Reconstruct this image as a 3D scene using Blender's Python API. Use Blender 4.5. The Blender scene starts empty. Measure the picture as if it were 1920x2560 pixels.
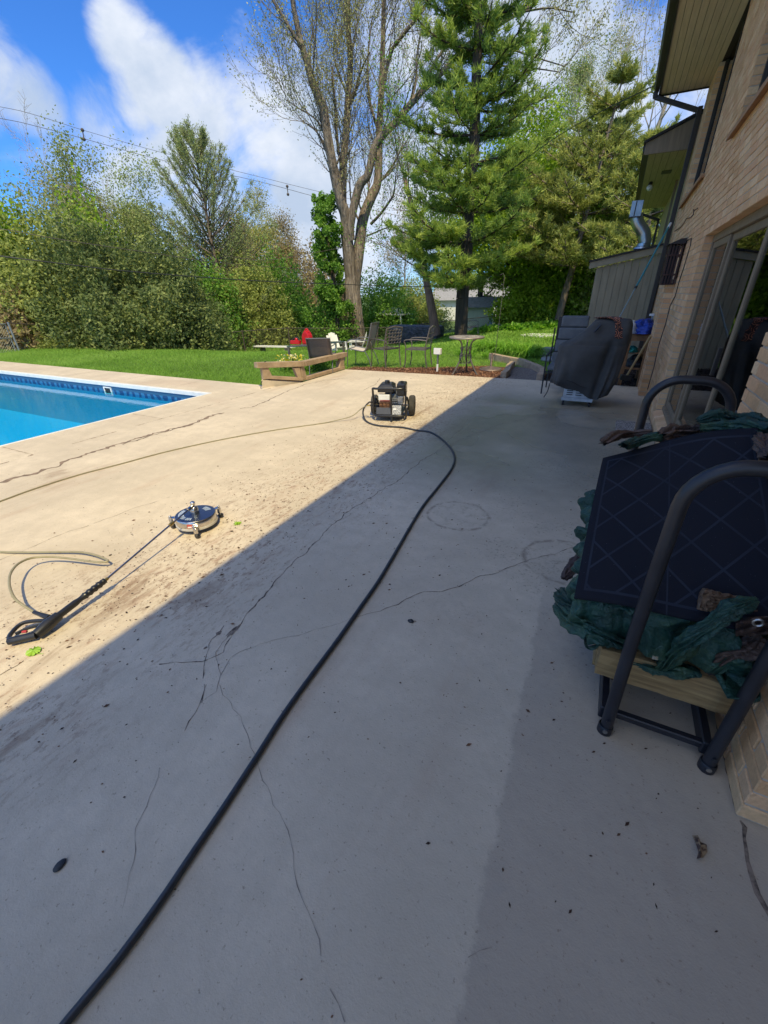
import bpy, bmesh, math, random
import numpy as np
from mathutils import Vector, Matrix, Euler, noise as mnoise

S = bpy.context.scene
COL = S.collection
R = math.radians
RNG = np.random.default_rng(7)
random.seed(7)

# ------------------------------------------------------------------ camera
H = 1.55
CX, CY = 960.0, 1280.0
_v1 = np.array([1555 - CX, 724 - CY]); _vd = np.array([1000 - CX, 3260 - CY])
FPX = float(np.sqrt(-(_v1 @ _vd)))
_Y = np.array([*_v1, FPX]); _Y /= np.linalg.norm(_Y)
_Z = -np.array([*_vd, FPX]); _Z /= np.linalg.norm(_Z)
_X = np.cross(_Y, _Z)
RM = np.stack([_X, _Y, _Z])            # world = RM @ camera(x right, y down, z forward)
CAM = np.array([0, 0, H])
cd = bpy.data.cameras.new('camera'); cam = bpy.data.objects.new('camera', cd); COL.objects.link(cam)
S.camera = cam
M4 = Matrix.Identity(4)
for i in range(3):
    M4[i][0] = RM[i, 0]; M4[i][1] = -RM[i, 1]; M4[i][2] = -RM[i, 2]; M4[i][3] = CAM[i]
cam.matrix_world = M4
cd.sensor_fit = 'VERTICAL'; cd.sensor_height = 24.0; cd.sensor_width = 18.0
cd.lens = FPX / 2560.0 * 24.0
cd.clip_start = 0.05; cd.clip_end = 3000

def ray(x, y): return RM @ np.array([x - CX, y - CY, FPX])
def G(x, y, z=0.0):
    d = ray(x, y); return CAM + (z - H) / d[2] * d
def WX(x, y, X0):
    d = ray(x, y); return CAM + X0 / d[0] * d
def WY(x, y, Y0):
    d = ray(x, y); return CAM + Y0 / d[1] * d
def WD(x, y, dist):
    d = ray(x, y); return CAM + dist / math.hypot(d[0], d[1]) * d
def PX(p):
    c = RM.T @ (np.array(p, float) - CAM); return CX + FPX * c[0] / c[2], CY + FPX * c[1] / c[2], c[2]

# ------------------------------------------------------------------ view, sky, sun
S.view_settings.view_transform = 'Standard'; S.view_settings.look = 'None'
S.view_settings.exposure = 0.62; S.view_settings.gamma = 1.0
SUN = Vector((0.365, -0.5, 1.0)).normalized()
W = bpy.data.worlds.new('World'); S.world = W; W.use_nodes = True
def world():
    nt = W.node_tree; n = nt.nodes; l = nt.links; n.clear()
    out = n.new('ShaderNodeOutputWorld'); bg = n.new('ShaderNodeBackground'); bg.inputs[1].default_value = 0.15
    sky = n.new('ShaderNodeTexSky'); sky.sky_type = 'NISHITA'; sky.sun_disc = False
    sky.sun_elevation = math.asin(SUN.z); sky.sun_rotation = math.atan2(SUN.x, SUN.y)
    sky.air_density = 1.0; sky.dust_density = 0.3; sky.ozone_density = 3.0
    tc = n.new('ShaderNodeTexCoord')
    nz = n.new('ShaderNodeTexNoise'); nz.inputs['Scale'].default_value = 5.5; nz.inputs['Detail'].default_value = 8; nz.inputs['Roughness'].default_value = .62
    nz.inputs['Distortion'].default_value = .5
    mp = n.new('ShaderNodeMapping'); mp.inputs['Scale'].default_value = (1, 1, 1.35)
    l.new(tc.outputs['Generated'], mp.inputs[0]); l.new(mp.outputs[0], nz.inputs['Vector'])
    blobs = [(-20,195,4.8,1.),(-90,160,6,1.),(105,262,3.2,.8),(50,240,4.2,1.),(290,62,3.0,1.),(320,110,3.9,1.),(365,165,4.4,1.),(395,225,5,1.1),(455,270,3.2,.9),(350,285,3.4,.8),(540,350,7,.9),(660,330,7,.9),(300,420,8,.7),
             (480,440,11,.85),(120,420,5,.3),(800,330,12,1.),(740,150,4,.8),(1000,450,16,1.),(1000,150,12,.9),(1380,130,11,1.),(1450,380,16,1.),(1250,60,8,.9),(820,600,16,1.),(300,560,13,.8)]
    acc = None
    def math_(op, a, b=None, clamp=False):
        m = n.new('ShaderNodeMath'); m.operation = op; m.use_clamp = clamp
        for i, v in enumerate((a, b)):
            if v is None: continue
            if isinstance(v, (int, float)): m.inputs[i].default_value = v
            else: l.new(v, m.inputs[i])
        return m.outputs[0]
    for px, py, rd, wt in blobs:
        d = ray(px, py); d = d / np.linalg.norm(d)
        vm = n.new('ShaderNodeVectorMath'); vm.operation = 'DISTANCE'
        l.new(tc.outputs['Generated'], vm.inputs[0]); vm.inputs[1].default_value = tuple(d)
        q = math_('DIVIDE', vm.outputs['Value'], 2 * math.sin(R(rd) / 2) * .9)
        q = math_('MULTIPLY', q, q)
        q = math_('SUBTRACT', 1.0, q, True)
        q = math_('MULTIPLY', q, wt)
        acc = q if acc is None else math_('MAXIMUM', acc, q)
    # clouds outside the view, added and thickened to light the shaded patio
    n2 = n.new('ShaderNodeTexNoise'); n2.inputs['Scale'].default_value = 1.7; n2.inputs['Detail'].default_value = 3
    l.new(mp.outputs[0], n2.inputs['Vector'])
    sx = n.new('ShaderNodeSeparateXYZ'); l.new(tc.outputs['Generated'], sx.inputs[0])
    back = math_('MULTIPLY', math_('SUBTRACT', .25, sx.outputs[1]), 2.0, True)
    gen = math_('MULTIPLY', math_('SUBTRACT', n2.outputs[0], .42), 5.0, True)
    gen = math_('MULTIPLY', gen, back)
    acc = math_('MAXIMUM', acc, gen)
    dn = math_('ADD', math_('MULTIPLY', math_('SUBTRACT', nz.outputs[0], .53), 2.0), acc)
    mr = n.new('ShaderNodeMapRange'); mr.interpolation_type = 'SMOOTHSTEP'
    l.new(dn, mr.inputs[0]); mr.inputs[1].default_value = .2; mr.inputs[2].default_value = .95
    # cloud tone: white tops, pale grey-blue thick parts
    n3 = n.new('ShaderNodeTexNoise'); n3.inputs['Scale'].default_value = 4.5; n3.inputs['Detail'].default_value = 6; n3.inputs['Roughness'].default_value = .6
    l.new(mp.outputs[0], n3.inputs['Vector'])
    cr = n.new('ShaderNodeValToRGB'); l.new(n3.outputs[0], cr.inputs[0])
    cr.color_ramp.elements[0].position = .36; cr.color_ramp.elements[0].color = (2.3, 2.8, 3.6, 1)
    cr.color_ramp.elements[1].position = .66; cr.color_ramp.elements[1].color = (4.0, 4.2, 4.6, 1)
    tint = n.new('ShaderNodeMix'); tint.data_type = 'RGBA'; tint.blend_type = 'MULTIPLY'; tint.inputs[0].default_value = 1
    tint.inputs[7].default_value = (.22, .49, .88, 1)
    l.new(sky.outputs[0], tint.inputs[6])
    mx = n.new('ShaderNodeMix'); mx.data_type = 'RGBA'
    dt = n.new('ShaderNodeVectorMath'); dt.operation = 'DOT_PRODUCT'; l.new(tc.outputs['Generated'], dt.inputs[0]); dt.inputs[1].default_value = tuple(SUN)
    gain = n.new('ShaderNodeMapRange'); l.new(dt.outputs['Value'], gain.inputs[0])  # unseen clouds towards the sun brightened beyond those in view, lifting the shade
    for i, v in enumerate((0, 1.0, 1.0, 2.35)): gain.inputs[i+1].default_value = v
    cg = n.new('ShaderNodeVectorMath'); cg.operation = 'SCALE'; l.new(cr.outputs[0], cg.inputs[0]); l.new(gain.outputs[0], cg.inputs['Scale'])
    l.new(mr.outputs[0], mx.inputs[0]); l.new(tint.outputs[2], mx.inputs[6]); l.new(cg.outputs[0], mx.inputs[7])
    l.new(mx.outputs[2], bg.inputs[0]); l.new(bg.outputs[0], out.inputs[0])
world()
sd = bpy.data.lights.new('sun', 'SUN'); so = bpy.data.objects.new('sun', sd); COL.objects.link(so)
sd.energy = 3.25; sd.angle = R(.53); sd.color = (1.0, .845, .48)
so.rotation_euler = SUN.to_track_quat('Z', 'Y').to_euler(); so.location = (0, -8, 20)

# ------------------------------------------------------------------ helpers
def tag(o, label=None, cat=None, group=None, kind=None):
    if label: o['label'] = label
    if cat: o['category'] = cat
    if group: o['group'] = group
    if kind: o['kind'] = kind
    return o
def empty(name, loc, label=None, cat=None, group=None, rz=0):
    o = bpy.data.objects.new(name, None); COL.objects.link(o); o.location = Vector([float(v) for v in loc])
    o.rotation_euler = (0, 0, rz); o.empty_display_size = .1
    tag(o, label, cat, group); return o
def wloc(o):
    v = Vector((0, 0, 0))
    while o is not None:
        v = v + o.location; o = o.parent
    return v
def kids(o): return [c for c in bpy.data.objects if c.parent == o]
def copy_tree(o, parent=None):
    def rec(src, par):
        c = src.copy(); COL.objects.link(c); c.parent = par
        for ch in KID.get(src.name, []): rec(ch, c)
        return c
    KID = {}
    for c in bpy.data.objects:
        if c.parent: KID.setdefault(c.parent.name, []).append(c)
    return rec(o, parent)
def frame(d, up=(0, 0, 1)):
    d = Vector(d).normalized(); u = Vector(up)
    if abs(d.dot(u)) > .98: u = Vector((1, 0, 0))
    s = d.cross(u).normalized(); return d, s, s.cross(d)
class MB:
    def __init__(s): s.v = []; s.f = []; s.sm = []
    def add(s, vs, fs, smooth=False):
        b = len(s.v); s.v += [tuple(float(q) for q in p) for p in vs]
        s.f += [tuple(i + b for i in f) for f in fs]; s.sm += [smooth] * len(fs); return s
    def box(s, lo, hi, rot=None, piv=None):
        x0, y0, z0 = lo; x1, y1, z1 = hi
        vs = [Vector(p) for p in ((x0,y0,z0),(x1,y0,z0),(x1,y1,z0),(x0,y1,z0),(x0,y0,z1),(x1,y0,z1),(x1,y1,z1),(x0,y1,z1))]
        if rot is not None:
            c = Vector(piv) if piv is not None else Vector(((x0+x1)/2,(y0+y1)/2,(z0+z1)/2))
            m = Euler(rot).to_matrix(); vs = [m @ (v - c) + c for v in vs]
        return s.add(vs, [(0,3,2,1),(4,5,6,7),(0,1,5,4),(1,2,6,5),(2,3,7,6),(3,0,4,7)])
    def bar(s, p0, p1, w, h, up=(0, 0, 1)):
        p0 = Vector(p0); p1 = Vector(p1); d, a, b = frame(p1 - p0, up); vs = []
        for p in (p0, p1):
            for i, j in ((-1,-1),(1,-1),(1,1),(-1,1)): vs.append(p + a*(w/2*i) + b*(h/2*j))
        return s.add(vs, [(3,2,1,0),(4,5,6,7),(0,1,5,4),(1,2,6,5),(2,3,7,6),(3,0,4,7)])
    def tube(s, pts, r, n=8, cap=True, close=False):
        pts = [Vector([float(q) for q in p]) for p in pts]; m = len(pts)
        rs = r if hasattr(r, '__len__') else [r] * m
        vs = []; fs = []; prev = None
        for i, p in enumerate(pts):
            if close: t = pts[(i+1) % m] - pts[i-1]
            else: t = pts[min(i+1, m-1)] - pts[max(i-1, 0)]
            t.normalize()
            if prev is None:
                _, a, b = frame(t)
            else:
                a = prev - t * prev.dot(t)
                if a.length < 1e-6: _, a, b = frame(t)
                a.normalize()
            b = t.cross(a); prev = a
            for k in range(n):
                an = 2*math.pi*k/n; vs.append(p + (a*math.cos(an) + b*math.sin(an))*rs[i])
        for i in range(m if close else m-1):
            j = (i+1) % m
            for k in range(n): fs.append((i*n+k, i*n+(k+1)%n, j*n+(k+1)%n, j*n+k))
        s.add(vs, fs, True)
        if cap and not close:
            b0 = len(s.v) - m*n
            s.f.append(tuple(b0+k for k in range(n))[::-1]); s.sm.append(False)
            s.f.append(tuple(b0+(m-1)*n+k for k in range(n))); s.sm.append(False)
        return s
    def lathe(s, prof, c=(0,0,0), n=24, axis='z', smooth=True, a0=0, a1=2*math.pi):
        vs = []; fs = []; full = abs(a1-a0-2*math.pi) < 1e-6; k_ = n if full else n+1
        for (r, z) in prof:
            for k in range(k_):
                a = a0+(a1-a0)*k/n; p = (r*math.cos(a), r*math.sin(a), z)
                if axis == 'x': p = (p[2], p[0], p[1])
                if axis == 'y': p = (p[0], p[2], p[1])
                vs.append((p[0]+c[0], p[1]+c[1], p[2]+c[2]))
        for i in range(len(prof)-1):
            for k in range(n):
                kk = (k+1) % k_; fs.append((i*k_+k, i*k_+kk, (i+1)*k_+kk, (i+1)*k_+k))
        return s.add(vs, fs, smooth)
    def ball(s, c, r, n=10, sc=(1,1,1)):
        pr = [(max(r*math.sin(math.pi*i/n), 1e-4), -r*math.cos(math.pi*i/n)) for i in range(n+1)]
        m = MB().lathe(pr, n=n*2)
        return s.add([(v[0]*sc[0]+c[0], v[1]*sc[1]+c[1], v[2]*sc[2]+c[2]) for v in m.v], m.f, True)
    def prism(s, poly, z0, z1):
        n = len(poly); vs = [(p[0], p[1], z0) for p in poly] + [(p[0], p[1], z1) for p in poly]
        return s.add(vs, [tuple(range(n))[::-1], tuple(range(n, 2*n))] + [(i, (i+1)%n, (i+1)%n+n, i+n) for i in range(n)])
    def tf(s, m):
        s.v = [tuple(m @ Vector(v)) for v in s.v]; return s
    def build(s, name, mat, parent=None, bevel=0, sharp=40, local=False):
        me = bpy.data.meshes.new(name)
        o = wloc(parent) if (parent is not None and not local) else Vector((0,0,0))
        vs = np.array(s.v, dtype=float).reshape(-1, 3) - np.array(o)
        me.from_pydata(vs.tolist(), [], s.f)
        me.polygons.foreach_set('use_smooth', s.sm)
        if bevel > 0:
            bm = bmesh.new(); bm.from_mesh(me)
            es = [e for e in bm.edges if len(e.link_faces) == 2 and e.calc_face_angle(0) > .6]
            bmesh.ops.bevel(bm, geom=es, offset=bevel, segments=2 if bevel > .004 else 1, profile=.6, affect='EDGES', clamp_overlap=True)
            bmesh.ops.recalc_face_normals(bm, faces=bm.faces)
            bm.to_mesh(me); bm.free()
        if any(s.sm): me.set_sharp_from_angle(angle=R(sharp))
        me.materials.append(mat)
        ob = bpy.data.objects.new(name, me); COL.objects.link(ob)
        if parent is not None: ob.parent = parent
        return ob
def smooth_curve(pts, n=8):
    P = [np.array(p, float) for p in pts]; P = [2*P[0]-P[1]] + P + [2*P[-1]-P[-2]]; out = []
    for i in range(1, len(P)-2):
        for k in range(n):
            t = k/n; a, b, c, d = P[i-1:i+3]
            out.append(.5*((2*b)+(c-a)*t+(2*a-5*b+4*c-d)*t*t+(-a+3*b-3*c+d)*t**3))
    out.append(P[-2]); return out

# ------------------------------------------------------------------ materials
def newmat(name):
    m = bpy.data.materials.new(name); m.use_nodes = True; nt = m.node_tree
    return m, nt, nt.nodes['Principled BSDF']
def N_(nt, t, **kw):
    x = nt.nodes.new(t)
    for k, v in kw.items():
        if k in x.inputs: x.inputs[k].default_value = v
        else: setattr(x, k, v)
    return x
def pm(name, c, rough=.6, metal=0, c2=None, scale=8, detail=5, bump=0, bscale=None, coat=0, coords='Object', stretch=None, spec=None, rvar=0, bdist=.01, lo=.35, hi=.65):
    m, nt, b = newmat(name); l = nt.links
    b.inputs['Roughness'].default_value = rough; b.inputs['Metallic'].default_value = metal
    b.inputs['Coat Weight'].default_value = coat
    if spec is not None: b.inputs['Specular IOR Level'].default_value = spec
    tc = N_(nt, 'ShaderNodeTexCoord'); src = tc.outputs[coords]
    if stretch:
        mp = N_(nt, 'ShaderNodeMapping'); mp.inputs['Scale'].default_value = stretch; l.new(src, mp.inputs[0]); src = mp.outputs[0]
    nz = N_(nt, 'ShaderNodeTexNoise', Scale=scale, Detail=detail, Roughness=.6); l.new(src, nz.inputs['Vector'])
    if c2 is None: c2 = tuple(v*.78 for v in c)
    cr = N_(nt, 'ShaderNodeValToRGB'); l.new(nz.outputs[0], cr.inputs[0])
    cr.color_ramp.elements[0].position = lo; cr.color_ramp.elements[1].position = hi
    cr.color_ramp.elements[0].color = (*c2, 1); cr.color_ramp.elements[1].color = (*c, 1)
    l.new(cr.outputs[0], b.inputs['Base Color'])
    if rvar:
        mr = N_(nt, 'ShaderNodeMapRange'); mr.inputs[3].default_value = rough - rvar; mr.inputs[4].default_value = rough + rvar
        l.new(nz.outputs[0], mr.inputs[0]); l.new(mr.outputs[0], b.inputs['Roughness'])
    if bump:
        n2 = N_(nt, 'ShaderNodeTexNoise', Scale=bscale or scale*4, Detail=4); l.new(src, n2.inputs['Vector'])
        bp = N_(nt, 'ShaderNodeBump', Strength=bump, Distance=bdist); l.new(n2.outputs[0], bp.inputs['Height']); l.new(bp.outputs[0], b.inputs['Normal'])
    return m
def leafmat(name, c_dark, c_mid, c_light, rough=.5, trans=.35):
    m, nt, b = newmat(name); l = nt.links
    at = N_(nt, 'ShaderNodeAttribute', attribute_name='v')
    cr = N_(nt, 'ShaderNodeValToRGB'); l.new(at.outputs['Fac'], cr.inputs[0])
    e = cr.color_ramp.elements; e[0].color = (*c_dark, 1); e[1].color = (*c_light, 1); e.new(.5).color = (*c_mid, 1)
    l.new(cr.outputs[0], b.inputs['Base Color']); b.inputs['Roughness'].default_value = rough
    b.inputs['Specular IOR Level'].default_value = .3
    tr = N_(nt, 'ShaderNodeBsdfTranslucent'); mx = N_(nt, 'ShaderNodeMixShader'); mx.inputs[0].default_value = trans
    hs = N_(nt, 'ShaderNodeHueSaturation'); hs.inputs['Value'].default_value = 1.5; hs.inputs['Saturation'].default_value = 1.05
    l.new(cr.outputs[0], hs.inputs['Color']); l.new(hs.outputs[0], tr.inputs[0])
    out = nt.nodes['Material Output']; l.new(b.outputs[0], mx.inputs[1]); l.new(tr.outputs[0], mx.inputs[2]); l.new(mx.outputs[0], out.inputs[0])
    return m
def quadmesh(name, V, nper, mat, parent=None, var=None, smooth=False):
    """V (N*nper,3) -> N polygons of nper vertices"""
    V = np.asarray(V, float); N = len(V)//nper
    me = bpy.data.meshes.new(name)
    if parent is not None: V = V - np.array(wloc(parent))
    me.vertices.add(len(V)); me.vertices.foreach_set('co', V.astype(np.float32).ravel())
    me.loops.add(len(V)); me.loops.foreach_set('vertex_index', np.arange(len(V), dtype=np.int32))
    me.polygons.add(N); me.polygons.foreach_set('loop_start', np.arange(0, len(V), nper, dtype=np.int32))
    me.update(calc_edges=True)
    if var is not None:
        a = me.attributes.new('v', 'FLOAT', 'POINT'); a.data.foreach_set('value', np.repeat(np.asarray(var, np.float32), nper))
    me.materials.append(mat)
    ob = bpy.data.objects.new(name, me); COL.objects.link(ob)
    if parent is not None: ob.parent = parent
    return ob
def gridmesh(name, P, mat, parent=None, smooth=True, close_u=False, thick=0):
    """P (nu,nv,3)"""
    nu, nv = P.shape[:2]; V = P.reshape(-1, 3).copy()
    if parent is not None: V = V - np.array(wloc(parent))
    iu = np.arange(nu if close_u else nu-1); iv = np.arange(nv-1)
    A, B = np.meshgrid(iu, iv, indexing='ij'); A = A.ravel(); B = B.ravel(); A2 = (A+1) % nu
    F = np.stack([A*nv+B, A2*nv+B, A2*nv+B+1, A*nv+B+1], 1)
    me = bpy.data.meshes.new(name); me.from_pydata(V.tolist(), [], F.tolist())
    me.polygons.foreach_set('use_smooth', [smooth]*len(F)); me.materials.append(mat)
    ob = bpy.data.objects.new(name, me); COL.objects.link(ob)
    if parent is not None: ob.parent = parent
    if thick:
        md = ob.modifiers.new('thick', 'SOLIDIFY'); md.thickness = thick; md.offset = 0
    return ob
def fbm(P, scale, octv=4, seed=0, ridged=False):
    """value noise for arrays (N,3), numpy"""
    P = np.asarray(P, float)*scale; out = np.zeros(P.shape[:-1]); amp = 1; tot = 0
    def h(i, j, k):
        n = (i*374761393 + j*668265263 + k*2147483647 + seed*1013904223) & 0xffffffff
        n = ((n ^ (n >> 13))*1274126177) & 0xffffffff
        return ((n ^ (n >> 16)) & 0xffff)/65535.0
    for o in range(octv):
        I = np.floor(P).astype(np.int64); f = P - I; f = f*f*(3-2*f); r = 0
        for a in (0, 1):
            for b in (0, 1):
                for c in (0, 1):
                    w = (f[..., 0] if a else 1-f[..., 0])*(f[..., 1] if b else 1-f[..., 1])*(f[..., 2] if c else 1-f[..., 2])
                    r = r + w*h(I[..., 0]+a, I[..., 1]+b, I[..., 2]+c)
        if ridged: r = 1-np.abs(2*r-1)
        out += r*amp; tot += amp; amp *= .5; P = P*2.03+17.3
    return out/tot
def unit(v): return v/np.maximum(np.linalg.norm(v, axis=-1, keepdims=True), 1e-9)
def leaves(name, Cn, size, mat, parent, rng, aspect=.5, up=.3, var=None, dirs=None, tri=False, nb=None):
    Cn = np.asarray(Cn, float); n = len(Cn); size = np.broadcast_to(size, (n,))*rng.uniform(.7, 1.3, n)
    if dirs is None:
        a = unit(rng.normal(size=(n, 3)))
    else: a = unit(dirs + rng.normal(size=(n, 3))*.35)
    nn = unit(rng.normal(size=(n, 3)) + np.array([0, 0, up]) + (0 if nb is None else nb))
    b = unit(np.cross(nn, a)); s = size[:, None]
    if tri: V = np.stack([Cn - b*s*aspect*.5, Cn + b*s*aspect*.5, Cn + a*s], 1).reshape(-1, 3); k = 3
    else: V = np.stack([Cn - a*s*.5, Cn + b*s*aspect*.5 + a*s*.05, Cn + a*s*.5, Cn - b*s*aspect*.5 + a*s*.05], 1).reshape(-1, 3); k = 4
    if var is None: var = rng.uniform(0, 1, n)
    return quadmesh(name, V, k, mat, parent, var)
def segmesh(name, segs, mat, parent, n=5):
    """segs: list of (p0,p1,r0,r1) -> tapered prisms"""
    A = np.array([[*s[0], *s[1], s[2], s[3]] for s in segs], float)
    p0 = A[:, :3]; p1 = A[:, 3:6]; r0 = A[:, 6:7]; r1 = A[:, 7:8]
    d = unit(p1-p0); ref = np.where(np.abs(d[:, 2:3]) > .9, np.array([[1., 0, 0]]), np.array([[0, 0, 1.]]))
    a = unit(np.cross(d, ref)); b = np.cross(d, a); m = len(A)
    ang = np.arange(n)*2*np.pi/n
    ring = a[:, None]*np.cos(ang)[None, :, None] + b[:, None]*np.sin(ang)[None, :, None]
    V = np.concatenate([p0[:, None]+ring*r0[:, None], p1[:, None]+ring*r1[:, None]], 1).reshape(-1, 3)
    if parent is not None: V = V - np.array(wloc(parent))
    k = np.arange(n); f = np.stack([k, (k+1) % n, (k+1) % n+n, k+n], 1)
    F = (f[None]+(np.arange(m)*2*n)[:, None, None]).reshape(-1, 4)
    me = bpy.data.meshes.new(name); me.vertices.add(len(V)); me.vertices.foreach_set('co', V.astype(np.float32).ravel())
    me.loops.add(F.size); me.loops.foreach_set('vertex_index', F.astype(np.int32).ravel())
    me.polygons.add(len(F)); me.polygons.foreach_set('loop_start', np.arange(0, F.size, 4, dtype=np.int32))
    me.polygons.foreach_set('use_smooth', [True]*len(F))
    me.update(calc_edges=True); me.materials.append(mat)
    ob = bpy.data.objects.new(name, me); COL.objects.link(ob)
    if parent is not None: ob.parent = parent
    return ob

# zoom-crop converters used while measuring
def z_(ox, oy, s): return lambda a, b: (ox+a/s, oy+b/s)
z1 = z_(1560, 0, 4.608); z2 = z_(1560, 440, 4.608); z3 = z_(1340, 760, 4.608); z4 = z_(1560, 900, 4.608); z5 = z_(1360, 1350, 2.9625)
z7 = z_(1420, 400, 5.267); w1 = z_(900, 920, 10.37); c1 = z_(640, 780, 5.184); c2 = z_(900, 760, 7.54); c3 = z_(1080, 760, 4.88)
d1 = z_(400, 1240, 8.295); g1 = z_(0, 1380, 5.184); k8 = z_(400, 1100, 1.508); k7 = z_(0, 1700, .864); p9 = z_(0, 850, 2.9625); s7 = z_(0, 1160, 2.592); q5 = z_(600, 640, 2.592)

def sst(t): t = np.clip(t, 0, 1); return t*t*(3-2*t)
def terr(X, Y):
    X = np.asarray(X, float); Y = np.asarray(Y, float)
    r = Y + .7*np.maximum(0, -X-8)
    f = np.clip((-X-4.0)/9, .08, 1.0)
    z = -.07 - 1.35*sst((Y-9.0)/12)*f
    z = z + .02*np.sin(X*1.3+Y*.7)*sst((Y-8)/5)
    return z
def GT(x, y):
    d = ray(x, y); d = d/math.hypot(d[0], d[1]); s = 3.0
    while s < 90:
        p = CAM+d*s
        if p[2] < float(terr(p[0], p[1])): break
        s += .1
    return CAM+d*s

def tri(t): t = t-np.floor(t); return 1-2*np.abs(t-.5)*2+0*t
def crumple(P, freq, seed, octv=3):
    """sharp creases and flat facets, as in crumpled sheet"""
    r = np.random.default_rng(seed); out = np.zeros(P.shape[:-1]); amp = 1; tot = 0
    W_ = P + .35/freq*(np.stack([fbm(P, freq*.7, 2, seed+i) for i in (1, 2, 3)], -1)-.5)*2
    for o in range(octv):
        for k in range(3):
            d = unit(r.normal(size=3)); out += amp*tri((W_ @ d)*freq*r.uniform(.7, 1.2)+r.random()); tot += amp
        amp *= .48; freq *= 2.1
    return out/tot
def TPW(px, py, dist):
    q = WD(px, py, dist); return np.array([q[0], q[1], float(terr(q[0], q[1]))])
def TP2(px, py, dist):          # ground under the point seen at a pixel at a horizontal distance
    q = WD(px, py, dist); return np.array([q[0], q[1], float(terr(q[0], q[1]))])
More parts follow.
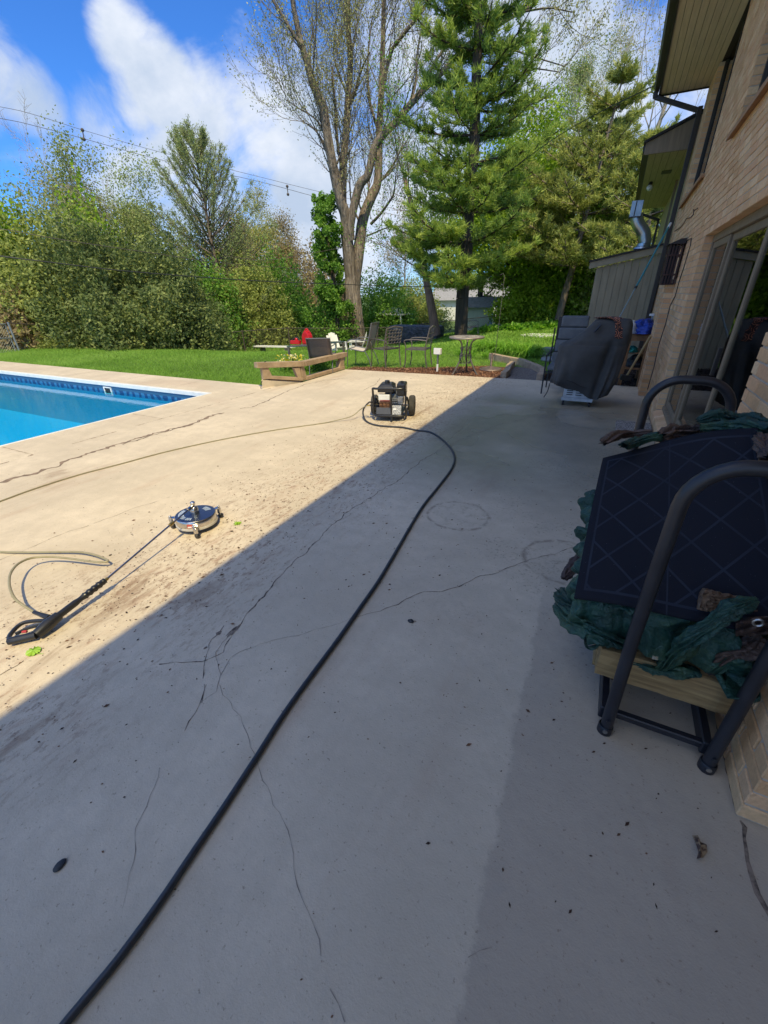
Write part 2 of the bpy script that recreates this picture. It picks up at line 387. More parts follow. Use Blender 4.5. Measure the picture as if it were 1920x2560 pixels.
# ------------------------------------------------------------------ concrete
def concrete(name, deck=False):
    m, nt, b = newmat(name); l = nt.links
    ge = N_(nt, 'ShaderNodeNewGeometry'); P = ge.outputs['Position']
    sp = N_(nt, 'ShaderNodeSeparateXYZ'); l.new(P, sp.inputs[0])
    def mth(op, a, b_=None, c=None, clamp=False):
        x = N_(nt, 'ShaderNodeMath'); x.operation = op; x.use_clamp = clamp
        for i, v in enumerate((a, b_, c)):
            if v is None: continue
            if isinstance(v, (int, float)): x.inputs[i].default_value = v
            else: l.new(v, x.inputs[i])
        return x.outputs[0]
    def nz(s, d=5, r=.6, st=None, dist=0):
        x = N_(nt, 'ShaderNodeTexNoise', Scale=s, Detail=d, Roughness=r, Distortion=dist); src = P
        if st: mp = N_(nt, 'ShaderNodeMapping'); mp.inputs['Scale'].default_value = st; mp.inputs['Rotation'].default_value = (0, 0, .15); l.new(P, mp.inputs[0]); src = mp.outputs[0]
        l.new(src, x.inputs['Vector']); return x.outputs[0]
    def rng(v, a, b_, c=0, d=1, sm=True):
        x = N_(nt, 'ShaderNodeMapRange'); x.interpolation_type = 'SMOOTHSTEP' if sm else 'LINEAR'
        l.new(v, x.inputs[0])
        for i, q in enumerate((a, b_, c, d)): x.inputs[i+1].default_value = q
        return x.outputs[0]
    def mix(f, a, b_, mode='MIX'):
        x = N_(nt, 'ShaderNodeMix'); x.data_type = 'RGBA'; x.blend_type = mode
        if isinstance(f, (int, float)): x.inputs[0].default_value = f
        else: l.new(f, x.inputs[0])
        for i, v in ((6, a), (7, b_)):
            if isinstance(v, tuple): x.inputs[i].default_value = (*v, 1)
            else: l.new(v, x.inputs[i])
        return x.outputs[2]
    base = mix(rng(nz(.9, 6, .62), .33, .68), (.51, .43, .318), (.645, .545, .405))
    base = mix(rng(nz(7, 6, .7), .3, .7, .0, .5), base, (.44, .37, .27))
    base = mix(rng(nz(2.6, 6, .6, (1, .22, 1)), .56, .74, 0, .45), base, (.40, .28, .19))
    if not deck:
        # uncleaned strip on the house side, ragged boundary
        A = G(1310, 1690); B = G(1130, 2560); C_ = G(1330, 1300)
        wig = mth('MULTIPLY', mth('SUBTRACT', nz(5.5, 6, .75), .5), .12)
        k = (B[0]-A[0])/(B[1]-A[1])
        xb = mth('ADD', mth('MULTIPLY', mth('SUBTRACT', sp.outputs[1], float(A[1])), float(k)), float(A[0]))
        dd = mth('ADD', mth('SUBTRACT', sp.outputs[0], xb), wig)
        dirty = mth('MULTIPLY', rng(dd, -.006, .02), rng(sp.outputs[1], 1.7, 2.5, 1, 0))
        base = mix(mth('MULTIPLY', dirty, .48), base, (.30, .245, .19))
        # dirtier zone in the middle distance, speckled
        mid = mth('MULTIPLY', rng(sp.outputs[1], 1.3, 2.1), rng(sp.outputs[0], -1.1, -.3))
        spk = rng(nz(38, 4, .7), .52, .66)
        pat = rng(nz(1.6, 5, .6), .42, .62)
        base = mix(mth('MULTIPLY', mth('MULTIPLY', spk, pat), mth('MULTIPLY', mid, .55)), base, (.16, .14, .12))
        # two planter rings
        for (px, py, rr) in ((1145, 1288, .235), (1410, 1402, .25)):
            c = G(px, py)
            vm = N_(nt, 'ShaderNodeVectorMath', operation='DISTANCE'); l.new(P, vm.inputs[0]); vm.inputs[1].default_value = tuple(c)
            dist = mth('ADD', vm.outputs['Value'], mth('MULTIPLY', mth('SUBTRACT', nz(6, 3), .5), .05))
            ring = mth('SUBTRACT', 1.0, mth('DIVIDE', mth('ABSOLUTE', mth('SUBTRACT', dist, rr)), .022), clamp=True)
            ins = mth('MULTIPLY', rng(dist, rr-.02, rr, 1, 0), rng(nz(17, 5, .75), .5, .66, 0, .5))
            base = mix(mth('MULTIPLY', mth('MAXIMUM', mth('MULTIPLY', ring, rng(nz(20, 4), .35, .6)), ins), .6), base, (.12, .08, .055))
        # reddish leaf stains beside the shadow line, sunlit side
        red = mth('MULTIPLY', rng(sp.outputs[0], -3.3, -2.2), rng(sp.outputs[0], -2.1, -1.2, 1, 0))
        base = mix(mth('MULTIPLY', mth('MULTIPLY', red, rng(nz(14, 5, .7, (1, .35, 1)), .5, .7)), .5), base, (.33, .19, .12))
        silt = mth('MULTIPLY', red, mth('MULTIPLY', rng(nz(30, 5, .75, (1, .5, 1)), .5, .62), rng(nz(1.3, 4, .6), .36, .56)))
        base = mix(mth('MULTIPLY', silt, .75), base, (.20, .12, .075))
        stk = mth('MULTIPLY', rng(nz(5, 7, .7, (1, .22, 1), .6), .52, .7), rng(nz(.7, 3, .5), .4, .6))
        base = mix(mth('MULTIPLY', mth('MULTIPLY', stk, mth('ADD', red, rng(sp.outputs[0], -3.6, -5.2, 0, .8), clamp=True)), .75), base, (.22, .14, .085))
        wetm = mth('MULTIPLY', mth('MULTIPLY', rng(sp.outputs[1], 2.6, 4.2), rng(sp.outputs[0], -2.3, -1.4)), rng(nz(.7, 3, .5), .15, .5))
        wet = mth('MULTIPLY', wetm, rng(sp.outputs[1], 8.2, 6.5, 0, 1))
        base = mix(mth('MULTIPLY', wet, .8), base, mix(1.0, base, (.40, .45, .47), 'MULTIPLY'))
        rough = mth('SUBTRACT', .78, mth('MULTIPLY', wet, .52))
        l.new(rough, b.inputs['Roughness'])
    else:
        base = mix(rng(nz(1.5, 4, .5, (.25, 1, 1)), .5, .7, 0, .3), base, (.44, .31, .22))
        b.inputs['Roughness'].default_value = .85
    # fine pits and stains
    base = mix(rng(nz(60, 3, .7), .61, .72, 0, .6), base, (.17, .12, .08))
    l.new(base, b.inputs['Base Color'])
    hb = mth('ADD', mth('MULTIPLY', nz(150, 3), .35), mth('MULTIPLY', nz(26, 5, .7), .65))
    bp = N_(nt, 'ShaderNodeBump', Strength=.5, Distance=.006); l.new(hb, bp.inputs['Height']); l.new(bp.outputs[0], b.inputs['Normal'])
    return m
M = {}
M['conc'] = concrete('patio concrete'); M['deck'] = concrete('pool deck concrete', True)
M['crack'] = pm('crack dirt', (.06, .045, .035), .9, c2=(.26, .2, .15), scale=30, lo=.4, hi=.6)
M['crack2'] = pm('joint dirt', (.12, .085, .06), .9, c2=(.28, .2, .14), scale=12)
M['white'] = pm('white vinyl', (.78, .78, .76), .4, c2=(.68, .68, .66), scale=6)
M['soil'] = pm('soil', (.05, .03, .02), .95, c2=(.02, .013, .01), scale=20, bump=.6, bdist=.03)

YW = 8.86      # far edge of the patio
PXE = -6.37; PYE = 5.45   # pool corner
patio = MB().prism([(-5.62,-9),(3,-9),(3,1.05),(.99,1.05),(.74,YW),(-1.1,YW+.02),(-5.45,8.72),(-5.42,6.98),(-5.62,6.5)], -.16, 0).build('patio', M['conc']); patio['kind'] = 'structure'
dk = MB().box((PXE+.0,-9,-.16), (-5.632, 6.46,-.004))
dk.box((-22, PYE+.0, -.16), (PXE, 6.46, -.004))
deck = dk.build('pool_deck', M['deck']); deck['kind'] = 'structure'
def ribbon(pts, w, mat, parent, z=.0012, seed=1, jag=.012, step=.03, dash=0.0, name='crack'):
    r = random.Random(seed); P = []
    for a, b in zip(pts[:-1], pts[1:]):
        a = np.array(a[:2], float); b = np.array(b[:2], float); n = max(1, int(np.linalg.norm(b-a)/step))
        for i in range(n): P.append(a+(b-a)*i/n)
    P.append(np.array(pts[-1][:2], float)); mb = MB(); off = 0; Q = []
    for i, p in enumerate(P):
        q = P[min(i+1, len(P)-1)]-P[max(i-1, 0)]; q = q/max(np.linalg.norm(q), 1e-6); nn = np.array([-q[1], q[0]])
        off = off*.75 + r.uniform(-jag, jag)
        ww = w*(.35+1.3*r.random()**1.6)
        c = p+nn*off; Q.append((c-nn*ww/2, c+nn*ww/2))
    on = True
    for i in range(len(Q)-1):
        if dash and r.random() < .3: on = r.random() > dash
        if not on: continue
        (a, b), (c, d) = Q[i], Q[i+1]
        mb.add([(a[0],a[1],z),(b[0],b[1],z),(d[0],d[1],z),(c[0],c[1],z)], [(0,3,2,1)])
    if mb.f: return mb.build(name, mat, parent)
def gp(f, pts): return [G(*f(*p)) for p in pts]
cr = [
 (gp(k8, [(1130,0),(1040,45),(970,90),(890,150),(760,240),(650,320),(610,360),(560,420),(470,490),(410,565),(340,640),(285,710)]), .011, 0),
 ([G(1149,1100), G(1200,1080), G(1260,1058), G(1350,1040)], .016, 0), ([G(1350,1040), G(1420,1030), G(1500,1008)], .01, .3),
 (gp(k8, [(285,710),(262,760),(240,800),(160,832),(60,835),(0,840)]), .007, 0), (gp(k7, [(0,-55),(-60,-30)]), .005, .3),
 (gp(k8, [(240,700),(180,770),(165,830),(170,880),(162,900),(165,990)]), .006, .2), (gp(k8, [(262,730),(215,800),(222,860),(235,885)]), .004, .2),
 (gp(k8, [(1660,400),(1560,410),(1500,425),(1400,452),(1320,480),(1250,505),(1190,520),(1100,560),(1060,570),(1000,575),(900,622),(830,645),(760,665)]), .0065, 0),
 (gp(k8, [(760,665),(650,700),(520,745),(400,765),(300,800),(262,820),(235,890),(210,950),(150,994)]), .0035, 0),
 (gp(k7, [(475,10),(500,50),(520,80),(580,230),(640,370),(650,440),(690,560),(740,743)]), .0032, .15),
 (gp(k7, [(445,10),(420,70),(395,110)]), .005, .1), (gp(k7, [(345,190),(325,250),(300,320),(280,420),(270,490)]), .0028, .3),
 (gp(k7, [(1062,578),(1035,582),(1015,605)]), .004, 0),
 (gp(z3, [(880,1250),(960,1290),(1060,1310)]), .014, .1), (gp(z3, [(880,1010),(1000,1025),(1240,1045)]), .014, .15), (gp(z3, [(0,1350),(200,1290),(500,1245)]), .012, .4),
 (gp(s7, [(1370,110),(1290,140),(1180,190),(1030,240),(940,265),(800,310),(720,345),(640,375),(540,410),(450,440),(330,480),(200,545),(130,575),(0,625)]), .006, .35),
 (gp(q5, [(0,990),(80,980),(150,950),(240,905),(300,880),(430,830),(480,822),(560,805),(700,790)]), .03, 0),
 (gp(q5, [(930,770),(880,830),(800,870)]), .02, .2), (gp(q5, [(1000,820),(1100,870),(1250,890),(1400,880)]), .02, .3),
 (gp(s7, [(0,1375),(60,1340),(160,1280)]), .006, .3),
]
M['faint'] = pm('faint crack', (.2, .165, .13), .9, c2=(.36, .3, .24), scale=40)
for i, (pts, w, ds) in enumerate(cr): ribbon(pts, w*.62, M['faint' if w < .0045 else 'crack'], patio, seed=i, dash=ds, jag=.008 if w < .008 else .013)
ribbon(gp(p9, [(1659,540),(1600,552),(1500,585),(1440,612),(1380,632),(1290,655),(1200,680),(1060,720),(980,745),(900,770),(800,805),(700,832),(560,880),(400,940),(250,985),(130,1020),(0,1060),(-200,1120)]), .05, M['crack2'], patio, z=.0012, jag=.03, seed=50)
ribbon(gp(p9, [(1500,590),(1380,636),(1200,684),(1060,722),(900,774)]), .018, M['crack'], patio, z=.0022, jag=.02, seed=51)
# straight joint between deck and patio, saw joints across the deck
ribbon([(-5.626,-8),(-5.626,6.46)], .014, M['crack2'], deck, z=.0012, jag=.001, seed=52, dash=.15, name='joint')
for yy in (-1.2, .55, 2.2, 3.9): ribbon([(PXE+.06,yy),(-5.64,yy)], .007, M['crack2'], deck, z=-.0015, jag=.002, seed=int(yy*10)+90, name='joint')
for xx in (-7.6,-9.4,-11.2,-13,-14.8): ribbon([(xx,PYE+.05),(xx+.02,6.44)], .007, M['crack2'], deck, z=-.0015, jag=.002, seed=int(-xx*10), name='joint')
ribbon([G(*q) for q in ((1848,2052),(1862,2068),(1868,2125),(1882,2185),(1902,2235),(1935,2290),(1990,2400))], .011, M['crack'], patio, seed=77, jag=.006)
ribbon([G(*q) for q in ((1606,968),(1629,1072),(1700,1390),(1808,1873),(1845,2035))], .012, M['crack'], patio, seed=78, jag=.003)
# spalled patch at the crack corner
for (px, py, rx, ry, sd) in ((k8(276,722)[0],k8(276,722)[1],.026,.085,3),(k8(222,728)[0],k8(222,728)[1],.026,.026,4),(k8(170,785)[0],k8(170,785)[1],.012,.02,5)):
    c = G(px, py); rr = random.Random(sd); n = 14
    MB().add([(c[0]+rx*math.cos(2*math.pi*i/n)*rr.uniform(.5,1.1)*.7, c[1]+ry*math.sin(2*math.pi*i/n)*rr.uniform(.5,1.1)*.7, .0016) for i in range(n)], [tuple(range(n))]).build('crack', M['crack'], patio)

# ------------------------------------------------------------------ ground
def lawnmat():
    m, nt, b = newmat('lawn soil and grass'); l = nt.links
    ge = N_(nt, 'ShaderNodeNewGeometry')
    a = N_(nt, 'ShaderNodeTexNoise', Scale=1.1, Detail=5); l.new(ge.outputs['Position'], a.inputs['Vector'])
    c = N_(nt, 'ShaderNodeTexNoise', Scale=30, Detail=4); l.new(ge.outputs['Position'], c.inputs['Vector'])
    mx = N_(nt, 'ShaderNodeMath'); mx.operation = 'ADD'; l.new(a.outputs[0], mx.inputs[0]); l.new(c.outputs[0], mx.inputs[1])
    cr = N_(nt, 'ShaderNodeValToRGB'); hm = N_(nt, 'ShaderNodeMath'); hm.operation = 'MULTIPLY'; hm.inputs[1].default_value = .5
    l.new(mx.outputs[0], hm.inputs[0]); l.new(hm.outputs[0], cr.inputs[0])
    cr.color_ramp.elements[0].position = .38; cr.color_ramp.elements[0].color = (.045, .075, .012, 1)
    cr.color_ramp.elements[1].position = .62; cr.color_ramp.elements[1].color = (.11, .19, .03, 1)
    l.new(cr.outputs[0], b.inputs['Base Color']); b.inputs['Roughness'].default_value = .9
    bp = N_(nt, 'ShaderNodeBump', Strength=.7, Distance=.05); l.new(c.outputs[0], bp.inputs['Height']); l.new(bp.outputs[0], b.inputs['Normal'])
    return m
xs = np.concatenate([np.linspace(-400,-60,12), np.arange(-56,20,1.0), np.linspace(24,400,12)])
ys = np.concatenate([np.linspace(-200,-20,8), np.arange(-16,60,1.0), np.linspace(64,600,14)])
XX, YY = np.meshgrid(xs, ys, indexing='ij'); ZZ = terr(XX, YY)
P = np.stack([XX, YY, ZZ], 2).reshape(-1, 3); nx, ny = len(xs), len(ys); F = []
for i in range(nx-1):
    for j in range(ny-1):
        cx_, cy_ = (xs[i]+xs[i+1])/2, (ys[j]+ys[j+1])/2
        if -17 < cx_ < -6 and -7 < cy_ < 6: continue
        F.append((i*ny+j, (i+1)*ny+j, (i+1)*ny+j+1, i*ny+j+1))
me = bpy.data.meshes.new('lawn'); me.from_pydata(P.tolist(), [], F); me.polygons.foreach_set('use_smooth', [True]*len(F)); me.materials.append(lawnmat())
lawn = bpy.data.objects.new('lawn', me); COL.objects.link(lawn); lawn['kind'] = 'structure'

# ------------------------------------------------------------------ pool
PX0, PY0 = -16.2, -6.0
MB().box((PX0-.7,PY0,-.16), (PX0,PYE,-.004)).box((PX0-.7,PY0-.8,-.16), (PXE,PY0,-.004)).build('pool_deck', M['deck'])['kind'] = 'structure'
def linermat():
    m, nt, b = newmat('pool liner'); l = nt.links
    ge = N_(nt, 'ShaderNodeNewGeometry'); sp = N_(nt, 'ShaderNodeSeparateXYZ'); l.new(ge.outputs['Position'], sp.inputs[0])
    ad = N_(nt, 'ShaderNodeMath'); ad.operation = 'ADD'; l.new(sp.outputs[0], ad.inputs[0]); l.new(sp.outputs[1], ad.inputs[1])
    cb = N_(nt, 'ShaderNodeCombineXYZ'); l.new(ad.outputs[0], cb.inputs[0]); l.new(sp.outputs[2], cb.inputs[1])
    wv = N_(nt, 'ShaderNodeTexWave', Scale=1.6, Distortion=3.5, Detail=2); wv.inputs['Detail Scale'].default_value = 3; l.new(cb.outputs[0], wv.inputs['Vector'])
    cr = N_(nt, 'ShaderNodeValToRGB'); l.new(wv.outputs[0], cr.inputs[0])
    cr.color_ramp.elements[0].position = .4; cr.color_ramp.elements[0].color = (.012, .05, .16, 1)
    cr.color_ramp.elements[1].position = .6; cr.color_ramp.elements[1].color = (.03, .16, .34, 1)
    def band(a, b_):
        x = N_(nt, 'ShaderNodeMath'); x.operation = 'GREATER_THAN'; l.new(sp.outputs[2], x.inputs[0]); x.inputs[1].default_value = a
        y = N_(nt, 'ShaderNodeMath'); y.operation = 'LESS_THAN'; l.new(sp.outputs[2], y.inputs[0]); y.inputs[1].default_value = b_
        z = N_(nt, 'ShaderNodeMath'); z.operation = 'MULTIPLY'; l.new(x.outputs[0], z.inputs[0]); l.new(y.outputs[0], z.inputs[1]); return z.outputs[0]
    m1 = N_(nt, 'ShaderNodeMix'); m1.data_type = 'RGBA'; m1.inputs[6].default_value = (.008, .34, .52, 1); l.new(cr.outputs[0], m1.inputs[7]); l.new(band(-.24, -.14), m1.inputs[0])
    m2 = N_(nt, 'ShaderNodeMix'); m2.data_type = 'RGBA'; l.new(m1.outputs[2], m2.inputs[6]); m2.inputs[7].default_value = (.03, .10, .20, 1); l.new(band(-.14, .2), m2.inputs[0])
    l.new(m2.outputs[2], b.inputs['Base Color']); b.inputs['Roughness'].default_value = .45
    return m
M['liner'] = linermat()
def bottommat():
    return pm('pool floor liner', (.006, .54, .86), .5, c2=(.005, .47, .8), scale=14, detail=6, lo=.3, hi=.7)
def watermat():
    m, nt, b = newmat('pool water'); l = nt.links; nt.nodes.remove(b)
    ge = N_(nt, 'ShaderNodeNewGeometry')
    nz = N_(nt, 'ShaderNodeTexNoise', Scale=6, Detail=4, Roughness=.55, Distortion=.6); mp = N_(nt, 'ShaderNodeMapping'); mp.inputs['Scale'].default_value = (1, 1.6, 1)
    l.new(ge.outputs['Position'], mp.inputs[0]); l.new(mp.outputs[0], nz.inputs['Vector'])
    bp = N_(nt, 'ShaderNodeBump', Strength=.07, Distance=.02); l.new(nz.outputs[0], bp.inputs['Height'])
    fr = N_(nt, 'ShaderNodeFresnel', IOR=1.33); l.new(bp.outputs[0], fr.inputs['Normal'])
    gl = N_(nt, 'ShaderNodeBsdfGlossy', Roughness=.015); l.new(bp.outputs[0], gl.inputs['Normal'])
    tr = N_(nt, 'ShaderNodeBsdfTransparent'); tr.inputs[0].default_value = (.40, .86, 1.0, 1)
    mx = N_(nt, 'ShaderNodeMixShader'); l.new(fr.outputs[0], mx.inputs[0]); l.new(tr.outputs[0], mx.inputs[1]); l.new(gl.outputs[0], mx.inputs[2])
    l.new(mx.outputs[0], nt.nodes['Material Output'].inputs[0]); return m
WL = -.185
pool = empty('swimming_pool', ((PX0+PXE)/2, PYE, 0), 'rectangular in-ground pool with blue patterned liner and white coping beside the sunlit patio', 'swimming pool')
MB().add([(PX0,PYE-.012,-1.3),(PXE,PYE-.012,-1.3),(PXE,PYE-.012,-.05),(PX0,PYE-.012,-.05)], [(0,1,2,3)]).add([(PXE-.012,PY0,-1.3),(PXE-.012,PYE,-1.3),(PXE-.012,PYE,-.05),(PXE-.012,PY0,-.05)], [(0,3,2,1)]).add([(PX0,PY0,-1.3),(PX0,PYE,-1.3),(PX0,PYE,-.05),(PX0,PY0,-.05)], [(0,1,2,3)]).add([(PX0,PY0,-1.3),(PXE,PY0,-1.3),(PXE,PY0,-.05),(PX0,PY0,-.05)], [(3,2,1,0)]).build('wall', M['liner'], pool)
MB().add([(PX0,PY0,-1.05),(PXE,PY0,-1.05),(PXE,PYE,-1.05),(PX0,PYE,-1.05)], [(0,1,2,3)]).build('floor', bottommat(), pool)
cp = MB()
for a, b_ in (((PX0,PYE,0),(PXE+.035,PYE,0)), ((PXE,PYE+.035,0),(PXE,PY0,0))):
    pass
cp.box((PX0-.06,PYE-.03,-.07), (PXE+.012,PYE+.055,.006)).box((PXE-.02,PY0,-.06), (PXE+.012,PYE-.031,.005)).box((PX0-.06,PY0,-.06),(PX0+.03,PYE-.031,.006))
cp.build('coping', M['white'], pool, bevel=.008)
sk = G(*z_(0,850,2.9625)(800,352), -.17); sx_ = float(WY(*p9(800,352), PYE)[0])
MB().box((sx_-.13,PYE-.03,-.245), (sx_+.13,PYE-.003,-.225)).box((sx_-.13,PYE-.03,-.115), (sx_+.13,PYE-.003,-.095)).box((sx_-.13,PYE-.03,-.2249),(sx_-.10,PYE-.003,-.1151)).box((sx_+.10,PYE-.03,-.2249),(sx_+.13,PYE-.003,-.1151)).build('skimmer_frame', M['white'], pool)
M['black'] = pm('matte black', (.02, .02, .022), .6)
MB().box((sx_-.10,PYE-.018,-.2249),(sx_+.10,PYE-.0125,-.1151)).build('skimmer_opening', M['black'], pool)
pw = MB().add([(PX0,PY0,WL),(PXE,PY0,WL),(PXE,PYE,WL),(PX0,PYE,WL)], [(0,1,2,3)]).build('pool_water', watermat()); pw['kind'] = 'structure'

# ------------------------------------------------------------------ house
def brickmat(name, single):
    m, nt, b = newmat(name); l = nt.links
    if single: a = N_(nt, 'ShaderNodeObjectInfo').outputs['Random']
    else: a = N_(nt, 'ShaderNodeAttribute', attribute_name='v').outputs['Fac']
    cr = N_(nt, 'ShaderNodeValToRGB'); l.new(a, cr.inputs[0]); e = cr.color_ramp.elements
    e[0].color = (.60, .34, .16, 1); e[1].color = (.80, .54, .30, 1); e.new(.3).color = (.72, .46, .24, 1); e.new(.62).color = (.66, .37, .19, 1)
    tc = N_(nt, 'ShaderNodeNewGeometry'); n1 = N_(nt, 'ShaderNodeTexNoise', Scale=60, Detail=5, Roughness=.7); l.new(tc.outputs['Position'], n1.inputs['Vector'])
    mx = N_(nt, 'ShaderNodeMix'); mx.data_type = 'RGBA'; mx.blend_type = 'MULTIPLY'; mx.inputs[0].default_value = .3
    c2_ = N_(nt, 'ShaderNodeValToRGB'); l.new(n1.outputs[0], c2_.inputs[0]); c2_.color_ramp.elements[0].position = .32; c2_.color_ramp.elements[0].color = (.4, .38, .36, 1)
    c2_.color_ramp.elements[1].position = .6; c2_.color_ramp.elements[1].color = (1, 1, 1, 1)
    l.new(cr.outputs[0], mx.inputs[6]); l.new(c2_.outputs[0], mx.inputs[7]); l.new(mx.outputs[2], b.inputs['Base Color'])
    b.inputs['Roughness'].default_value = .85
    mp = N_(nt, 'ShaderNodeMapping'); mp.inputs['Scale'].default_value = (1, 2.2, .8); l.new(tc.outputs['Position'], mp.inputs[0])
    n2 = N_(nt, 'ShaderNodeTexNoise', Scale=55, Detail=3, Distortion=.8); l.new(mp.outputs[0], n2.inputs['Vector'])
    bp = N_(nt, 'ShaderNodeBump', Strength=.7, Distance=.006); l.new(n2.outputs[0], bp.inputs['Height']); l.new(bp.outputs[0], b.inputs['Normal'])
    return m
M['brick1'] = brickmat('face brick', True); M['brickn'] = brickmat('face brick run', False)
M['mortar'] = pm('mortar', (.52, .44, .34), .95, c2=(.43, .36, .28), scale=30, bump=.4, bdist=.004)
M['bronze'] = pm('dark bronze trim', (.035, .028, .022), .45, c2=(.025, .02, .017), scale=10)
M['trim'] = pm('brown wood trim', (.24, .18, .11), .6, c2=(.17, .125, .08), scale=14, stretch=(1,1,.1))
M['soffit'] = pm('soffit plank', (.66, .53, .37), .6, c2=(.56, .45, .31), scale=6, stretch=(6,.4,1))
M['soffit2'] = pm('olive soffit plank', (.46, .40, .24), .6, c2=(.38, .33, .19), scale=6, stretch=(6,.4,1))
M['siding'] = pm('painted siding', (.31, .26, .17), .75, c2=(.25, .21, .135), scale=7, stretch=(1,1,.25), bump=.2)
M['wingwall'] = pm('tan siding', (.42, .34, .17), .7, c2=(.36, .28, .13), scale=5)
M['shingle'] = pm('roof shingle', (.04, .037, .035), .9, c2=(.022, .02, .02), scale=25, bump=.5)
M['glass'] = None
def glassmat():
    m, nt, b = newmat('window glass'); l = nt.links; nt.nodes.remove(b)
    fr = N_(nt, 'ShaderNodeFresnel', IOR=1.62); gl = N_(nt, 'ShaderNodeBsdfGlossy', Roughness=.01)
    tr = N_(nt, 'ShaderNodeBsdfTransparent'); tr.inputs[0].default_value = (.72, .8, .78, 1)
    mx = N_(nt, 'ShaderNodeMixShader'); l.new(fr.outputs[0], mx.inputs[0]); l.new(tr.outputs[0], mx.inputs[1]); l.new(gl.outputs[0], mx.inputs[2])
    l.new(mx.outputs[0], nt.nodes['Material Output'].inputs[0]); return m
M['glass'] = glassmat()
XW = .675; Y0W = 1.18; Y1W = 11.5; ZW = 4.72
D0, D1, DZ0, DZ1 = 2.83, 6.2, .225, 2.04
OPEN = [(D0, D1, DZ0, DZ1), (8.13, 10.6, 2.92, ZW+.1), (3.3, 6.17, 2.92, ZW+.1)]
house = empty('brick_house', (XW+3, 5, 0), 'two-storey tan brick house with sliding glass doors along the right side of the patio', 'house')
CRS = .0677; BL = .2; BH = .0577
def intervals(z0, z1):
    iv = [(Y0W, Y1W)]
    for a, b_, c, d in OPEN:
        if z1 > c+.01 and z0 < d-.01:
            nv = []
            for u, v in iv:
                if b_ <= u or a >= v: nv.append((u, v)); continue
                if a > u: nv.append((u, a))
                if b_ < v: nv.append((b_, v))
            iv = nv
    return iv
brs = []
k = 0; z = 0.008
while z+BH < ZW:
    off = 0 if k % 2 == 0 else .105
    for u, v in intervals(z, z+BH):
        y = u
        first = BL if (k % 2 == 0) else .095
        y2 = min(u+first, v)
        while y < v-.02:
            e = min(y2, v)
            if v-e < .05: e = v
            brs.append((y, e, z)); y = e+.01; y2 = y+BL
    k += 1; z += CRS
def bscore(b):
    x, y, d = PX((XW, (b[0]+b[1])/2, b[2]+.03))
    if d < .1 or x > 1960 or y < -30 or y > 2590: return -1
    a = PX((XW, b[0], b[2]+.03)); c = PX((XW, b[1], b[2]+.03)); return math.hypot(a[0]-c[0], a[1]-c[1])*58/d
brs.sort(key=bscore, reverse=True)
shared = {}
rb = random.Random(5)
for (y0, y1, z0) in brs[:290]:
    key = round(y1-y0, 2); kk = (key, rb.randrange(3))
    if kk not in shared:
        L = key; mb = MB().box((0, -L/2, 0), (.1, L/2, BH)); ob = mb.build('brick', M['brick1'], None, bevel=.0035)
        shared[kk] = ob.data; COL.objects.unlink(ob); bpy.data.objects.remove(ob)
    o = bpy.data.objects.new('brick', shared[kk]); COL.objects.link(o); o.parent = house
    o.location = Vector((XW+rb.uniform(-.002, .002), (y0+y1)/2, z0)) - house.location
V = []; var = []
def cube_faces(x0, y0, z0, x1, y1, z1):
    p = [(x0,y0,z0),(x1,y0,z0),(x1,y1,z0),(x0,y1,z0),(x0,y0,z1),(x1,y0,z1),(x1,y1,z1),(x0,y1,z1)]
    return [p[i] for f in ((0,3,2,1),(4,5,6,7),(0,1,5,4),(2,3,7,6),(3,0,4,7)) for i in f]
for (y0, y1, z0) in brs[290:]:
    dx = rb.uniform(-.002, .002); V += cube_faces(XW+dx, y0, z0, XW+.1, y1, z0+BH); var += [rb.random()]*5
# return wall at the near corner and projecting piers beyond the door
k = 0; z = .008
while z < ZW:
    x = XW+.112 if k % 2 == 0 else XW+.112
    st = BL if k % 2 else .095
    xx = x
    while xx < 2.6:
        V += cube_faces(xx, Y0W, z, xx+st, Y0W+.1, z+BH); var += [rb.random()]*5; xx += st+.01; st = BL
    k += 1; z += CRS
for (ya, yb, pr, zt) in ((8.05, 8.3, .1, 1.62), (8.62, 8.86, .09, 1.62)):
    z = .008; k = 0
    while z < zt:
        V += cube_faces(XW-pr, ya, z, XW-.002, yb, z+BH); var += [rb.random()]*5; z += CRS
# rowlock sill under the doors, projecting
y = D0+.004
while y+.058 < D1:
    p = [(XW-.035, y, .125),(XW+.085, y, .165),(XW+.085, y+.0577, .165),(XW-.035, y+.0577, .125),(XW-.035, y, .19),(XW+.085, y, .232),(XW+.085, y+.0577, .232),(XW-.035, y+.0577, .19)]
    V += [p[i] for f in ((0,3,2,1),(4,5,6,7),(0,1,5,4),(2,3,7,6),(3,0,4,7)) for i in f]; var += [rb.random()]*5
    y += .0677
run = quadmesh('brick', np.array(V), 4, M['brickn'], house, var); run['kind'] = 'stuff'
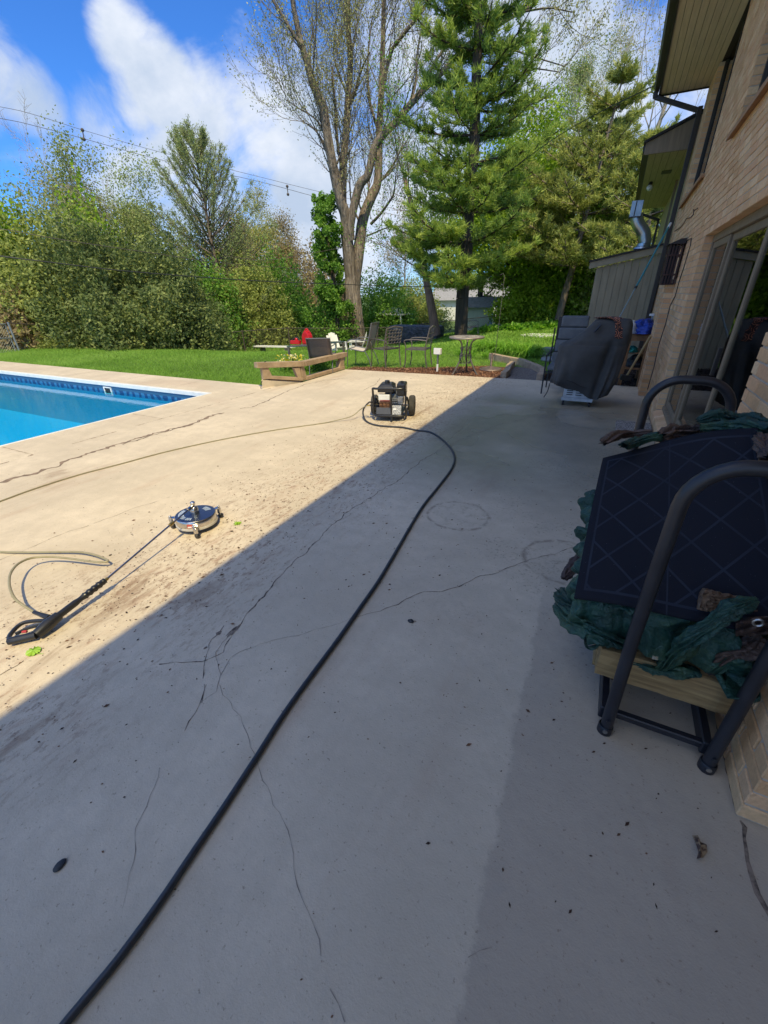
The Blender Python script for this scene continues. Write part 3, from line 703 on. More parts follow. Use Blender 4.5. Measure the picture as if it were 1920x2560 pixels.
# mortar backing
mo = MB(); X1 = XW+.006; X2 = XW+.1
mo.box((X1,Y0W+.006,0), (X2+.2,D0-.006,ZW)); mo.box((X1,D1+.006,0), (X2+.2,Y1W,2.914)); mo.box((X1,D0-.0061,0), (X2,D1+.0061,.12)); mo.box((X1,D0-.0061,DZ1+.008), (X2+.2,D1+.0061,2.914))
mo.box((X1,6.176,2.914),(X2+.2,8.124,ZW)); mo.box((X1,10.606,2.914),(X2+.2,Y1W,ZW)); mo.box((X1,D0-.0061,2.914),(X2+.2,3.294,ZW))
mo.box((XW-.03,D0+.005,.13),(X2,D1-.006,.17)); mo.box((X2+.2001,Y0W+.006,0),(2.7,Y0W+.1,ZW))
for (ya, yb, pr, zt) in ((8.05, 8.3, .1, 1.62), (8.62, 8.86, .09, 1.62)): mo.box((XW-pr+.006,ya+.005,0),(XW+.004,yb-.005,zt+.05))
mo.build('mortar_wall', M['mortar'], house)
MB().box((X2+.21,Y0W+.11,0),(7,Y0W+.3,ZW+.5)).box((X2+.21,Y1W-.1,0),(7,Y1W,ZW+.5)).box((6.8,Y0W+.3,0),(7,Y1W-.1,ZW)).build('back_wall', M['siding'], house)
# interior
M['inner'] = pm('interior wall', (.55, .56, .52), .9); M['blind'] = pm('pale blind fabric', (.5, .52, .5), .8, c2=(.44, .46, .45), scale=4)
M['curtain'] = pm('grey curtain', (.62, .64, .6), .9, c2=(.42, .44, .41), scale=9, stretch=(1,6,.1))
MB().box((3.2,D0-.5,0),(3.25,D1+.5,2.7)).box((.98,D0-.5,2.5),(3.2,D1+.5,2.55)).box((.98,D0-.5,.18),(3.2,D1+.5,.2)).build('room_wall', M['inner'], house)
MB().box((.98,Y0W+.4,2.62),(3.2,Y1W-.2,2.66)).build('room_floor', M['inner'], house)
# sliding door: frame, stiles, rails, panes
door = empty('sliding_door', (XW+.09, (D0+D1)/2, DZ0)); door.parent = house; door.location = Vector((XW+.09,(D0+D1)/2,DZ0)) - house.location
xf0, xf1 = XW+.075, XW+.16
MB().box((xf0,D0,DZ0-.0),(xf1,D0+.06,DZ1)).box((xf0,D1-.06,DZ0),(xf1,D1,DZ1)).box((xf0,D0+.0601,DZ1-.07),(xf1,D1-.0601,DZ1)).box((xf0-.02,D0+.0601,DZ0),(xf1,D1-.0601,DZ0+.045)).build('frame', M['trim'], door, bevel=.004)
MB().box((xf0-.05,D0,DZ1+.001),(xf0+.1,D1,DZ1+.03)).build('drip_cap', M['bronze'], door)
ym1 = float(WX(*z2(1310,640), XW+.1)[1]); ym2 = float(WX(*z2(1120,2212), XW+.1)[1])
stiles = [D1-.06, 5.28, 4.02, D0+.06]
for i in range(3):
    ya, yb = stiles[i+1], stiles[i]
    pn = MB(); xo = .02 if i % 2 else .0
    pn.box((xf0+.012+xo,yb-.06,DZ0+.046),(xf0+.045+xo,yb-.001,DZ1-.071)).box((xf0+.012+xo,ya+.001,DZ0+.046),(xf0+.045+xo,ya+.06,DZ1-.071)).box((xf0+.0125+xo,ya+.06,DZ0+.046),(xf0+.0445+xo,yb-.06,DZ0+.11)).box((xf0+.0125+xo,ya+.06,DZ1-.13),(xf0+.0445+xo,yb-.06,DZ1-.071))
    p = pn.build('sash', M['trim'], door, bevel=.003)
    MB().box((xf0+.026+xo,ya+.058,DZ0+.108),(xf0+.03+xo,yb-.058,DZ1-.128)).build('pane', M['glass'], p)
MB().box((xf0-.018,4.09,.95),(xf0+.01,4.12,1.15)).build('handle', M['bronze'], door, bevel=.004)
MB().box((XW+.19,D0,1.5),(XW+.2,D1,2.03)).build('blind', M['blind'], door)
cm = MB(); rr = random.Random(9)
for (ya, yb) in ((D1-.85, D1-.05), (4.25, 5.15), (2.95, 3.95)):
    n = int((yb-ya)/.02); pts = [(XW+.24+.02*math.sin(i*1.1)+rr.uniform(-.006,.006), ya+(yb-ya)*i/n) for i in range(n+1)]
    for (a, b_) in zip(pts[:-1], pts[1:]): cm.add([(a[0],a[1],.22),(b_[0],b_[1],.22),(b_[0],b_[1],2.0),(a[0],a[1],2.0)], [(0,1,2,3)], True)
cm.build('curtain', M['curtain'], door)
# upper windows
for (a, b_, zs) in ((8.13, 10.6, 2.92), (3.3, 6.17, 2.92)):
    wn = empty('window', (0,0,0)); wn.parent = house; wn.location = Vector((XW+.1,(a+b_)/2,zs)) - house.location
    MB().box((XW+.08,a,zs),(XW+.15,a+.055,ZW)).box((XW+.08,b_-.055,zs),(XW+.15,b_,ZW)).box((XW+.08,a+.0551,zs),(XW+.15,b_-.0551,zs+.06)).box((XW+.085,(a+b_)/2-.03,zs+.0601),(XW+.15,(a+b_)/2+.03,ZW)).build('frame', M['bronze'], wn)
    MB().box((XW+.11,a+.055,zs+.06),(XW+.115,b_-.055,ZW)).build('pane', M['glass'], wn)
    MB().add([(XW-.05,a-.1,zs-.10),(XW+.1,a-.1,zs-.03),(XW+.1,b_+.1,zs-.03),(XW-.05,b_+.1,zs-.10),(XW-.05,a-.1,zs-.055),(XW+.1,a-.1,zs+.0),(XW+.1,b_+.1,zs+.0),(XW-.05,b_+.1,zs-.055)],
             [(0,3,2,1),(4,5,6,7),(0,1,5,4),(1,2,6,5),(2,3,7,6),(3,0,4,7)]).build('sill', pm('brick sill', (.4,.23,.12), .85, c2=(.3,.16,.08), scale=16, stretch=(1,3,1), bump=.3), wn)
    MB().box((XW+.35,a,zs+.05),(XW+.36,b_,ZW)).build('curtain', M['curtain'], wn)
# eave: fascia, gutter, soffit planks, roof
ZE = 4.73; XG = -.2; YE0 = -4; YE1 = 11.62
nb = 9; wpl = (XW+.04-(XG+.13))/nb
for i in range(nb):
    x = XG+.13+i*wpl
    MB().box((x+.0025,YE0,ZE),(x+wpl-.0025,YE1,ZE+.012)).build('soffit_plank', M['soffit'], house, bevel=.002)
MB().box((XG+.131,YE0+.01,ZE+.0125),(1.2,YE1-.01,ZE+.05)).build('soffit_backing', M['bronze'], house)
MB().box((XG+.10,YE0,ZE-.02),(XG+.13,YE1,ZE+.19)).build('fascia', M['bronze'], house)
MB().box((XG+.1301,YE1-.001,ZE-.02),(XW+.1,YE1+.03,ZE+.19)).build('rake_board', M['bronze'], house)
gt = MB(); prof = [(XG+.095,ZE+.17),(XG+.095,ZE+.05),(XG+.03,ZE+.05),(XG+.012,ZE+.1),(XG,ZE+.12),(XG,ZE+.17),(XG+.006,ZE+.17),(XG+.006,ZE+.125),(XG+.036,ZE+.056),(XG+.089,ZE+.056),(XG+.089,ZE+.17)]
n = len(prof); gt.add([(p[0],YE0,p[1]) for p in prof]+[(p[0],YE1+.02,p[1]) for p in prof], [(i,(i+1)%n,(i+1)%n+n,i+n) for i in range(n)]+[tuple(range(n))[::-1],tuple(range(n,2*n))])
gt.build('gutter', M['bronze'], house)
MB().add([(XG+.02,YE0-.1,ZE+.20),(4.0,YE0-.1,ZE+1.55),(4.0,YE1+.1,ZE+1.55),(XG+.02,YE1+.1,ZE+.20),(XG+.02,YE0-.1,ZE+.24),(4.0,YE0-.1,ZE+1.6),(4.0,YE1+.1,ZE+1.6),(XG+.02,YE1+.1,ZE+.24)],
         [(0,3,2,1),(4,5,6,7),(0,1,5,4),(1,2,6,5),(2,3,7,6),(3,0,4,7)]).add([(4.0,YE0-.1,ZE+1.6),(8.2,YE0-.1,ZE+.2),(8.2,YE1+.1,ZE+.2),(4.0,YE1+.1,ZE+1.6)],[(0,1,2,3)]).build('roof', M['shingle'], house)
MB().add([(XW+.1,YE1-.13,ZE+.05),(7.4,YE1-.13,ZE+.05),(4.0,YE1-.13,ZE+1.5)],[(0,1,2)]).build('gable', M['siding'], house)
# porch roof behind the camera belongs to the same house
MB().box((XW+2.1,-6,0),(XW+2.3,Y0W-.01,ZE)).build('side_wall', M['siding'], house)
dsp = MB(); e1 = (XG+.05, 11.55, ZE+.05); wp = (XW-.06, 11.42)
dsp.bar(e1, (XG+.05, 11.55, ZE-.05), .075, .075, (1,0,0)).bar((XG+.05,11.56,ZE-.03), (wp[0],wp[1]+.04,ZE-.36), .07, .07).bar((wp[0],wp[1],ZE-.31), (wp[0],wp[1],.08), .08, .08, (1,0,0))
dsp.bar((wp[0],wp[1],.1),(wp[0]-.05,wp[1]-.25,.03),.08,.06)
dsp.build('downspout', M['bronze'], house, bevel=.01)

# ---- lower wing with olive soffit, beyond
wing = empty('low_wing', (XW+2, 15, 0), 'lower house wing with olive soffit and dark gutter beyond the brick wall', 'house wing')
ZL = 3.9; XL = -.155; YL0 = 11.7; YL1 = 18.9
MB().box((XW+.03,Y1W+.01,0),(XW+.2,YL1,ZL)).build('wall', M['wingwall'], wing)
MB().box((XW-.02,14.6,0),(XW+.031,14.75,ZL)).build('corner_board', M['trim'], wing)
for i in range(6):
    w_ = (XW+.03-(XL+.1))/6; x = XL+.1+i*w_
    MB().box((x+.004,YL0,ZL),(x+w_-.004,YL1,ZL+.012)).build('soffit_plank', M['soffit2'], wing)
MB().box((XL+.101,YL0,ZL+.013),(1.5,YL1,ZL+.05)).build('soffit_backing', M['bronze'], wing)
MB().box((XL,YL0-.03,ZL+.02),(XL+.099,YL1,ZL+.14)).build('gutter', M['bronze'], wing, bevel=.01)
MB().add([(XL+.02,YL0-.05,ZL-.02),(XW+.1,YL0-.05,ZL-.02),(XW+.1,YL0-.05,ZL+.5),(XL+.02,YL0-.05,ZL+.16),(XL+.02,YL0,ZL-.02),(XW+.1,YL0,ZL-.02),(XW+.1,YL0,ZL+.5),(XL+.02,YL0,ZL+.16)],
         [(0,1,2,3),(7,6,5,4),(0,4,5,1),(1,5,6,2),(2,6,7,3),(3,7,4,0)]).build('rake_board', M['trim'], wing)
MB().add([(XL-.02,YL0-.1,ZL+.15),(5,YL0-.1,ZL+2.2),(5,YL1+.1,ZL+2.2),(XL-.02,YL1+.1,ZL+.15),(XL-.02,YL0-.1,ZL+.19),(5,YL0-.1,ZL+2.24),(5,YL1+.1,ZL+2.24),(XL-.02,YL1+.1,ZL+.19)],
         [(0,3,2,1),(4,5,6,7),(0,1,5,4),(1,2,6,5),(2,3,7,6),(3,0,4,7)]).build('roof', M['shingle'], wing)
MB().box((.28,13.4,ZL-.006),(.48,13.75,ZL-.001)).build('soffit_vent', M['bronze'], wing)
dn = MB(); dn.bar((XL+.05,YL1-.1,ZL+.03),(XL+.05,YL1-.1,ZL-.1),.07,.07,(1,0,0)).bar((XL+.05,YL1-.1,ZL-.08),(XW-.05,YL1-.1,ZL-.35),.07,.07).bar((XW-.05,YL1-.1,ZL-.32),(XW-.05,YL1-.1,0),.07,.07,(1,0,0)).build('downspout', M['bronze'], wing)
lp = WY(*z7(1035,550), 14.5)
fl = MB().ball((lp[0],14.5,ZL-.12), .07, 8).build('floodlight', pm('frosted bulb', (.7,.68,.6), .3), wing); MB().lathe([(.045,0),(.045,.06),(.02,.1)], (lp[0],14.5,ZL-.08), 12).build('floodlight_base', M['bronze'], wing)

# ---- lean-to shed against the wall
YS = 11.72
shed = empty('lean_to_shed', (0, YS+.6, 0), 'brown lean-to shed with vertical grooved siding and metal flue against the house', 'shed')
tl = WY(*z7(375,1420), YS); tr_ = WY(*z7(1290,1215), YS)
zl, zr = float(tl[2]), float(tr_[2]); xl_, xr_ = float(tl[0]), XW-.03
sl = (zr-zl)/(float(tr_[0])-xl_)
x = xl_; wpn = (xr_-xl_)/9
for i in range(9):
    a, b_ = x+.003, x+wpn-.003
    MB().add([(a,YS,-.05),(b_,YS,-.05),(b_,YS,zl+sl*(b_-xl_)),(a,YS,zl+sl*(a-xl_)),(a,YS+.02,-.05),(b_,YS+.02,-.05),(b_,YS+.02,zl+sl*(b_-xl_)),(a,YS+.02,zl+sl*(a-xl_))],
             [(0,1,2,3),(7,6,5,4),(0,4,5,1),(1,5,6,2),(2,6,7,3),(3,7,4,0)]).build('siding_panel', M['siding'], shed, bevel=.002)
    x += wpn
MB().box((xl_+.01,YS+.021,-.05),(xr_,YS+1.25,zl)).build('wall', M['siding'], shed)
dxo = .17; za = zl+.02-dxo*sl
def slab(mb, y0, y1, t0, t1, x0, x1):
    z0_ = lambda x: zl+.01+sl*(x-xl_)
    mb.add([(x0,y0,z0_(x0)+t0),(x1,y0,z0_(x1)+t0),(x1,y0,z0_(x1)+t1),(x0,y0,z0_(x0)+t1),(x0,y1,z0_(x0)+t0),(x1,y1,z0_(x1)+t0),(x1,y1,z0_(x1)+t1),(x0,y1,z0_(x0)+t1)],
           [(0,1,2,3),(7,6,5,4),(0,4,5,1),(1,5,6,2),(2,6,7,3),(3,7,4,0)]); return mb
slab(MB(), YS-.09, YS+1.35, .13, .165, xl_-dxo, xr_-.001).build('roof', M['shingle'], shed)
slab(MB(), YS-.06, YS-.02, -.0, .128, xl_-dxo+.02, xr_-.002).build('fascia', M['siding'], shed)
M['galv'] = pm('galvanised duct', (.42, .46, .5), .35, 1, c2=(.3, .34, .38), scale=5)
fy = YS+.5
def fz(a, b_): p = WY(*z7(a, b_), fy); return float(p[0]), float(p[2])
xb, zb = fz(985,1150); xm, zm = fz(920,830); xt, zt = fz(895,700)
flue = MB(); ctr = smooth_curve([(xb,fy,zb-.1),(xb+.02,fy,zb+.08),(fz(1010,1040)[0],fy,fz(1010,1040)[1]),(fz(1000,960)[0],fy,fz(1000,960)[1]),(fz(935,860)[0],fy,fz(935,860)[1]),(fz(905,790)[0],fy,fz(905,790)[1]),(fz(900,720)[0],fy,fz(900,720)[1])], 6)
rd = fz(1085,950)[0]-fz(1000,960)[0]
flue.tube(ctr, rd, 18).build('flue', M['galv'], shed)
for i in (8, 14, 20, 26):
    if i < len(ctr)-1:
        q = Vector(ctr[i]); t = Vector(ctr[i+1])-q; t.normalize()
        MB().tube([q-t*.006, q+t*.006], rd+.006, 18).build('flue_seam', M['galv'], shed)
MB().lathe([(rd+.07,0),(rd+.06,.03),(rd+.012,.05),(rd+.01,.1)], (xb,fy,zb-.03), 18).build('flue_flashing', M['galv'], shed)
bx0, bz0 = fz(800,775); bx1, bz1 = fz(1000,535)
capm = MB().box((bx0,fy-.12,bz0+.02),(bx1,fy+.12,bz1)); capm.build('flue_cap', M['galv'], shed, bevel=.004)
MB().box((bx0+(bx1-bx0)*.36,fy-.124,bz0+.03),(bx0+(bx1-bx0)*.46,fy-.1201,bz1-.01)).box((bx0-.004,fy-.126,bz0),(bx1+.004,fy+.126,bz0+.0199)).build('cap_band', M['bronze'], shed)
# ------------------------------------------------------------------ firewood rack with tarp and mat
M['rack'] = pm('black powder coat', (.018, .02, .026), .42, c2=(.012, .013, .018), scale=9, rvar=.1, bump=.15, bscale=60, bdist=.002)
M['wood'] = pm('weathered yellow timber', (.36, .24, .10), .8, c2=(.2, .125, .05), scale=9, detail=8, stretch=(.6, 6, 7), bump=.4, bdist=.004)
M['bark'] = pm('bark', (.13, .08, .05), .95, c2=(.045, .028, .02), scale=30, stretch=(.4, 1, 1), bump=1, bdist=.012)
rack = empty('firewood_rack', (.43, 1.95, 0), 'black tubular firewood rack with two bent hoops standing against the brick pier', 'firewood rack')
YA, YB_ = 1.325, 2.56; RT = .0215
def hoop(y, x0, x1, zt, lean=0):
    rr = .14; pts = [(x0+.012, y, .03), (x0, y, .5), (x0, y, zt-rr)]
    for i in range(1, 8):
        a = math.pi/2*i/8; pts.append((x0+rr-rr*math.cos(a), y, zt-rr+rr*math.sin(a)))
    pts += [(x0+rr, y, zt), (x1-rr, y, zt)]
    for i in range(1, 8):
        a = math.pi/2*i/8; pts.append((x1-rr+rr*math.sin(a), y, zt-rr+rr*math.cos(a)))
    pts += [(x1, y, zt-rr), (x1, y, .5), (x1-.0, y, .03)]
    return MB().tube(pts, RT, 20)
hp = hoop(YA, .268, .612, 1.135)
M['alu'] = pm('worn bright metal', (.6, .6, .58), .4, 1, c2=(.3,.3,.3), scale=30)
o = hp.build('hoop', M['rack'], rack, bevel=0)
for x in (.278, .612):
    MB().lathe([(.0001,-.004),(.027,-.004),(.027,.03),(.0245,.034)], (x, YA, .006), 16).build('foot_cap', M['rack'], rack)
    MB().lathe([(.0001,-.003),(.009,-.003),(.008,.002),(.0001,.003)], (x-.001, YA-.0265, .028), 10, axis='y').build('bolt', M['alu'], rack)
    MB().lathe([(.0001,-.003),(.008,-.003),(.007,.002),(.0001,.003)], (x, YA-.0255, .085), 10, axis='y').build('bolt', M['rack'], rack)
hoop(YB_, .228, .585, 1.15).build('hoop', M['rack'], rack)
MB().bar((.27, YA+.05, .062), (.61, YA+.05, .062), .028, .03).build('cross_bar', M['rack'], rack, bevel=.004)
MB().bar((.25, YB_-.03, .062), (.6, YB_-.03, .062), .028, .03).build('cross_bar', M['rack'], rack, bevel=.004)
for x in (.262, .6): MB().bar((x, YA+.03, .06), (x, YB_, .06), .03, .06).build('side_rail', M['rack'], rack, bevel=.004)
def plank(name, p0, p1, w, h, seed, label, grp=None):
    mb = MB(); p0 = Vector(p0); p1 = Vector(p1); d, a, b = frame(p1-p0); n = 14; r = random.Random(seed); vs = []; fs = []
    for i in range(n+1):
        p = p0.lerp(p1, i/n)
        for s_, t_ in ((-1,-1),(0,-1),(1,-1),(1,0),(1,1),(0,1),(-1,1),(-1,0)):
            vs.append(p+a*(w/2*s_+r.uniform(-.002,.002))+b*(h/2*t_+r.uniform(-.004,.004)*(1 if t_ > 0 else .3)))
    for i in range(n):
        for k in range(8): fs.append((i*8+k, i*8+(k+1)%8, (i+1)*8+(k+1)%8, (i+1)*8+k))
    fs += [tuple(range(8))[::-1], tuple(range(n*8, n*8+8))]
    o = mb.add(vs, fs).build(name, M['wood'], None, bevel=.002); return tag(o, label, 'timber', grp)
plank('timber', (.20, 1.455, .262), (.70, 1.455, .262), .085, .135, 1, 'rough split timber laid across the front of the firewood rack', 'timbers under the firewood')
plank('timber', (.22, 2.3, .15), (.72, 2.36, .15), .09, .12, 2, 'rough timber laid across the rear of the firewood rack under the tarp', 'timbers under the firewood')
plank('timber', (.235, 1.53, .17), (.235, 2.5, .17), .07, .09, 3, 'narrow timber running lengthwise below the left side of the green tarp', 'timbers under the firewood')
plank('timber', (.66, 1.53, .19), (.68, 2.5, .19), .08, .1, 4, 'narrow timber running lengthwise beside the brick pier under the tarp', 'timbers under the firewood')
# split logs under the tarp
def log(x, z, y0, y1, r0, seed, rot, lab):
    r = random.Random(seed); a0, a1 = (0, 2*math.pi) if seed % 3 == 0 else (rot, rot+2.1); n = 12
    mb = MB(); poly = [] if seed % 3 == 0 else [(0, 0)]
    for i in range(n+1 if seed % 3 else n):
        a = a0+(a1-a0)*i/n; q = r0*r.uniform(.92, 1.06); poly.append((q*math.cos(a), q*math.sin(a)))
    m = len(poly); vs = []
    for k in range(7):
        y = y0+(y1-y0)*k/6
        for (px, pz) in poly: vs.append((x+px+r.uniform(-.004,.004), y, z+pz+r.uniform(-.004,.004)))
    fs = [tuple(range(m)), tuple(range(6*m, 7*m))[::-1]]
    for k in range(6):
        for i in range(m): fs.append((k*m+i, (k+1)*m+i, (k+1)*m+(i+1)%m, k*m+(i+1)%m))
    o = mb.add(vs, fs).build('firewood_log', M['bark'], None); bm = bmesh.new(); bm.from_mesh(o.data); bmesh.ops.recalc_face_normals(bm, faces=bm.faces); bm.to_mesh(o.data); bm.free()
    return tag(o, lab, 'log', 'split logs under the tarp')
for i, (x, z, y0, y1, r0, rot) in enumerate([(.3,.4,1.48,1.93,.07,0),(.45,.41,1.47,1.94,.075,1),(.6,.4,1.5,1.92,.07,2),(.33,.4,2.0,2.44,.07,0),(.5,.4,2.0,2.45,.07,4),(.62,.43,2.0,2.43,.06,5),(.38,.53,1.5,1.92,.07,1),(.55,.54,1.5,1.93,.07,2)]):
    log(x, z, y0, y1, r0, i*3+(i % 2), rot, ['leftmost split log of the near row under the tarp','middle split log of the near row under the tarp','split log of the near row nearest the brick pier','leftmost split log of the rear row under the tarp','middle split log of the rear row under the tarp','split log of the rear row nearest the brick pier','left split log of the upper near row under the tarp','right split log of the upper near row under the tarp'][i])
# bark slab peeking out beside the mat
def rough_sheet(name, c, lx, ly, th, rot, seed, mat, lab, cat, amp=.01):
    r = np.random.default_rng(seed); nu, nv = 26, 14
    U, V_ = np.meshgrid(np.linspace(-1, 1, nu), np.linspace(-1, 1, nv), indexing='ij')
    Q = np.stack([U*lx/2*(1+.25*fbm(np.stack([V_*2, U*0, U*0+seed], -1), 1.5)), V_*ly/2*(.75+.6*fbm(np.stack([U*3, U*0, U*0+seed], -1), 1.2)), 0*U], -1)
    hgt = amp*(fbm(np.stack([U*6, V_*2, U*0+seed], -1), 1.6, 4, ridged=True)-.5)*2
    top = Q+np.array([0, 0, 1])*(hgt+th/2)[..., None]; bot = Q-np.array([0, 0, 1])*(th/2)
    ring = np.concatenate([top, bot[:, ::-1]], 1); m = np.array(Euler(rot).to_matrix())
    P = ring.reshape(-1, 3) @ m.T + np.array(c); P = P.reshape(ring.shape); nn = P.shape[1]
    mb = MB(); vs = P.reshape(-1, 3).tolist(); fs = []
    for i in range(nu-1):
        for j in range(nn): fs.append((i*nn+j, i*nn+(j+1) % nn, (i+1)*nn+(j+1) % nn, (i+1)*nn+j))
    fs += [tuple(range(nn))[::-1], tuple(range((nu-1)*nn, nu*nn))]
    return tag(mb.add(vs, fs, True).build(name, mat, None), lab, cat)
M['bark2'] = pm('splintered bark', (.26, .17, .10), .9, c2=(.07, .035, .02), scale=22, detail=8, stretch=(.5, 3, 2), bump=1, bdist=.01)
bp_ = WY(*z5(1315, 400), 1.50)
rough_sheet('bark_slab', (bp_[0]+.01, 1.46, bp_[2]-.012), .135, .075, .02, (1.0, .1, .15), 4, M['bark2'], 'splintered slab of brown bark between the dark mat and the green tarp', 'bark', .014)

# tarp: green one side, brown the other
def tarpmat(name, a, b_, c):
    m, nt, b = newmat(name); l = nt.links; b.inputs['Roughness'].default_value = .5
    tc = N_(nt, 'ShaderNodeTexCoord')
    n1 = N_(nt, 'ShaderNodeTexNoise', Scale=7, Detail=6, Roughness=.65); l.new(tc.outputs['Object'], n1.inputs['Vector'])
    cr = N_(nt, 'ShaderNodeValToRGB'); l.new(n1.outputs[0], cr.inputs[0]); e = cr.color_ramp.elements
    e[0].position = .32; e[0].color = (*a, 1); e[1].position = .7; e[1].color = (*c, 1); e.new(.5).color = (*b_, 1)
    l.new(cr.outputs[0], b.inputs['Base Color'])
    n2 = N_(nt, 'ShaderNodeTexNoise', Scale=38, Detail=5, Roughness=.6, Distortion=1.2); l.new(tc.outputs['Object'], n2.inputs['Vector'])
    vo = N_(nt, 'ShaderNodeTexVoronoi', Scale=16, feature='DISTANCE_TO_EDGE'); l.new(tc.outputs['Object'], vo.inputs['Vector'])
    ad = N_(nt, 'ShaderNodeMath'); ad.operation = 'ADD'; l.new(n2.outputs[0], ad.inputs[0]); l.new(vo.outputs['Distance'], ad.inputs[1])
    bp = N_(nt, 'ShaderNodeBump', Strength=.9, Distance=.012); l.new(ad.outputs[0], bp.inputs['Height']); l.new(bp.outputs[0], b.inputs['Normal'])
    return m
M['tarp'] = tarpmat('green woven tarp', (.008, .035, .028), (.012, .058, .044), (.04, .09, .045))
M['tarpb'] = tarpmat('brown tarp side', (.05, .03, .025), (.08, .05, .038), (.12, .08, .06))
def cloth_shell(fn, nu, nv, amp, seed, scale=5, fold=None):
    U, V_ = np.meshgrid(np.linspace(0, 1, nu), np.linspace(0, 1, nv), indexing='ij')
    P = fn(U, V_)
    du = np.gradient(P, axis=0); dv = np.gradient(P, axis=1); n = unit(np.cross(du, dv))
    f = (crumple(P, scale, seed)-.5)*1.6
    if fold is not None: f = f + fold(U, V_, P)
    return P + n*(amp*f)[..., None]
tarp = empty('tarp', (.4, 1.9, .3), 'crumpled green tarp with brown underside wrapped over the firewood on the rack', 'tarp')
def shellA(U, V_):
    # u runs across the heap (left hem, over the top, to the wall side), v from the near end to the far end
    a = U*math.pi*1.02
    v = V_
    endr = np.clip(np.minimum(v/.13, (1-v)/.12), 0, 1); rnd = np.sqrt(np.clip(1-(1-endr)**2, 0, 1))
    cxm = .37; hw = .30*(.62+.38*rnd); ht = .34*(.05+.95*rnd)
    sag = .06*np.sin(v*9)+.03*np.sin(v*23+U*5)
    x = cxm-hw*np.sign(np.cos(a))*np.abs(np.cos(a))**.62+0*v
    z = .385+ht*np.abs(np.sin(a))**.7 + sag*np.sin(a)*.5
    y = 1.36+v*1.22
    skirt = np.clip((.14-U)/.14, 0, 1)
    x = x - .05*np.sin(skirt*3.1) ; z = z-.02*skirt
    nearend = np.clip((.14-v)/.14, 0, 1)
    z = z - nearend*.02
    return np.stack([x, y, z], -1)
PA = cloth_shell(shellA, 150, 190, .055, 3, 8.5)
PA[..., 0] = np.minimum(PA[..., 0], XW-.012)
TL_ = WY(1507, 1145, 2.13); TR_ = WY(1897, 1067, 2.05); BLc_ = WY(1435, 1495, 1.415); BR_ = WY(1985, 1600, 1.40); RM2_ = (BR_+TR_)/2
for i in range(PA.shape[0]):     # keep the sheet below the mat lying on it
    for j in range(PA.shape[1]):
        x_, y_, zc_ = PA[i, j]
        v = (y_-1.41)/.7; u = (x_-.065)/.5
        if -.08 < v < 1.05 and -.1 < u < 1.15:
            zm = (BLc_[2]*(1-v)+TL_[2]*v)*(1-u)+((1-v)**2*BR_[2]+2*v*(1-v)*(RM2_[2]*2-.5*(BR_[2]+TR_[2]))+v*v*TR_[2])*u
            PA[i, j, 2] = min(zc_, max(zm-.03, .4 if v < .3 else zm-.03))
gridmesh('cover_sheet', PA, M['tarp'], tarp, thick=.002)
def tube_fold(name, pts, rad, seed, mat, flat=.6, amp=.45, nu=110, nv=72, sc=8, thick=0, up=(0,0,1)):
    ctr = np.array(smooth_curve(pts, 10)); idx = np.linspace(0, len(ctr)-1, nu); c = np.stack([np.interp(idx, np.arange(len(ctr)), ctr[:, k]) for k in range(3)], 1)
    t = unit(np.gradient(c, axis=0)); a = unit(np.cross(t, np.broadcast_to(np.array(up, float), t.shape))); b_ = np.cross(a, t)
    rad = np.interp(np.linspace(0, 1, nu), np.linspace(0, 1, len(rad)), rad)
    th = np.linspace(0, 2*np.pi, nv, endpoint=False); rr = rad[:, None]
    ring = a[:, None]*np.cos(th)[None, :, None] + b_[:, None]*(np.sin(th)*flat)[None, :, None]
    P0 = c[:, None]+ring*rr[..., None]
    f = fbm(np.stack([np.cos(th)[None]*2+0*rr, np.sin(th)[None]*2+0*rr, np.linspace(0, 3, nu)[:, None]+0*th[None]], -1), 1.6, 4, seed, ridged=True)-.55
    Q = P0.copy(); Q[:, :, :] = P0; f2 = crumple(P0, sc, seed+9, 3)-.5
    stre = np.stack([np.cos(th)[None]*1.6+0*rr, np.sin(th)[None]*1.6+0*rr, np.linspace(0, .8, nu)[:, None]+0*th[None]], -1); f3 = crumple(stre, 1.3, seed+2, 3)-.5
    P = c[:, None]+ring*(rr*(1+amp*1.0*f+amp*1.1*f2+amp*1.5*f3))[..., None]
    P = np.concatenate([P, P[:, :1]], 1)
    return gridmesh(name, P, mat, tarp, thick=thick)
def at(z, y): return tuple(WY(*z, y))
# near side: hanging green folds, left bulge, right-hand roll, brown flap with eyelet
tube_fold('fold', [at(z5(95,470),1.62), at(z5(190,560),1.52), at(z5(350,650),1.43), at(z5(500,730),1.42), at(z5(640,800),1.43)], [.03,.068,.075,.06,.04], 11, M['tarp'], .8)
tube_fold('fold', [at(z5(120,380),1.75), at(z5(200,480),1.6), at(z5(400,540),1.50), at(z5(600,600),1.49)], [.05,.07,.055,.03], 14, M['tarp'], .7)
tube_fold('fold', [at(z5(1560,440),1.42), at(z5(1400,500),1.37), at(z5(1240,610),1.36), at(z5(1080,760),1.37), at(z5(930,900),1.40), at(z5(800,985),1.42)], [.03,.05,.05,.055,.05,.02], 21, M['tarp'], .75)
tube_fold('fold', [at(z5(640,900),1.43), at(z5(800,940),1.42), at(z5(980,970),1.42), at(z5(1160,1000),1.43)], [.025,.042,.045,.025], 23, M['tarp'], .7)
tube_fold('fold', [at(z5(740,640),1.47), at(z5(880,720),1.46), at(z5(1000,770),1.46)], [.02,.03,.02], 29, M['tarp'], .6)
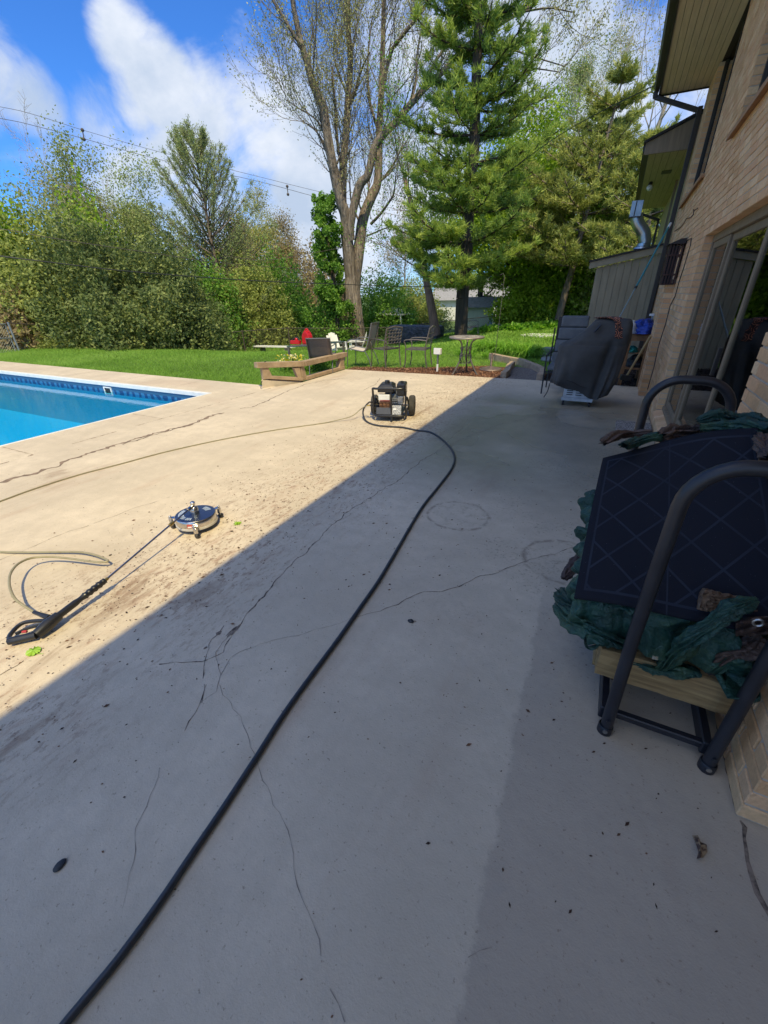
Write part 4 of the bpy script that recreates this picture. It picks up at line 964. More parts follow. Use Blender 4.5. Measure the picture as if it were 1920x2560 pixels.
tube_fold('brown_fold', [at(z5(1600,700),1.44), at(z5(1480,780),1.42), at(z5(1340,890),1.43), at(z5(1220,1000),1.45)], [.06,.07,.06,.03], 25, M['tarpb'], .6)
fl = WY(*z5(1585, 610), 1.36)
FP = np.zeros((26, 16, 3))
for i in range(26):
    for j in range(16):
        q = z5(1420+i*14, 575+j*9-i*.6); p = WY(*q, 1.385+.012*math.sin(i*.5)+.01*math.sin(j*.9+i*.3)); FP[i, j] = p
gridmesh('flap', FP, M['tarpb'], tarp, thick=.003)
ey = WY(*z5(1585, 612), 1.366)
MB().lathe([(.0085,-.002),(.0115,-.004),(.0155,-.002),(.0155,.003),(.0085,.003),(.0085,-.002)], tuple(ey), 20, axis='y').build('eyelet', M['alu'], tarp)
# far top-left: brown roll and green belly, far top-right: green crest
tube_fold('brown_fold', [at(z4(-230,960),1.98), at(z4(-90,870),2.1), at(z4(90,850),2.2), at(z4(330,830),2.2)], [.035,.05,.045,.035], 31, M['tarpb'], .55)
tube_fold('fold', [at(z4(0,990),2.0), at(z4(160,930),2.1), at(z4(340,890),2.15), at(z4(450,880),2.2)], [.03,.05,.05,.04], 33, M['tarp'], .6)
tube_fold('brown_fold', [at(z4(400,880),2.15), at(z4(560,830),2.2), at(z4(760,820),2.25), at(z4(900,800),2.25)], [.05,.06,.055,.04], 35, M['tarpb'], .7)
tube_fold('fold', [at(z4(850,700),2.2), at(z4(1050,640),2.22), at(z4(1280,680),2.22), at(z4(1480,690),2.2), at(z4(1660,770),2.15)], [.035,.07,.055,.07,.05], 37, M['tarp'], .75, .5)
tube_fold('fold', [at(z4(880,770),2.12), at(z4(1150,760),2.12), at(z4(1400,760),2.1), at(z4(1620,830),2.05)], [.03,.05,.05,.05], 39, M['tarp'], .8)
tube_fold('brown_fold', [at(z4(1560,880),2.0), at(z4(1640,980),1.9), at(z4(1690,1150),1.8)], [.03,.045,.04], 41, M['tarpb'], .8)
tube_fold('brown_fold', [at(z5(150,290),1.95), at(z5(215,200),2.05), at(z5(290,110),2.15)], [.03,.045,.03], 43, M['tarpb'], .6)
tag(rough_sheet('leaf', tuple(WY(*z5(822,872), 1.345)), .016, .011, .002, (1.2, .2, .4), 8, pm('dry pale leaf', (.4,.35,.25), .8, c2=(.2,.16,.1), scale=60), 'small dry pale leaf caught on the green tarp', 'leaf', .004))
# mat
def matmat():
    m, nt, b = newmat('navy ribbed mat'); l = nt.links
    tc = N_(nt, 'ShaderNodeTexCoord'); uv = N_(nt, 'ShaderNodeUVMap', uv_map='uv'); sp = N_(nt, 'ShaderNodeSeparateXYZ'); l.new(uv.outputs[0], sp.inputs[0])
    def mm(op, a, b_=None, cl=False):
        x = N_(nt, 'ShaderNodeMath'); x.operation = op; x.use_clamp = cl
        for i, v in enumerate((a, b_)):
            if v is None: continue
            if isinstance(v, (int, float)): x.inputs[i].default_value = v
            else: l.new(v, x.inputs[i])
        return x.outputs[0]
    u, v = sp.outputs[0], sp.outputs[1]
    def tri(e, k): return mm('ABSOLUTE', mm('SUBTRACT', mm('FRACT', mm('MULTIPLY', e, k)), .5))
    a = mm('ADD', mm('MULTIPLY', u, 1.0), mm('MULTIPLY', v, 1.25)); c = mm('SUBTRACT', mm('MULTIPLY', u, 1.0), mm('MULTIPLY', v, 1.25))
    d1_ = mm('LESS_THAN', tri(a, 3.4), .03); d2_ = mm('LESS_THAN', tri(c, 3.4), .03)
    edge = mm('MINIMUM', mm('MINIMUM', u, mm('SUBTRACT', 1.0, u)), mm('MINIMUM', v, mm('SUBTRACT', 1.0, v)))
    ln = mm('MAXIMUM', d1_, d2_); ln = mm('MULTIPLY', ln, mm('GREATER_THAN', edge, .055))
    bl = mm('LESS_THAN', mm('ABSOLUTE', mm('SUBTRACT', edge, .05)), .006)
    inn = mm('LESS_THAN', mm('ABSOLUTE', mm('SUBTRACT', u, .47)), .004)
    ln = mm('MAXIMUM', ln, mm('MAXIMUM', bl, inn))
    nz = N_(nt, 'ShaderNodeTexNoise', Scale=5, Detail=3); l.new(tc.outputs['Object'], nz.inputs['Vector'])
    ln = mm('MULTIPLY', ln, mm('MULTIPLY', nz.outputs[0], .5))
    sp_ = N_(nt, 'ShaderNodeTexNoise', Scale=260, Detail=2); l.new(tc.outputs['Object'], sp_.inputs['Vector']); fk = mm('GREATER_THAN', sp_.outputs[0], .77)
    m1 = N_(nt, 'ShaderNodeMix'); m1.data_type = 'RGBA'; l.new(ln, m1.inputs[0]); m1.inputs[6].default_value = (.013, .0145, .021, 1); m1.inputs[7].default_value = (.055, .07, .10, 1)
    m2 = N_(nt, 'ShaderNodeMix'); m2.data_type = 'RGBA'; l.new(fk, m2.inputs[0]); l.new(m1.outputs[2], m2.inputs[6]); m2.inputs[7].default_value = (.16, .16, .18, 1)
    l.new(m2.outputs[2], b.inputs['Base Color']); b.inputs['Roughness'].default_value = .95; b.inputs['Specular IOR Level'].default_value = .15
    n3 = N_(nt, 'ShaderNodeTexNoise', Scale=500, Detail=2); l.new(tc.outputs['Object'], n3.inputs['Vector'])
    hh = mm('SUBTRACT', n3.outputs[0], mm('MULTIPLY', ln, 1.5))
    bp = N_(nt, 'ShaderNodeBump', Strength=.5, Distance=.003); l.new(hh, bp.inputs['Height']); l.new(bp.outputs[0], b.inputs['Normal'])
    return m
nu, nv = 40, 40
TL = np.array(WY(1507, 1145, 2.13)); TR = np.array(WY(1897, 1067, 2.05)); BLc = np.array(WY(1435, 1495, 1.415)); BR = np.array(WY(1985, 1600, 1.40)); RM_ = (np.array(WY(1985, 1600, 1.40))+TR)/2+np.array([0,0,.012])
Pm = np.zeros((nu, nv, 3))
for i in range(nu):
    for j in range(nv):
        u = i/(nu-1); v = j/(nv-1)       # v 0 near, 1 far
        L_ = BLc*(1-v)+TL*v + np.array([-.004, 0, .03])*math.sin(math.pi*v)
        Rr = (1-v)**2*BR + 2*v*(1-v)*(RM_*2-.5*(BR+TR)) + v*v*TR
        p = L_*(1-u)+Rr*u; p[2] += .018*math.sin(math.pi*u)*(.3+v)+.006*math.sin(u*7+v*3)
        Pm[i, j] = p
mat_o = gridmesh('floor_mat', Pm, matmat(), None); tag(mat_o, 'dark navy floor mat with a faint diamond pattern draped over the tarp on the rack', 'floor mat')
me = mat_o.data; uvl = me.uv_layers.new(name='uv')
vi = np.zeros(len(me.loops), dtype=np.int32); me.loops.foreach_get('vertex_index', vi)
uvl.data.foreach_set('uv', np.stack([(vi//nv)/(nu-1), (vi % nv)/(nv-1)], 1).astype(np.float32).ravel())
md = mat_o.modifiers.new('thick', 'SOLIDIFY'); md.thickness = .008; md.offset = -1

# ------------------------------------------------------------------ grill under its cover
M['cover'] = pm('charcoal grill cover', (.062, .06, .056), .8, c2=(.042, .041, .04), scale=5, bump=.35, bscale=260, bdist=.002)
grill = empty('covered_grill', (-.25, 6.95, 0), 'barbecue grill on casters under a draped charcoal cover near the house wall', 'grill')
# rings of the cover: z, x-left, x-right, y-near, y-far
rings = [(.19,-.70,.13,6.88,7.45),(.3,-.70,.17,6.85,7.5),(.45,-.685,.20,6.84,7.5),(.65,-.67,.225,6.83,7.5),(.80,-.655,.245,6.83,7.48),(.855,-.65,.25,6.84,7.46),(.872,-.62,.252,6.85,7.44),(.93,-.50,.25,6.85,7.4),(1.02,-.385,.245,6.87,7.36),(1.12,-.29,.235,6.90,7.3),(1.18,-.245,.215,6.94,7.25),(1.2,-.21,.18,6.98,7.2),(1.208,-.1,.08,7.05,7.14)]
nth = 180; rows = 84
zz = np.linspace(0, len(rings)-1, rows); RG = np.array(rings); RI = np.stack([np.interp(zz, np.arange(len(rings)), RG[:, k]) for k in range(5)], 1)
P = np.zeros((nth, rows, 3)); th = np.linspace(0, 2*np.pi, nth, endpoint=False)
for r_ in range(rows):
    z, xl2, xr2, yn, yf = RI[r_]; cx2, cy2, hx, hy = (xl2+xr2)/2, (yn+yf)/2, (xr2-xl2)/2, (yf-yn)/2
    c_, s_ = np.cos(th), np.sin(th); x = cx2+hx*np.sign(c_)*np.abs(c_)**.42; y = cy2+hy*np.sign(s_)*np.abs(s_)**.42
    low = np.clip((.95-z)/.7, 0, 1)
    fold = .012*np.sin(th*9+.8*math.sin(z*4))*low + .007*np.sin(th*17+2+z*3)*low
    k = 1+fold/.4
    P[:, r_, 0] = cx2+(x-cx2)*k; P[:, r_, 1] = cy2+(y-cy2)*k; P[:, r_, 2] = z
hz = np.interp(P[..., 0], [-.70, -.35, -.02, .16], [.33, .25, .13, .2]); hz = hz + .012*np.sin(P[..., 0]*19)
P[..., 2] = np.where(P[..., 2] < .5, hz+(P[..., 2]-.19)/.31*(.5-hz), P[..., 2])
P = P + (crumple(P, 3.2, 3, 2)[..., None]-.5)*np.array([.02, .03, .01])
# diagonal swags on the near face below the shelf
near = np.clip((7.0-P[..., 1])/.2, 0, 1)
P[..., 1] -= near*.03*np.sin((P[..., 0]*7-P[..., 2]*5)+1.0)*np.clip((1.05-P[..., 2])/.3, 0, 1)
P[..., 1] += near*.07*np.exp(-((P[..., 0]-.02+(.9-P[..., 2])*.12)/.05)**2)*np.clip((1.0-P[..., 2])/.2, 0, 1)
gridmesh('cover', P, M['cover'], grill, close_u=True)
top = P[:, -1].mean(0)
MB().add([tuple(P[i, -1]) for i in range(nth)], [tuple(range(nth))]).build('cover_top', M['cover'], grill)
M['steel'] = pm('brushed painted steel', (.55, .56, .57), .4, .3, c2=(.3, .32, .34), scale=5)
ga = np.array(G(*z3(285,1120), .06)); gb = np.array(G(*z3(640,1165), .04)); ga[2] = 0; gb[2] = 0
dv = unit(gb-ga); wdt = float(np.linalg.norm(gb-ga)); base = MB(); rz = math.atan2(dv[1], dv[0])
T = Matrix.Translation(Vector(ga)) @ Matrix.Rotation(rz, 4, 'Z')
base.box((0,0,.075),(wdt,.5,.125)).box((.015,.012,.1251),(wdt-.015,.018,.30)).box((.015,.018,.1251),(.03,.48,.4)).box((wdt-.03,.018,.1251),(wdt-.015,.48,.4)).box((.031,.46,.1251),(wdt-.031,.48,.4)).box((0,.0,.4001),(wdt,.5,.42))
base.tf(T).build('cart', M['steel'], grill, bevel=.004)
sl_ = MB()
for i in range(3):
    for j in range(3): sl_.box((.06+i*.125, .0085, .16+j*.03), (.06+i*.125+.085, .0115, .172+j*.03))
sl_.tf(T).build('vent_slot', M['black'], grill)
for (a, b_) in ((.03,.04),(wdt-.04,.05),(.03,.45),(wdt-.03,.45)):
    MB().lathe([(.0001,-.014),(.03,-.014),(.034,0),(.03,.014),(.0001,.014)], (a, b_, .034), 14, axis='x').box((a-.012,b_-.012,.05),(a+.012,b_+.012,.0749)).tf(T).build('caster', M['black'], grill)
for x in (.03,): MB().box((.45,-.005,0),(.47,.01,.01)).tf(T)
s0 = WY(*z3(160,915), 6.8); s1 = G(*z3(92,1068), .004)
MB().tube(smooth_curve([s0, (s0+s1)/2+np.array([.01,0,-.02]), s1], 4), .007, 6).build('strap', M['black'], grill)
MB().tube([WY(*z3(330,873), 6.825), WY(*z3(420,900),6.82), WY(*z3(500,945), 6.82), WY(*z3(575,968), 6.83)], .006, 6).build('strap', M['black'], grill)
MB().bar(WY(*z3(750,240), 6.86), WY(*z3(670,325), 6.80), .03, .012).build('pull_tab', M['black'], grill)
# printed cloth on top
M['print'] = None
def printmat():
    m, nt, b = newmat('printed cotton'); l = nt.links; tc = N_(nt, 'ShaderNodeTexCoord')
    vo = N_(nt, 'ShaderNodeTexVoronoi', Scale=11); vo.inputs['Randomness'].default_value = .35; l.new(tc.outputs['Object'], vo.inputs['Vector'])
    mu = N_(nt, 'ShaderNodeMath'); mu.operation = 'MULTIPLY'; mu.inputs[1].default_value = 26; l.new(vo.outputs['Distance'], mu.inputs[0])
    si = N_(nt, 'ShaderNodeMath'); si.operation = 'SINE'; l.new(mu.outputs[0], si.inputs[0])
    cr = N_(nt, 'ShaderNodeValToRGB'); l.new(si.outputs[0], cr.inputs[0]); cr.color_ramp.interpolation = 'CONSTANT'
    cr.color_ramp.elements[0].color = (.03, .02, .022, 1); cr.color_ramp.elements[1].position = .42; cr.color_ramp.elements[1].color = (.42, .16, .09, 1)
    l.new(cr.outputs[0], b.inputs['Base Color']); b.inputs['Roughness'].default_value = .9; return m
CP = np.zeros((30, 26, 3))
path = np.array(smooth_curve([(-.2,7.1,1.208),(-.04,7.0,1.212),(.04,6.94,1.19),(.075,6.88,1.1),(.085,6.83,.97)], 8))
ii = np.linspace(0, len(path)-1, 30); pc = np.stack([np.interp(ii, np.arange(len(path)), path[:, k]) for k in range(3)], 1)
for i in range(30):
    for j in range(26):
        v = (j/25-.5)*(.26-.09*(i/29)); CP[i, j] = pc[i]+np.array([.55*v, .84*v*(1-i/29*.75), .008*math.sin(j*.8+i*.2)])
gridmesh('printed_cloth', CP, printmat(), None, thick=.004); tag(bpy.data.objects['printed_cloth'], 'small rust and black printed cloth draped over the top of the grill cover', 'cloth')

# reclining chair with grey cushion behind the grill
M['cushion'] = pm('grey cushion fabric', (.13, .145, .16), .9, c2=(.10, .112, .125), scale=8, bump=.3, bscale=220, bdist=.002)
pc_ = empty('cushioned_chair', (-.6, 8.2, 0), 'high-backed patio chair with ribbed grey cushion behind the covered grill', 'chair')
for i, (a, b_) in enumerate(((.42,.61),(.62,.81),(.82,1.0),(1.01,1.18))):
    y = 8.18+.10*(a-.42); MB().box((-.86+.1*(a-.42), y-.035, a),( -.40+.1*(a-.42)*.3, y+.035, b_)).build('cushion_roll', M['cushion'], pc_, bevel=.025)
MB().box((-.86,8.24,.42),(-.40,8.26,1.14)).build('back_panel', M['black'], pc_)
MB().box((-.86,7.66,.38),(-.42,8.14,.45)).build('seat_cushion', M['cushion'], pc_, bevel=.03)
for x in (-.89, -.37):
    MB().bar((x,8.24,0),(x,8.2,1.0),.028,.02).bar((x,7.66,0),(x,7.66,.6),.028,.02).bar((x,7.64,.61),(x,8.2,.63),.03,.02).build('side_frame', M['black'], pc_)
MB().bar((-.89,7.64,.36),(-.37,7.64,.36),.02,.02).bar((-.86,8.30,1.15),(-.38,8.30,1.15),.02,.02).build('rail', M['black'], pc_)

# workbench with clutter by the wall
M['pine'] = pm('orange stained pine', (.30, .16, .07), .7, c2=(.17, .085, .035), scale=8, stretch=(1, 5, 1))
wbx0, wbx1, wby0, wby1 = .27, .655, 9.1, 10.0
wb = empty('potting_bench', ((wbx0+wbx1)/2, (wby0+wby1)/2, 0), 'weathered wooden bench cluttered with tarp and jugs against the house wall', 'bench')
for i in range(4): MB().box((wbx0, wby0+i*.225+.004, .82),(wbx1, wby0+(i+1)*.225-.004, .85)).build('top_board', M['pine'], wb, bevel=.003)
MB().box((wbx0,wby0+.002,.74),(wbx1,wby0+.03,.819)).build('apron', M['pine'], wb)
for x in (wbx0+.03, wbx1-.05):
    for y in (wby0+.05, wby1-.05): MB().box((x-.03,y-.03,-.05),(x+.03,y+.03,.739)).build('leg', M['pine'], wb, bevel=.004)
MB().box((wbx0+.01,wby0+.03,.25),(wbx1-.01,wby1-.03,.28)).build('shelf', M['pine'], wb)
MB().box((wbx0+.01,wby0+.05,.52),(wbx1-.01,wby1-.05,.54)).build('shelf', M['pine'], wb)
M['blue'] = pm('blue tarp', (.01, .06, .42), .4, c2=(.008, .04, .28), scale=14, bump=.6, bdist=.02)
def heap(name, c, r3, seed, mat, lab, cat, amp=.35, n=40):
    U, V_ = np.meshgrid(np.linspace(0, 2*np.pi, n), np.linspace(.01, np.pi*.62, n//2), indexing='ij')
    D = np.stack([np.cos(U)*np.sin(V_), np.sin(U)*np.sin(V_), np.cos(V_)], -1)
    f = 1+amp*(fbm(D, 2.6, 4, seed, ridged=True)-.5)*2; f[-1] = f[0]
    P = D*f[..., None]*np.array(r3)+np.array(c); P[..., 2] = np.maximum(P[..., 2], c[2]-.005)
    return tag(gridmesh(name, P, mat, None), lab, cat)
heap('blue_tarp', (.47, 9.4, .86), (.2, .3, .17), 3, M['blue'], 'crumpled bright blue tarp heaped on the bench by the wall', 'tarp', .5)
heap('plastic_bag', (.33, 9.2, .86), (.07, .08, .11), 6, pm('pale bag', (.5,.52,.55), .5, c2=(.3,.32,.36), scale=20), 'pale plastic bag in front of the blue tarp on the bench', 'bag', .4)
heap('teal_cloth', (.37, 9.3, .545), (.09, .14, .07), 9, pm('teal cloth', (.02,.3,.26), .7), 'teal cloth bundled on the shelf under the bench', 'cloth', .5)
heap('dark_bag', (.5, 9.5, .285), (.14, .3, .14), 12, M['black'], 'black bag stuffed on the lowest shelf of the bench', 'bag', .4)
jm = pm('milky plastic', (.62, .64, .66), .4, c2=(.5,.52,.55), scale=10)
jug = empty('white_jug', (.29, 9.14, .85), 'translucent white plastic jug at the near edge of the bench', 'jug')
MB().lathe([(.001,.85),(.055,.85),(.058,.87),(.058,.98),(.045,1.02),(.02,1.04),(.02,1.055)], (.29,9.14,0), 16).build('body', jm, jug); MB().lathe([(.022,1.05),(.022,1.07),(.001,1.07)], (.29,9.14,0), 12).build('cap', M['white'], jug)
MB().tube(smooth_curve([(.24,9.13,.9),(.215,9.13,.95),(.245,9.13,1.01)],5), .008, 6).build('handle', jm, jug)
sp_ = empty('spray_bottle', (.60, 9.75, .85), 'grey plastic spray bottle standing at the wall end of the bench', 'bottle')
MB().lathe([(.001,.85),(.04,.85),(.04,1.02),(.015,1.08),(.015,1.11)], (.60,9.75,0), 12).build('body', pm('smoke plastic', (.2,.24,.27), .3), sp_); MB().box((.54,9.735,1.11),(.62,9.765,1.15)).build('trigger_head', M['white'], sp_, bevel=.005)
MB().tube([(.36+.1*math.cos(a), 9.6+.16*math.sin(a), .87+.07*math.sin(a*.5)) for a in np.linspace(0, 6, 30)], .012, 6).build('coiled_hose', M['black'], None); tag(bpy.data.objects['coiled_hose'], 'loop of black hose lying behind the blue tarp on the bench', 'hose')
# sledgehammer-like mallet leaning on the bench
ml = empty('mallet', (.42, 9.75, 0), 'long-handled mallet with pale wooden handle leaning against the brick pier', 'mallet')
m0 = WY(*z3(1045,828), 8.8); m0[2] = max(m0[2], .06); m1 = WX(*z3(1322,368), .565)
MB().tube([m0, m1], [.017,.021], 10).build('handle', pm('ash handle', (.5,.36,.17), .6, c2=(.38,.26,.12), scale=10), ml)
MB().box((m0[0]-.1,m0[1]-.045,max(m0[2]-.075,.0)),(m0[0]+.08,m0[1]+.045,max(m0[2]-.075,.0)+.09),rot=(0,.1,.2)).build('head', M['black'], ml, bevel=.012)
# teal pole
tp = empty('pool_pole', (.1, 9.4, 1), 'long teal telescopic pool pole leaning against the downspout', 'pole')
t1 = np.array(WX(*z7(1322,888), .56)); t0 = np.array(WY(*z7(670,2090), 9.0)); t00 = t0+(t0-t1)*.62
M['teal'] = pm('teal aluminium', (.04, .30, .36), .35, .3)
mid_ = t0+(t1-t0)*.32
MB().tube([mid_, t1], .016, 10).build('upper_tube', M['teal'], tp); MB().tube([t00, mid_], .0125, 10).build('lower_tube', pm('pale aluminium', (.4,.5,.5), .35, .7), tp)
MB().tube([mid_-(t1-t0)*.01, mid_+(t1-t0)*.012], .021, 10).build('lock_collar', M['black'], tp); MB().tube([t1, t1+(t1-t0)*.05], [.024,.02], 10).build('tip', M['white'], tp)
# wall lantern: slatted wooden shade under a small roof
ln = empty('slatted_wall_lantern', (XW-.09, 8.18, 1.6), 'dark slatted wooden lantern with a little roof hung on the brick wall', 'lantern')
lw = pm('dark red wood', (.05,.016,.012), .5, c2=(.03,.01,.008), scale=8)
LX0, LX1, LY0, LY1, LZ0, LZ1 = XW-.19, XW-.02, 8.0, 8.42, 1.60, 2.1
MB().box((LX0+.03,LY0+.03,LZ0),(LX1,LY1-.03,LZ0+.02)).box((LX0+.03,LY0+.03,LZ0+.0201),(LX1-.05,LY1-.03,LZ1-.02)).build('core', M['black'], ln)
for i in range(5):
    x = LX0+i*(LX1-LX0-.02)/4; MB().box((x,LY0,LZ0),(x+.02,LY0+.025,LZ1)).build('slat', lw, ln)
for i in range(6):
    y = LY0+.03+i*(LY1-LY0-.05)/6; MB().box((LX0-.002,y+.015,LZ0),(LX0+.02,y+.045,LZ1)).build('slat', lw, ln)
for z in (LZ0+.12, LZ0+.36): MB().box((LX0-.006,LY0-.006,z),(LX1,LY1,z+.02)).build('band', lw, ln)
MB().add([(LX0-.03,LY0-.04,LZ1),(LX1+.01,LY0-.04,LZ1),(LX1+.01,LY1+.04,LZ1),(LX0-.03,LY1+.04,LZ1),(LX1-.05,LY0+.05,LZ1+.07),(LX1+.01,LY0+.05,LZ1+.07),(LX1+.01,LY1-.05,LZ1+.07),(LX1-.05,LY1-.05,LZ1+.07)],
         [(0,3,2,1),(4,5,6,7),(0,1,5,4),(1,2,6,5),(2,3,7,6),(3,0,4,7)]).build('roof', M['black'], ln)
MB().tube([WX(*z2(*q), XW-.006) for q in ((500,912),(560,900),(640,850),(680,795),(740,735),(775,718),(765,800),(690,1050),(640,1200),(590,1380),(530,1500),(480,1700),(400,1950),(345,2200))]+[WX(*z3(1285,985), XW-.006)], .006, 6).build('wall_cable', M['black'], None)
tag(bpy.data.objects['wall_cable'], 'thin black cable running from the lantern down the brick wall', 'cable')
MB().tube([WX(*z2(*q), XW-.005) for q in ((585,635),(640,600),(690,545),(720,490),(770,480),(800,440),(805,400),(850,370))], .0065, 6).tube([WX(*z2(*q), XW-.005) for q in ((805,400),(798,385))], .006, 5).build('dead_vine', M['bark'], None)
tag(bpy.data.objects['dead_vine'], 'dead crooked vine stem clinging to the brick below the upper window', 'vine')
# aggregate paver by the wall
ap = [G(*z3(920,1360)), G(*z3(1320,1385)), G(*z3(1320,1385)), G(*z3(920,1480))]
MB().box((.27,5.68,.001),(.66,6.2,.03)).build('exposed_aggregate_paver', pm('exposed aggregate', (.34,.31,.28), .85, c2=(.06,.055,.05), scale=60, lo=.42, hi=.55, bump=1, bscale=70, bdist=.006), None)
tag(bpy.data.objects['exposed_aggregate_paver'], 'square exposed-aggregate paver lying by the brick wall', 'paver')
# ------------------------------------------------------------------ pressure washer (built at origin, front towards -y)
M['tyre'] = pm('tyre rubber', (.06, .056, .052), .85, c2=(.035, .033, .03), scale=20, bump=.3)
M['enam'] = pm('black enamel', (.02, .021, .024), .3, c2=(.015, .015, .018), scale=10, rvar=.08)
M['cast'] = pm('cast aluminium', (.5, .5, .48), .45, .85, c2=(.3, .3, .29), scale=30, bump=.3, bdist=.003)
M['copper'] = pm('brass pump head', (.38, .2, .1), .45, .7, c2=(.2, .1, .05), scale=30)
M['chrome'] = pm('polished steel', (.62, .6, .57), .22, 1, c2=(.5, .48, .45), scale=12)
M['label'] = pm('grey data label', (.5, .51, .52), .5, c2=(.2, .2, .21), scale=90, lo=.45, hi=.55)
pwz = empty('pressure_washer', (0,0,0), 'black tube-framed petrol pressure washer with two wheels standing on the sunlit patio', 'pressure washer')
Wd, Dp, Hh = .40, .46, .42
fr = MB()
lo = [(-Wd/2,0,.06),(Wd/2,0,.06)]
base = smooth_curve([(-Wd/2,.42,.09),(-Wd/2,.2,.08),(-Wd/2,.07,.075),(-Wd/2+.06,.0,.07),(Wd/2-.06,.0,.07),(Wd/2,.07,.075),(Wd/2,.2,.08),(Wd/2,.42,.09)],6)
fr.tube(base, .0135, 10)
topc = smooth_curve([(-Wd/2,.05,.085),(-Wd/2,.04,.25),(-Wd/2,.02,.36),(-Wd/2+.01,-.03,.405),(-Wd/2+.06,-.055,.41),(0,-.06,.41),(Wd/2-.06,-.055,.41),(Wd/2-.01,-.03,.405),(Wd/2,.02,.36),(Wd/2,.04,.25),(Wd/2,.05,.085)],6)
fr.tube(topc, .0135, 10)
for s_ in (-1, 1): fr.tube(smooth_curve([(s_*Wd/2,.04,.2),(s_*(Wd/2+.0),.15,.26),(s_*Wd/2,.3,.22),(s_*Wd/2,.4,.1)],5), .011, 8)
fr.tube([(0.03,.0,.07),(0.03,-.01,.22),(0.03,-.04,.36)], .011, 8); fr.tube([(.03,-.005,.07),(.03,-.02,.0)], .014, 8)
fr.build('frame', M['enam'], pwz)
MB().box((-.17,.03,.088),(.17,.40,.1)).build('base_plate', M['enam'], pwz)
MB().box((-.16,.0,.085),(.06,.012,.17),rot=(-.25,0,0)).build('front_panel', pm('grey-black panel', (.07,.075,.09), .5), pwz, bevel=.003)
MB().box((.04,-.004,.09),(.15,.006,.2),rot=(-.25,0,0)).build('data_label', M['label'], pwz)
MB().box((.055,-.009,.145),(.09,-.003,.165),rot=(-.25,0,0)).build('data_label', M['white'], pwz)
def wheel(par, c, r, w, name='wheel', ax='x'):
    wh = MB().lathe([(r*.55,-w/2),(r*.9,-w/2),(r,-w*.3),(r,w*.3),(r*.9,w/2),(r*.55,w/2)], c, 28, axis=ax).build(name, M['tyre'], par)
    MB().lathe([(.0001,-w*.35),(r*.56,-w*.4),(r*.56,w*.4),(.0001,w*.35)], c, 20, axis=ax).build('rim', M['enam'], wh, local=False) if False else None
    rim = MB().lathe([(.0001,-w*.42),(.02,-w*.42),(.025,-w*.2),(r*.56,-w*.3),(r*.56,w*.3),(.025,w*.2),(.02,w*.42),(.0001,w*.42)], c, 20, axis=ax).build('rim', M['cast'], None); rim.parent = wh
    return wh
wheel(pwz, (-.235,.34,.127), .127, .075); wheel(pwz, (.255,.34,.127), .127, .075)
MB().tube([(-.2,.34,.127),(.22,.34,.127)], .01, 8).build('axle', M['chrome'], pwz)
en = MB(); en.box((-.10,.12,.10),(.08,.36,.27)).build('engine_block', M['cast'], pwz, bevel=.02)
for i in range(6): MB().box((.02,.06,.16+i*.02),(.15,.3,.168+i*.02)).build('cooling_fin', M['cast'], pwz)
MB().lathe([(.0001,0),(.095,0),(.1,.02),(.1,.07),(.08,.09),(.0001,.095)], (-.02,.38,.22), 20, axis='y').build('recoil_cover', M['enam'], pwz)
MB().add([(-.15,.06,.34),(.05,.06,.34),(.05,.32,.34),(-.15,.32,.34),(-.15,.06,.40),(.05,.06,.40),(.05,.32,.40),(-.15,.32,.40),(-.11,.1,.435),(.02,.1,.435),(.02,.28,.435),(-.11,.28,.435)],
   [(0,3,2,1),(0,1,5,4),(1,2,6,5),(2,3,7,6),(3,0,4,7),(4,5,9,8),(5,6,10,9),(6,7,11,10),(7,4,8,11),(8,9,10,11)]).build('fuel_tank', M['enam'], pwz, bevel=.012)
MB().lathe([(.0001,.02),(.03,.02),(.033,.0),(.033,-.01)], (-.045,.19,.445), 16).build('fuel_cap', M['enam'], pwz)
MB().box((.09,.05,.3),(.20,.25,.45)).build('air_filter_box', M['enam'], pwz, bevel=.02); MB().lathe([(.02,.45),(.02,.465),(.0001,.465)], (.145,.15,0), 10).build('knob', M['enam'], pwz)
MB().box((.1,.06,.2),(.17,.16,.3)).build('carburettor', M['cast'], pwz, bevel=.01)
MB().box((.05,.28,.27),(.17,.40,.37)).build('muffler', M['cast'], pwz, bevel=.02)
MB().box((-.13,.06,.135),(.01,.12,.235)).build('pump', M['copper'], pwz, bevel=.008)
for i in range(3): MB().lathe([(.0001,0),(.016,0),(.016,.015),(.0001,.015)], (-.11+i*.045,.045,.2), 10, axis='y').lathe([(.0001,0),(.014,0),(.014,.015),(.0001,.015)], (-.11+i*.045,.045,.16), 10, axis='y').build('valve_cap', M['copper'], pwz)
MB().box((-.14,.055,.25),(-.0,.13,.315)).build('label_panel', M['white'], pwz, bevel=.006); MB().box((-.12,.053,.235),(.0,.056,.249)).build('red_strip', pm('red decal', (.4,.05,.03), .5), pwz)
MB().tube([(-.13,.09,.16),(-.25,.07,.18)], .011, 8).tube([(-.13,.09,.2),(-.24,.05,.225)], .012, 8).build('hose_fitting', M['enam'], pwz)
MB().tube([(-.25,.07,.18),(-.29,.065,.178)], .009, 8).build('brass_coupler', pm('brass', (.5,.36,.12), .35, .9), pwz)
wl, wr = G(*w1(400,1250)), G(*w1(1160,1262)); fw = G(*w1(740,1395))
pwz.location = (float(fw[0]), float(fw[1])+.02, 0); pwz.rotation_euler.z = math.atan2(wr[1]-wl[1], wr[0]-wl[0])-.02
sc_w = 1.10; pwz.scale = (sc_w, sc_w, sc_w)

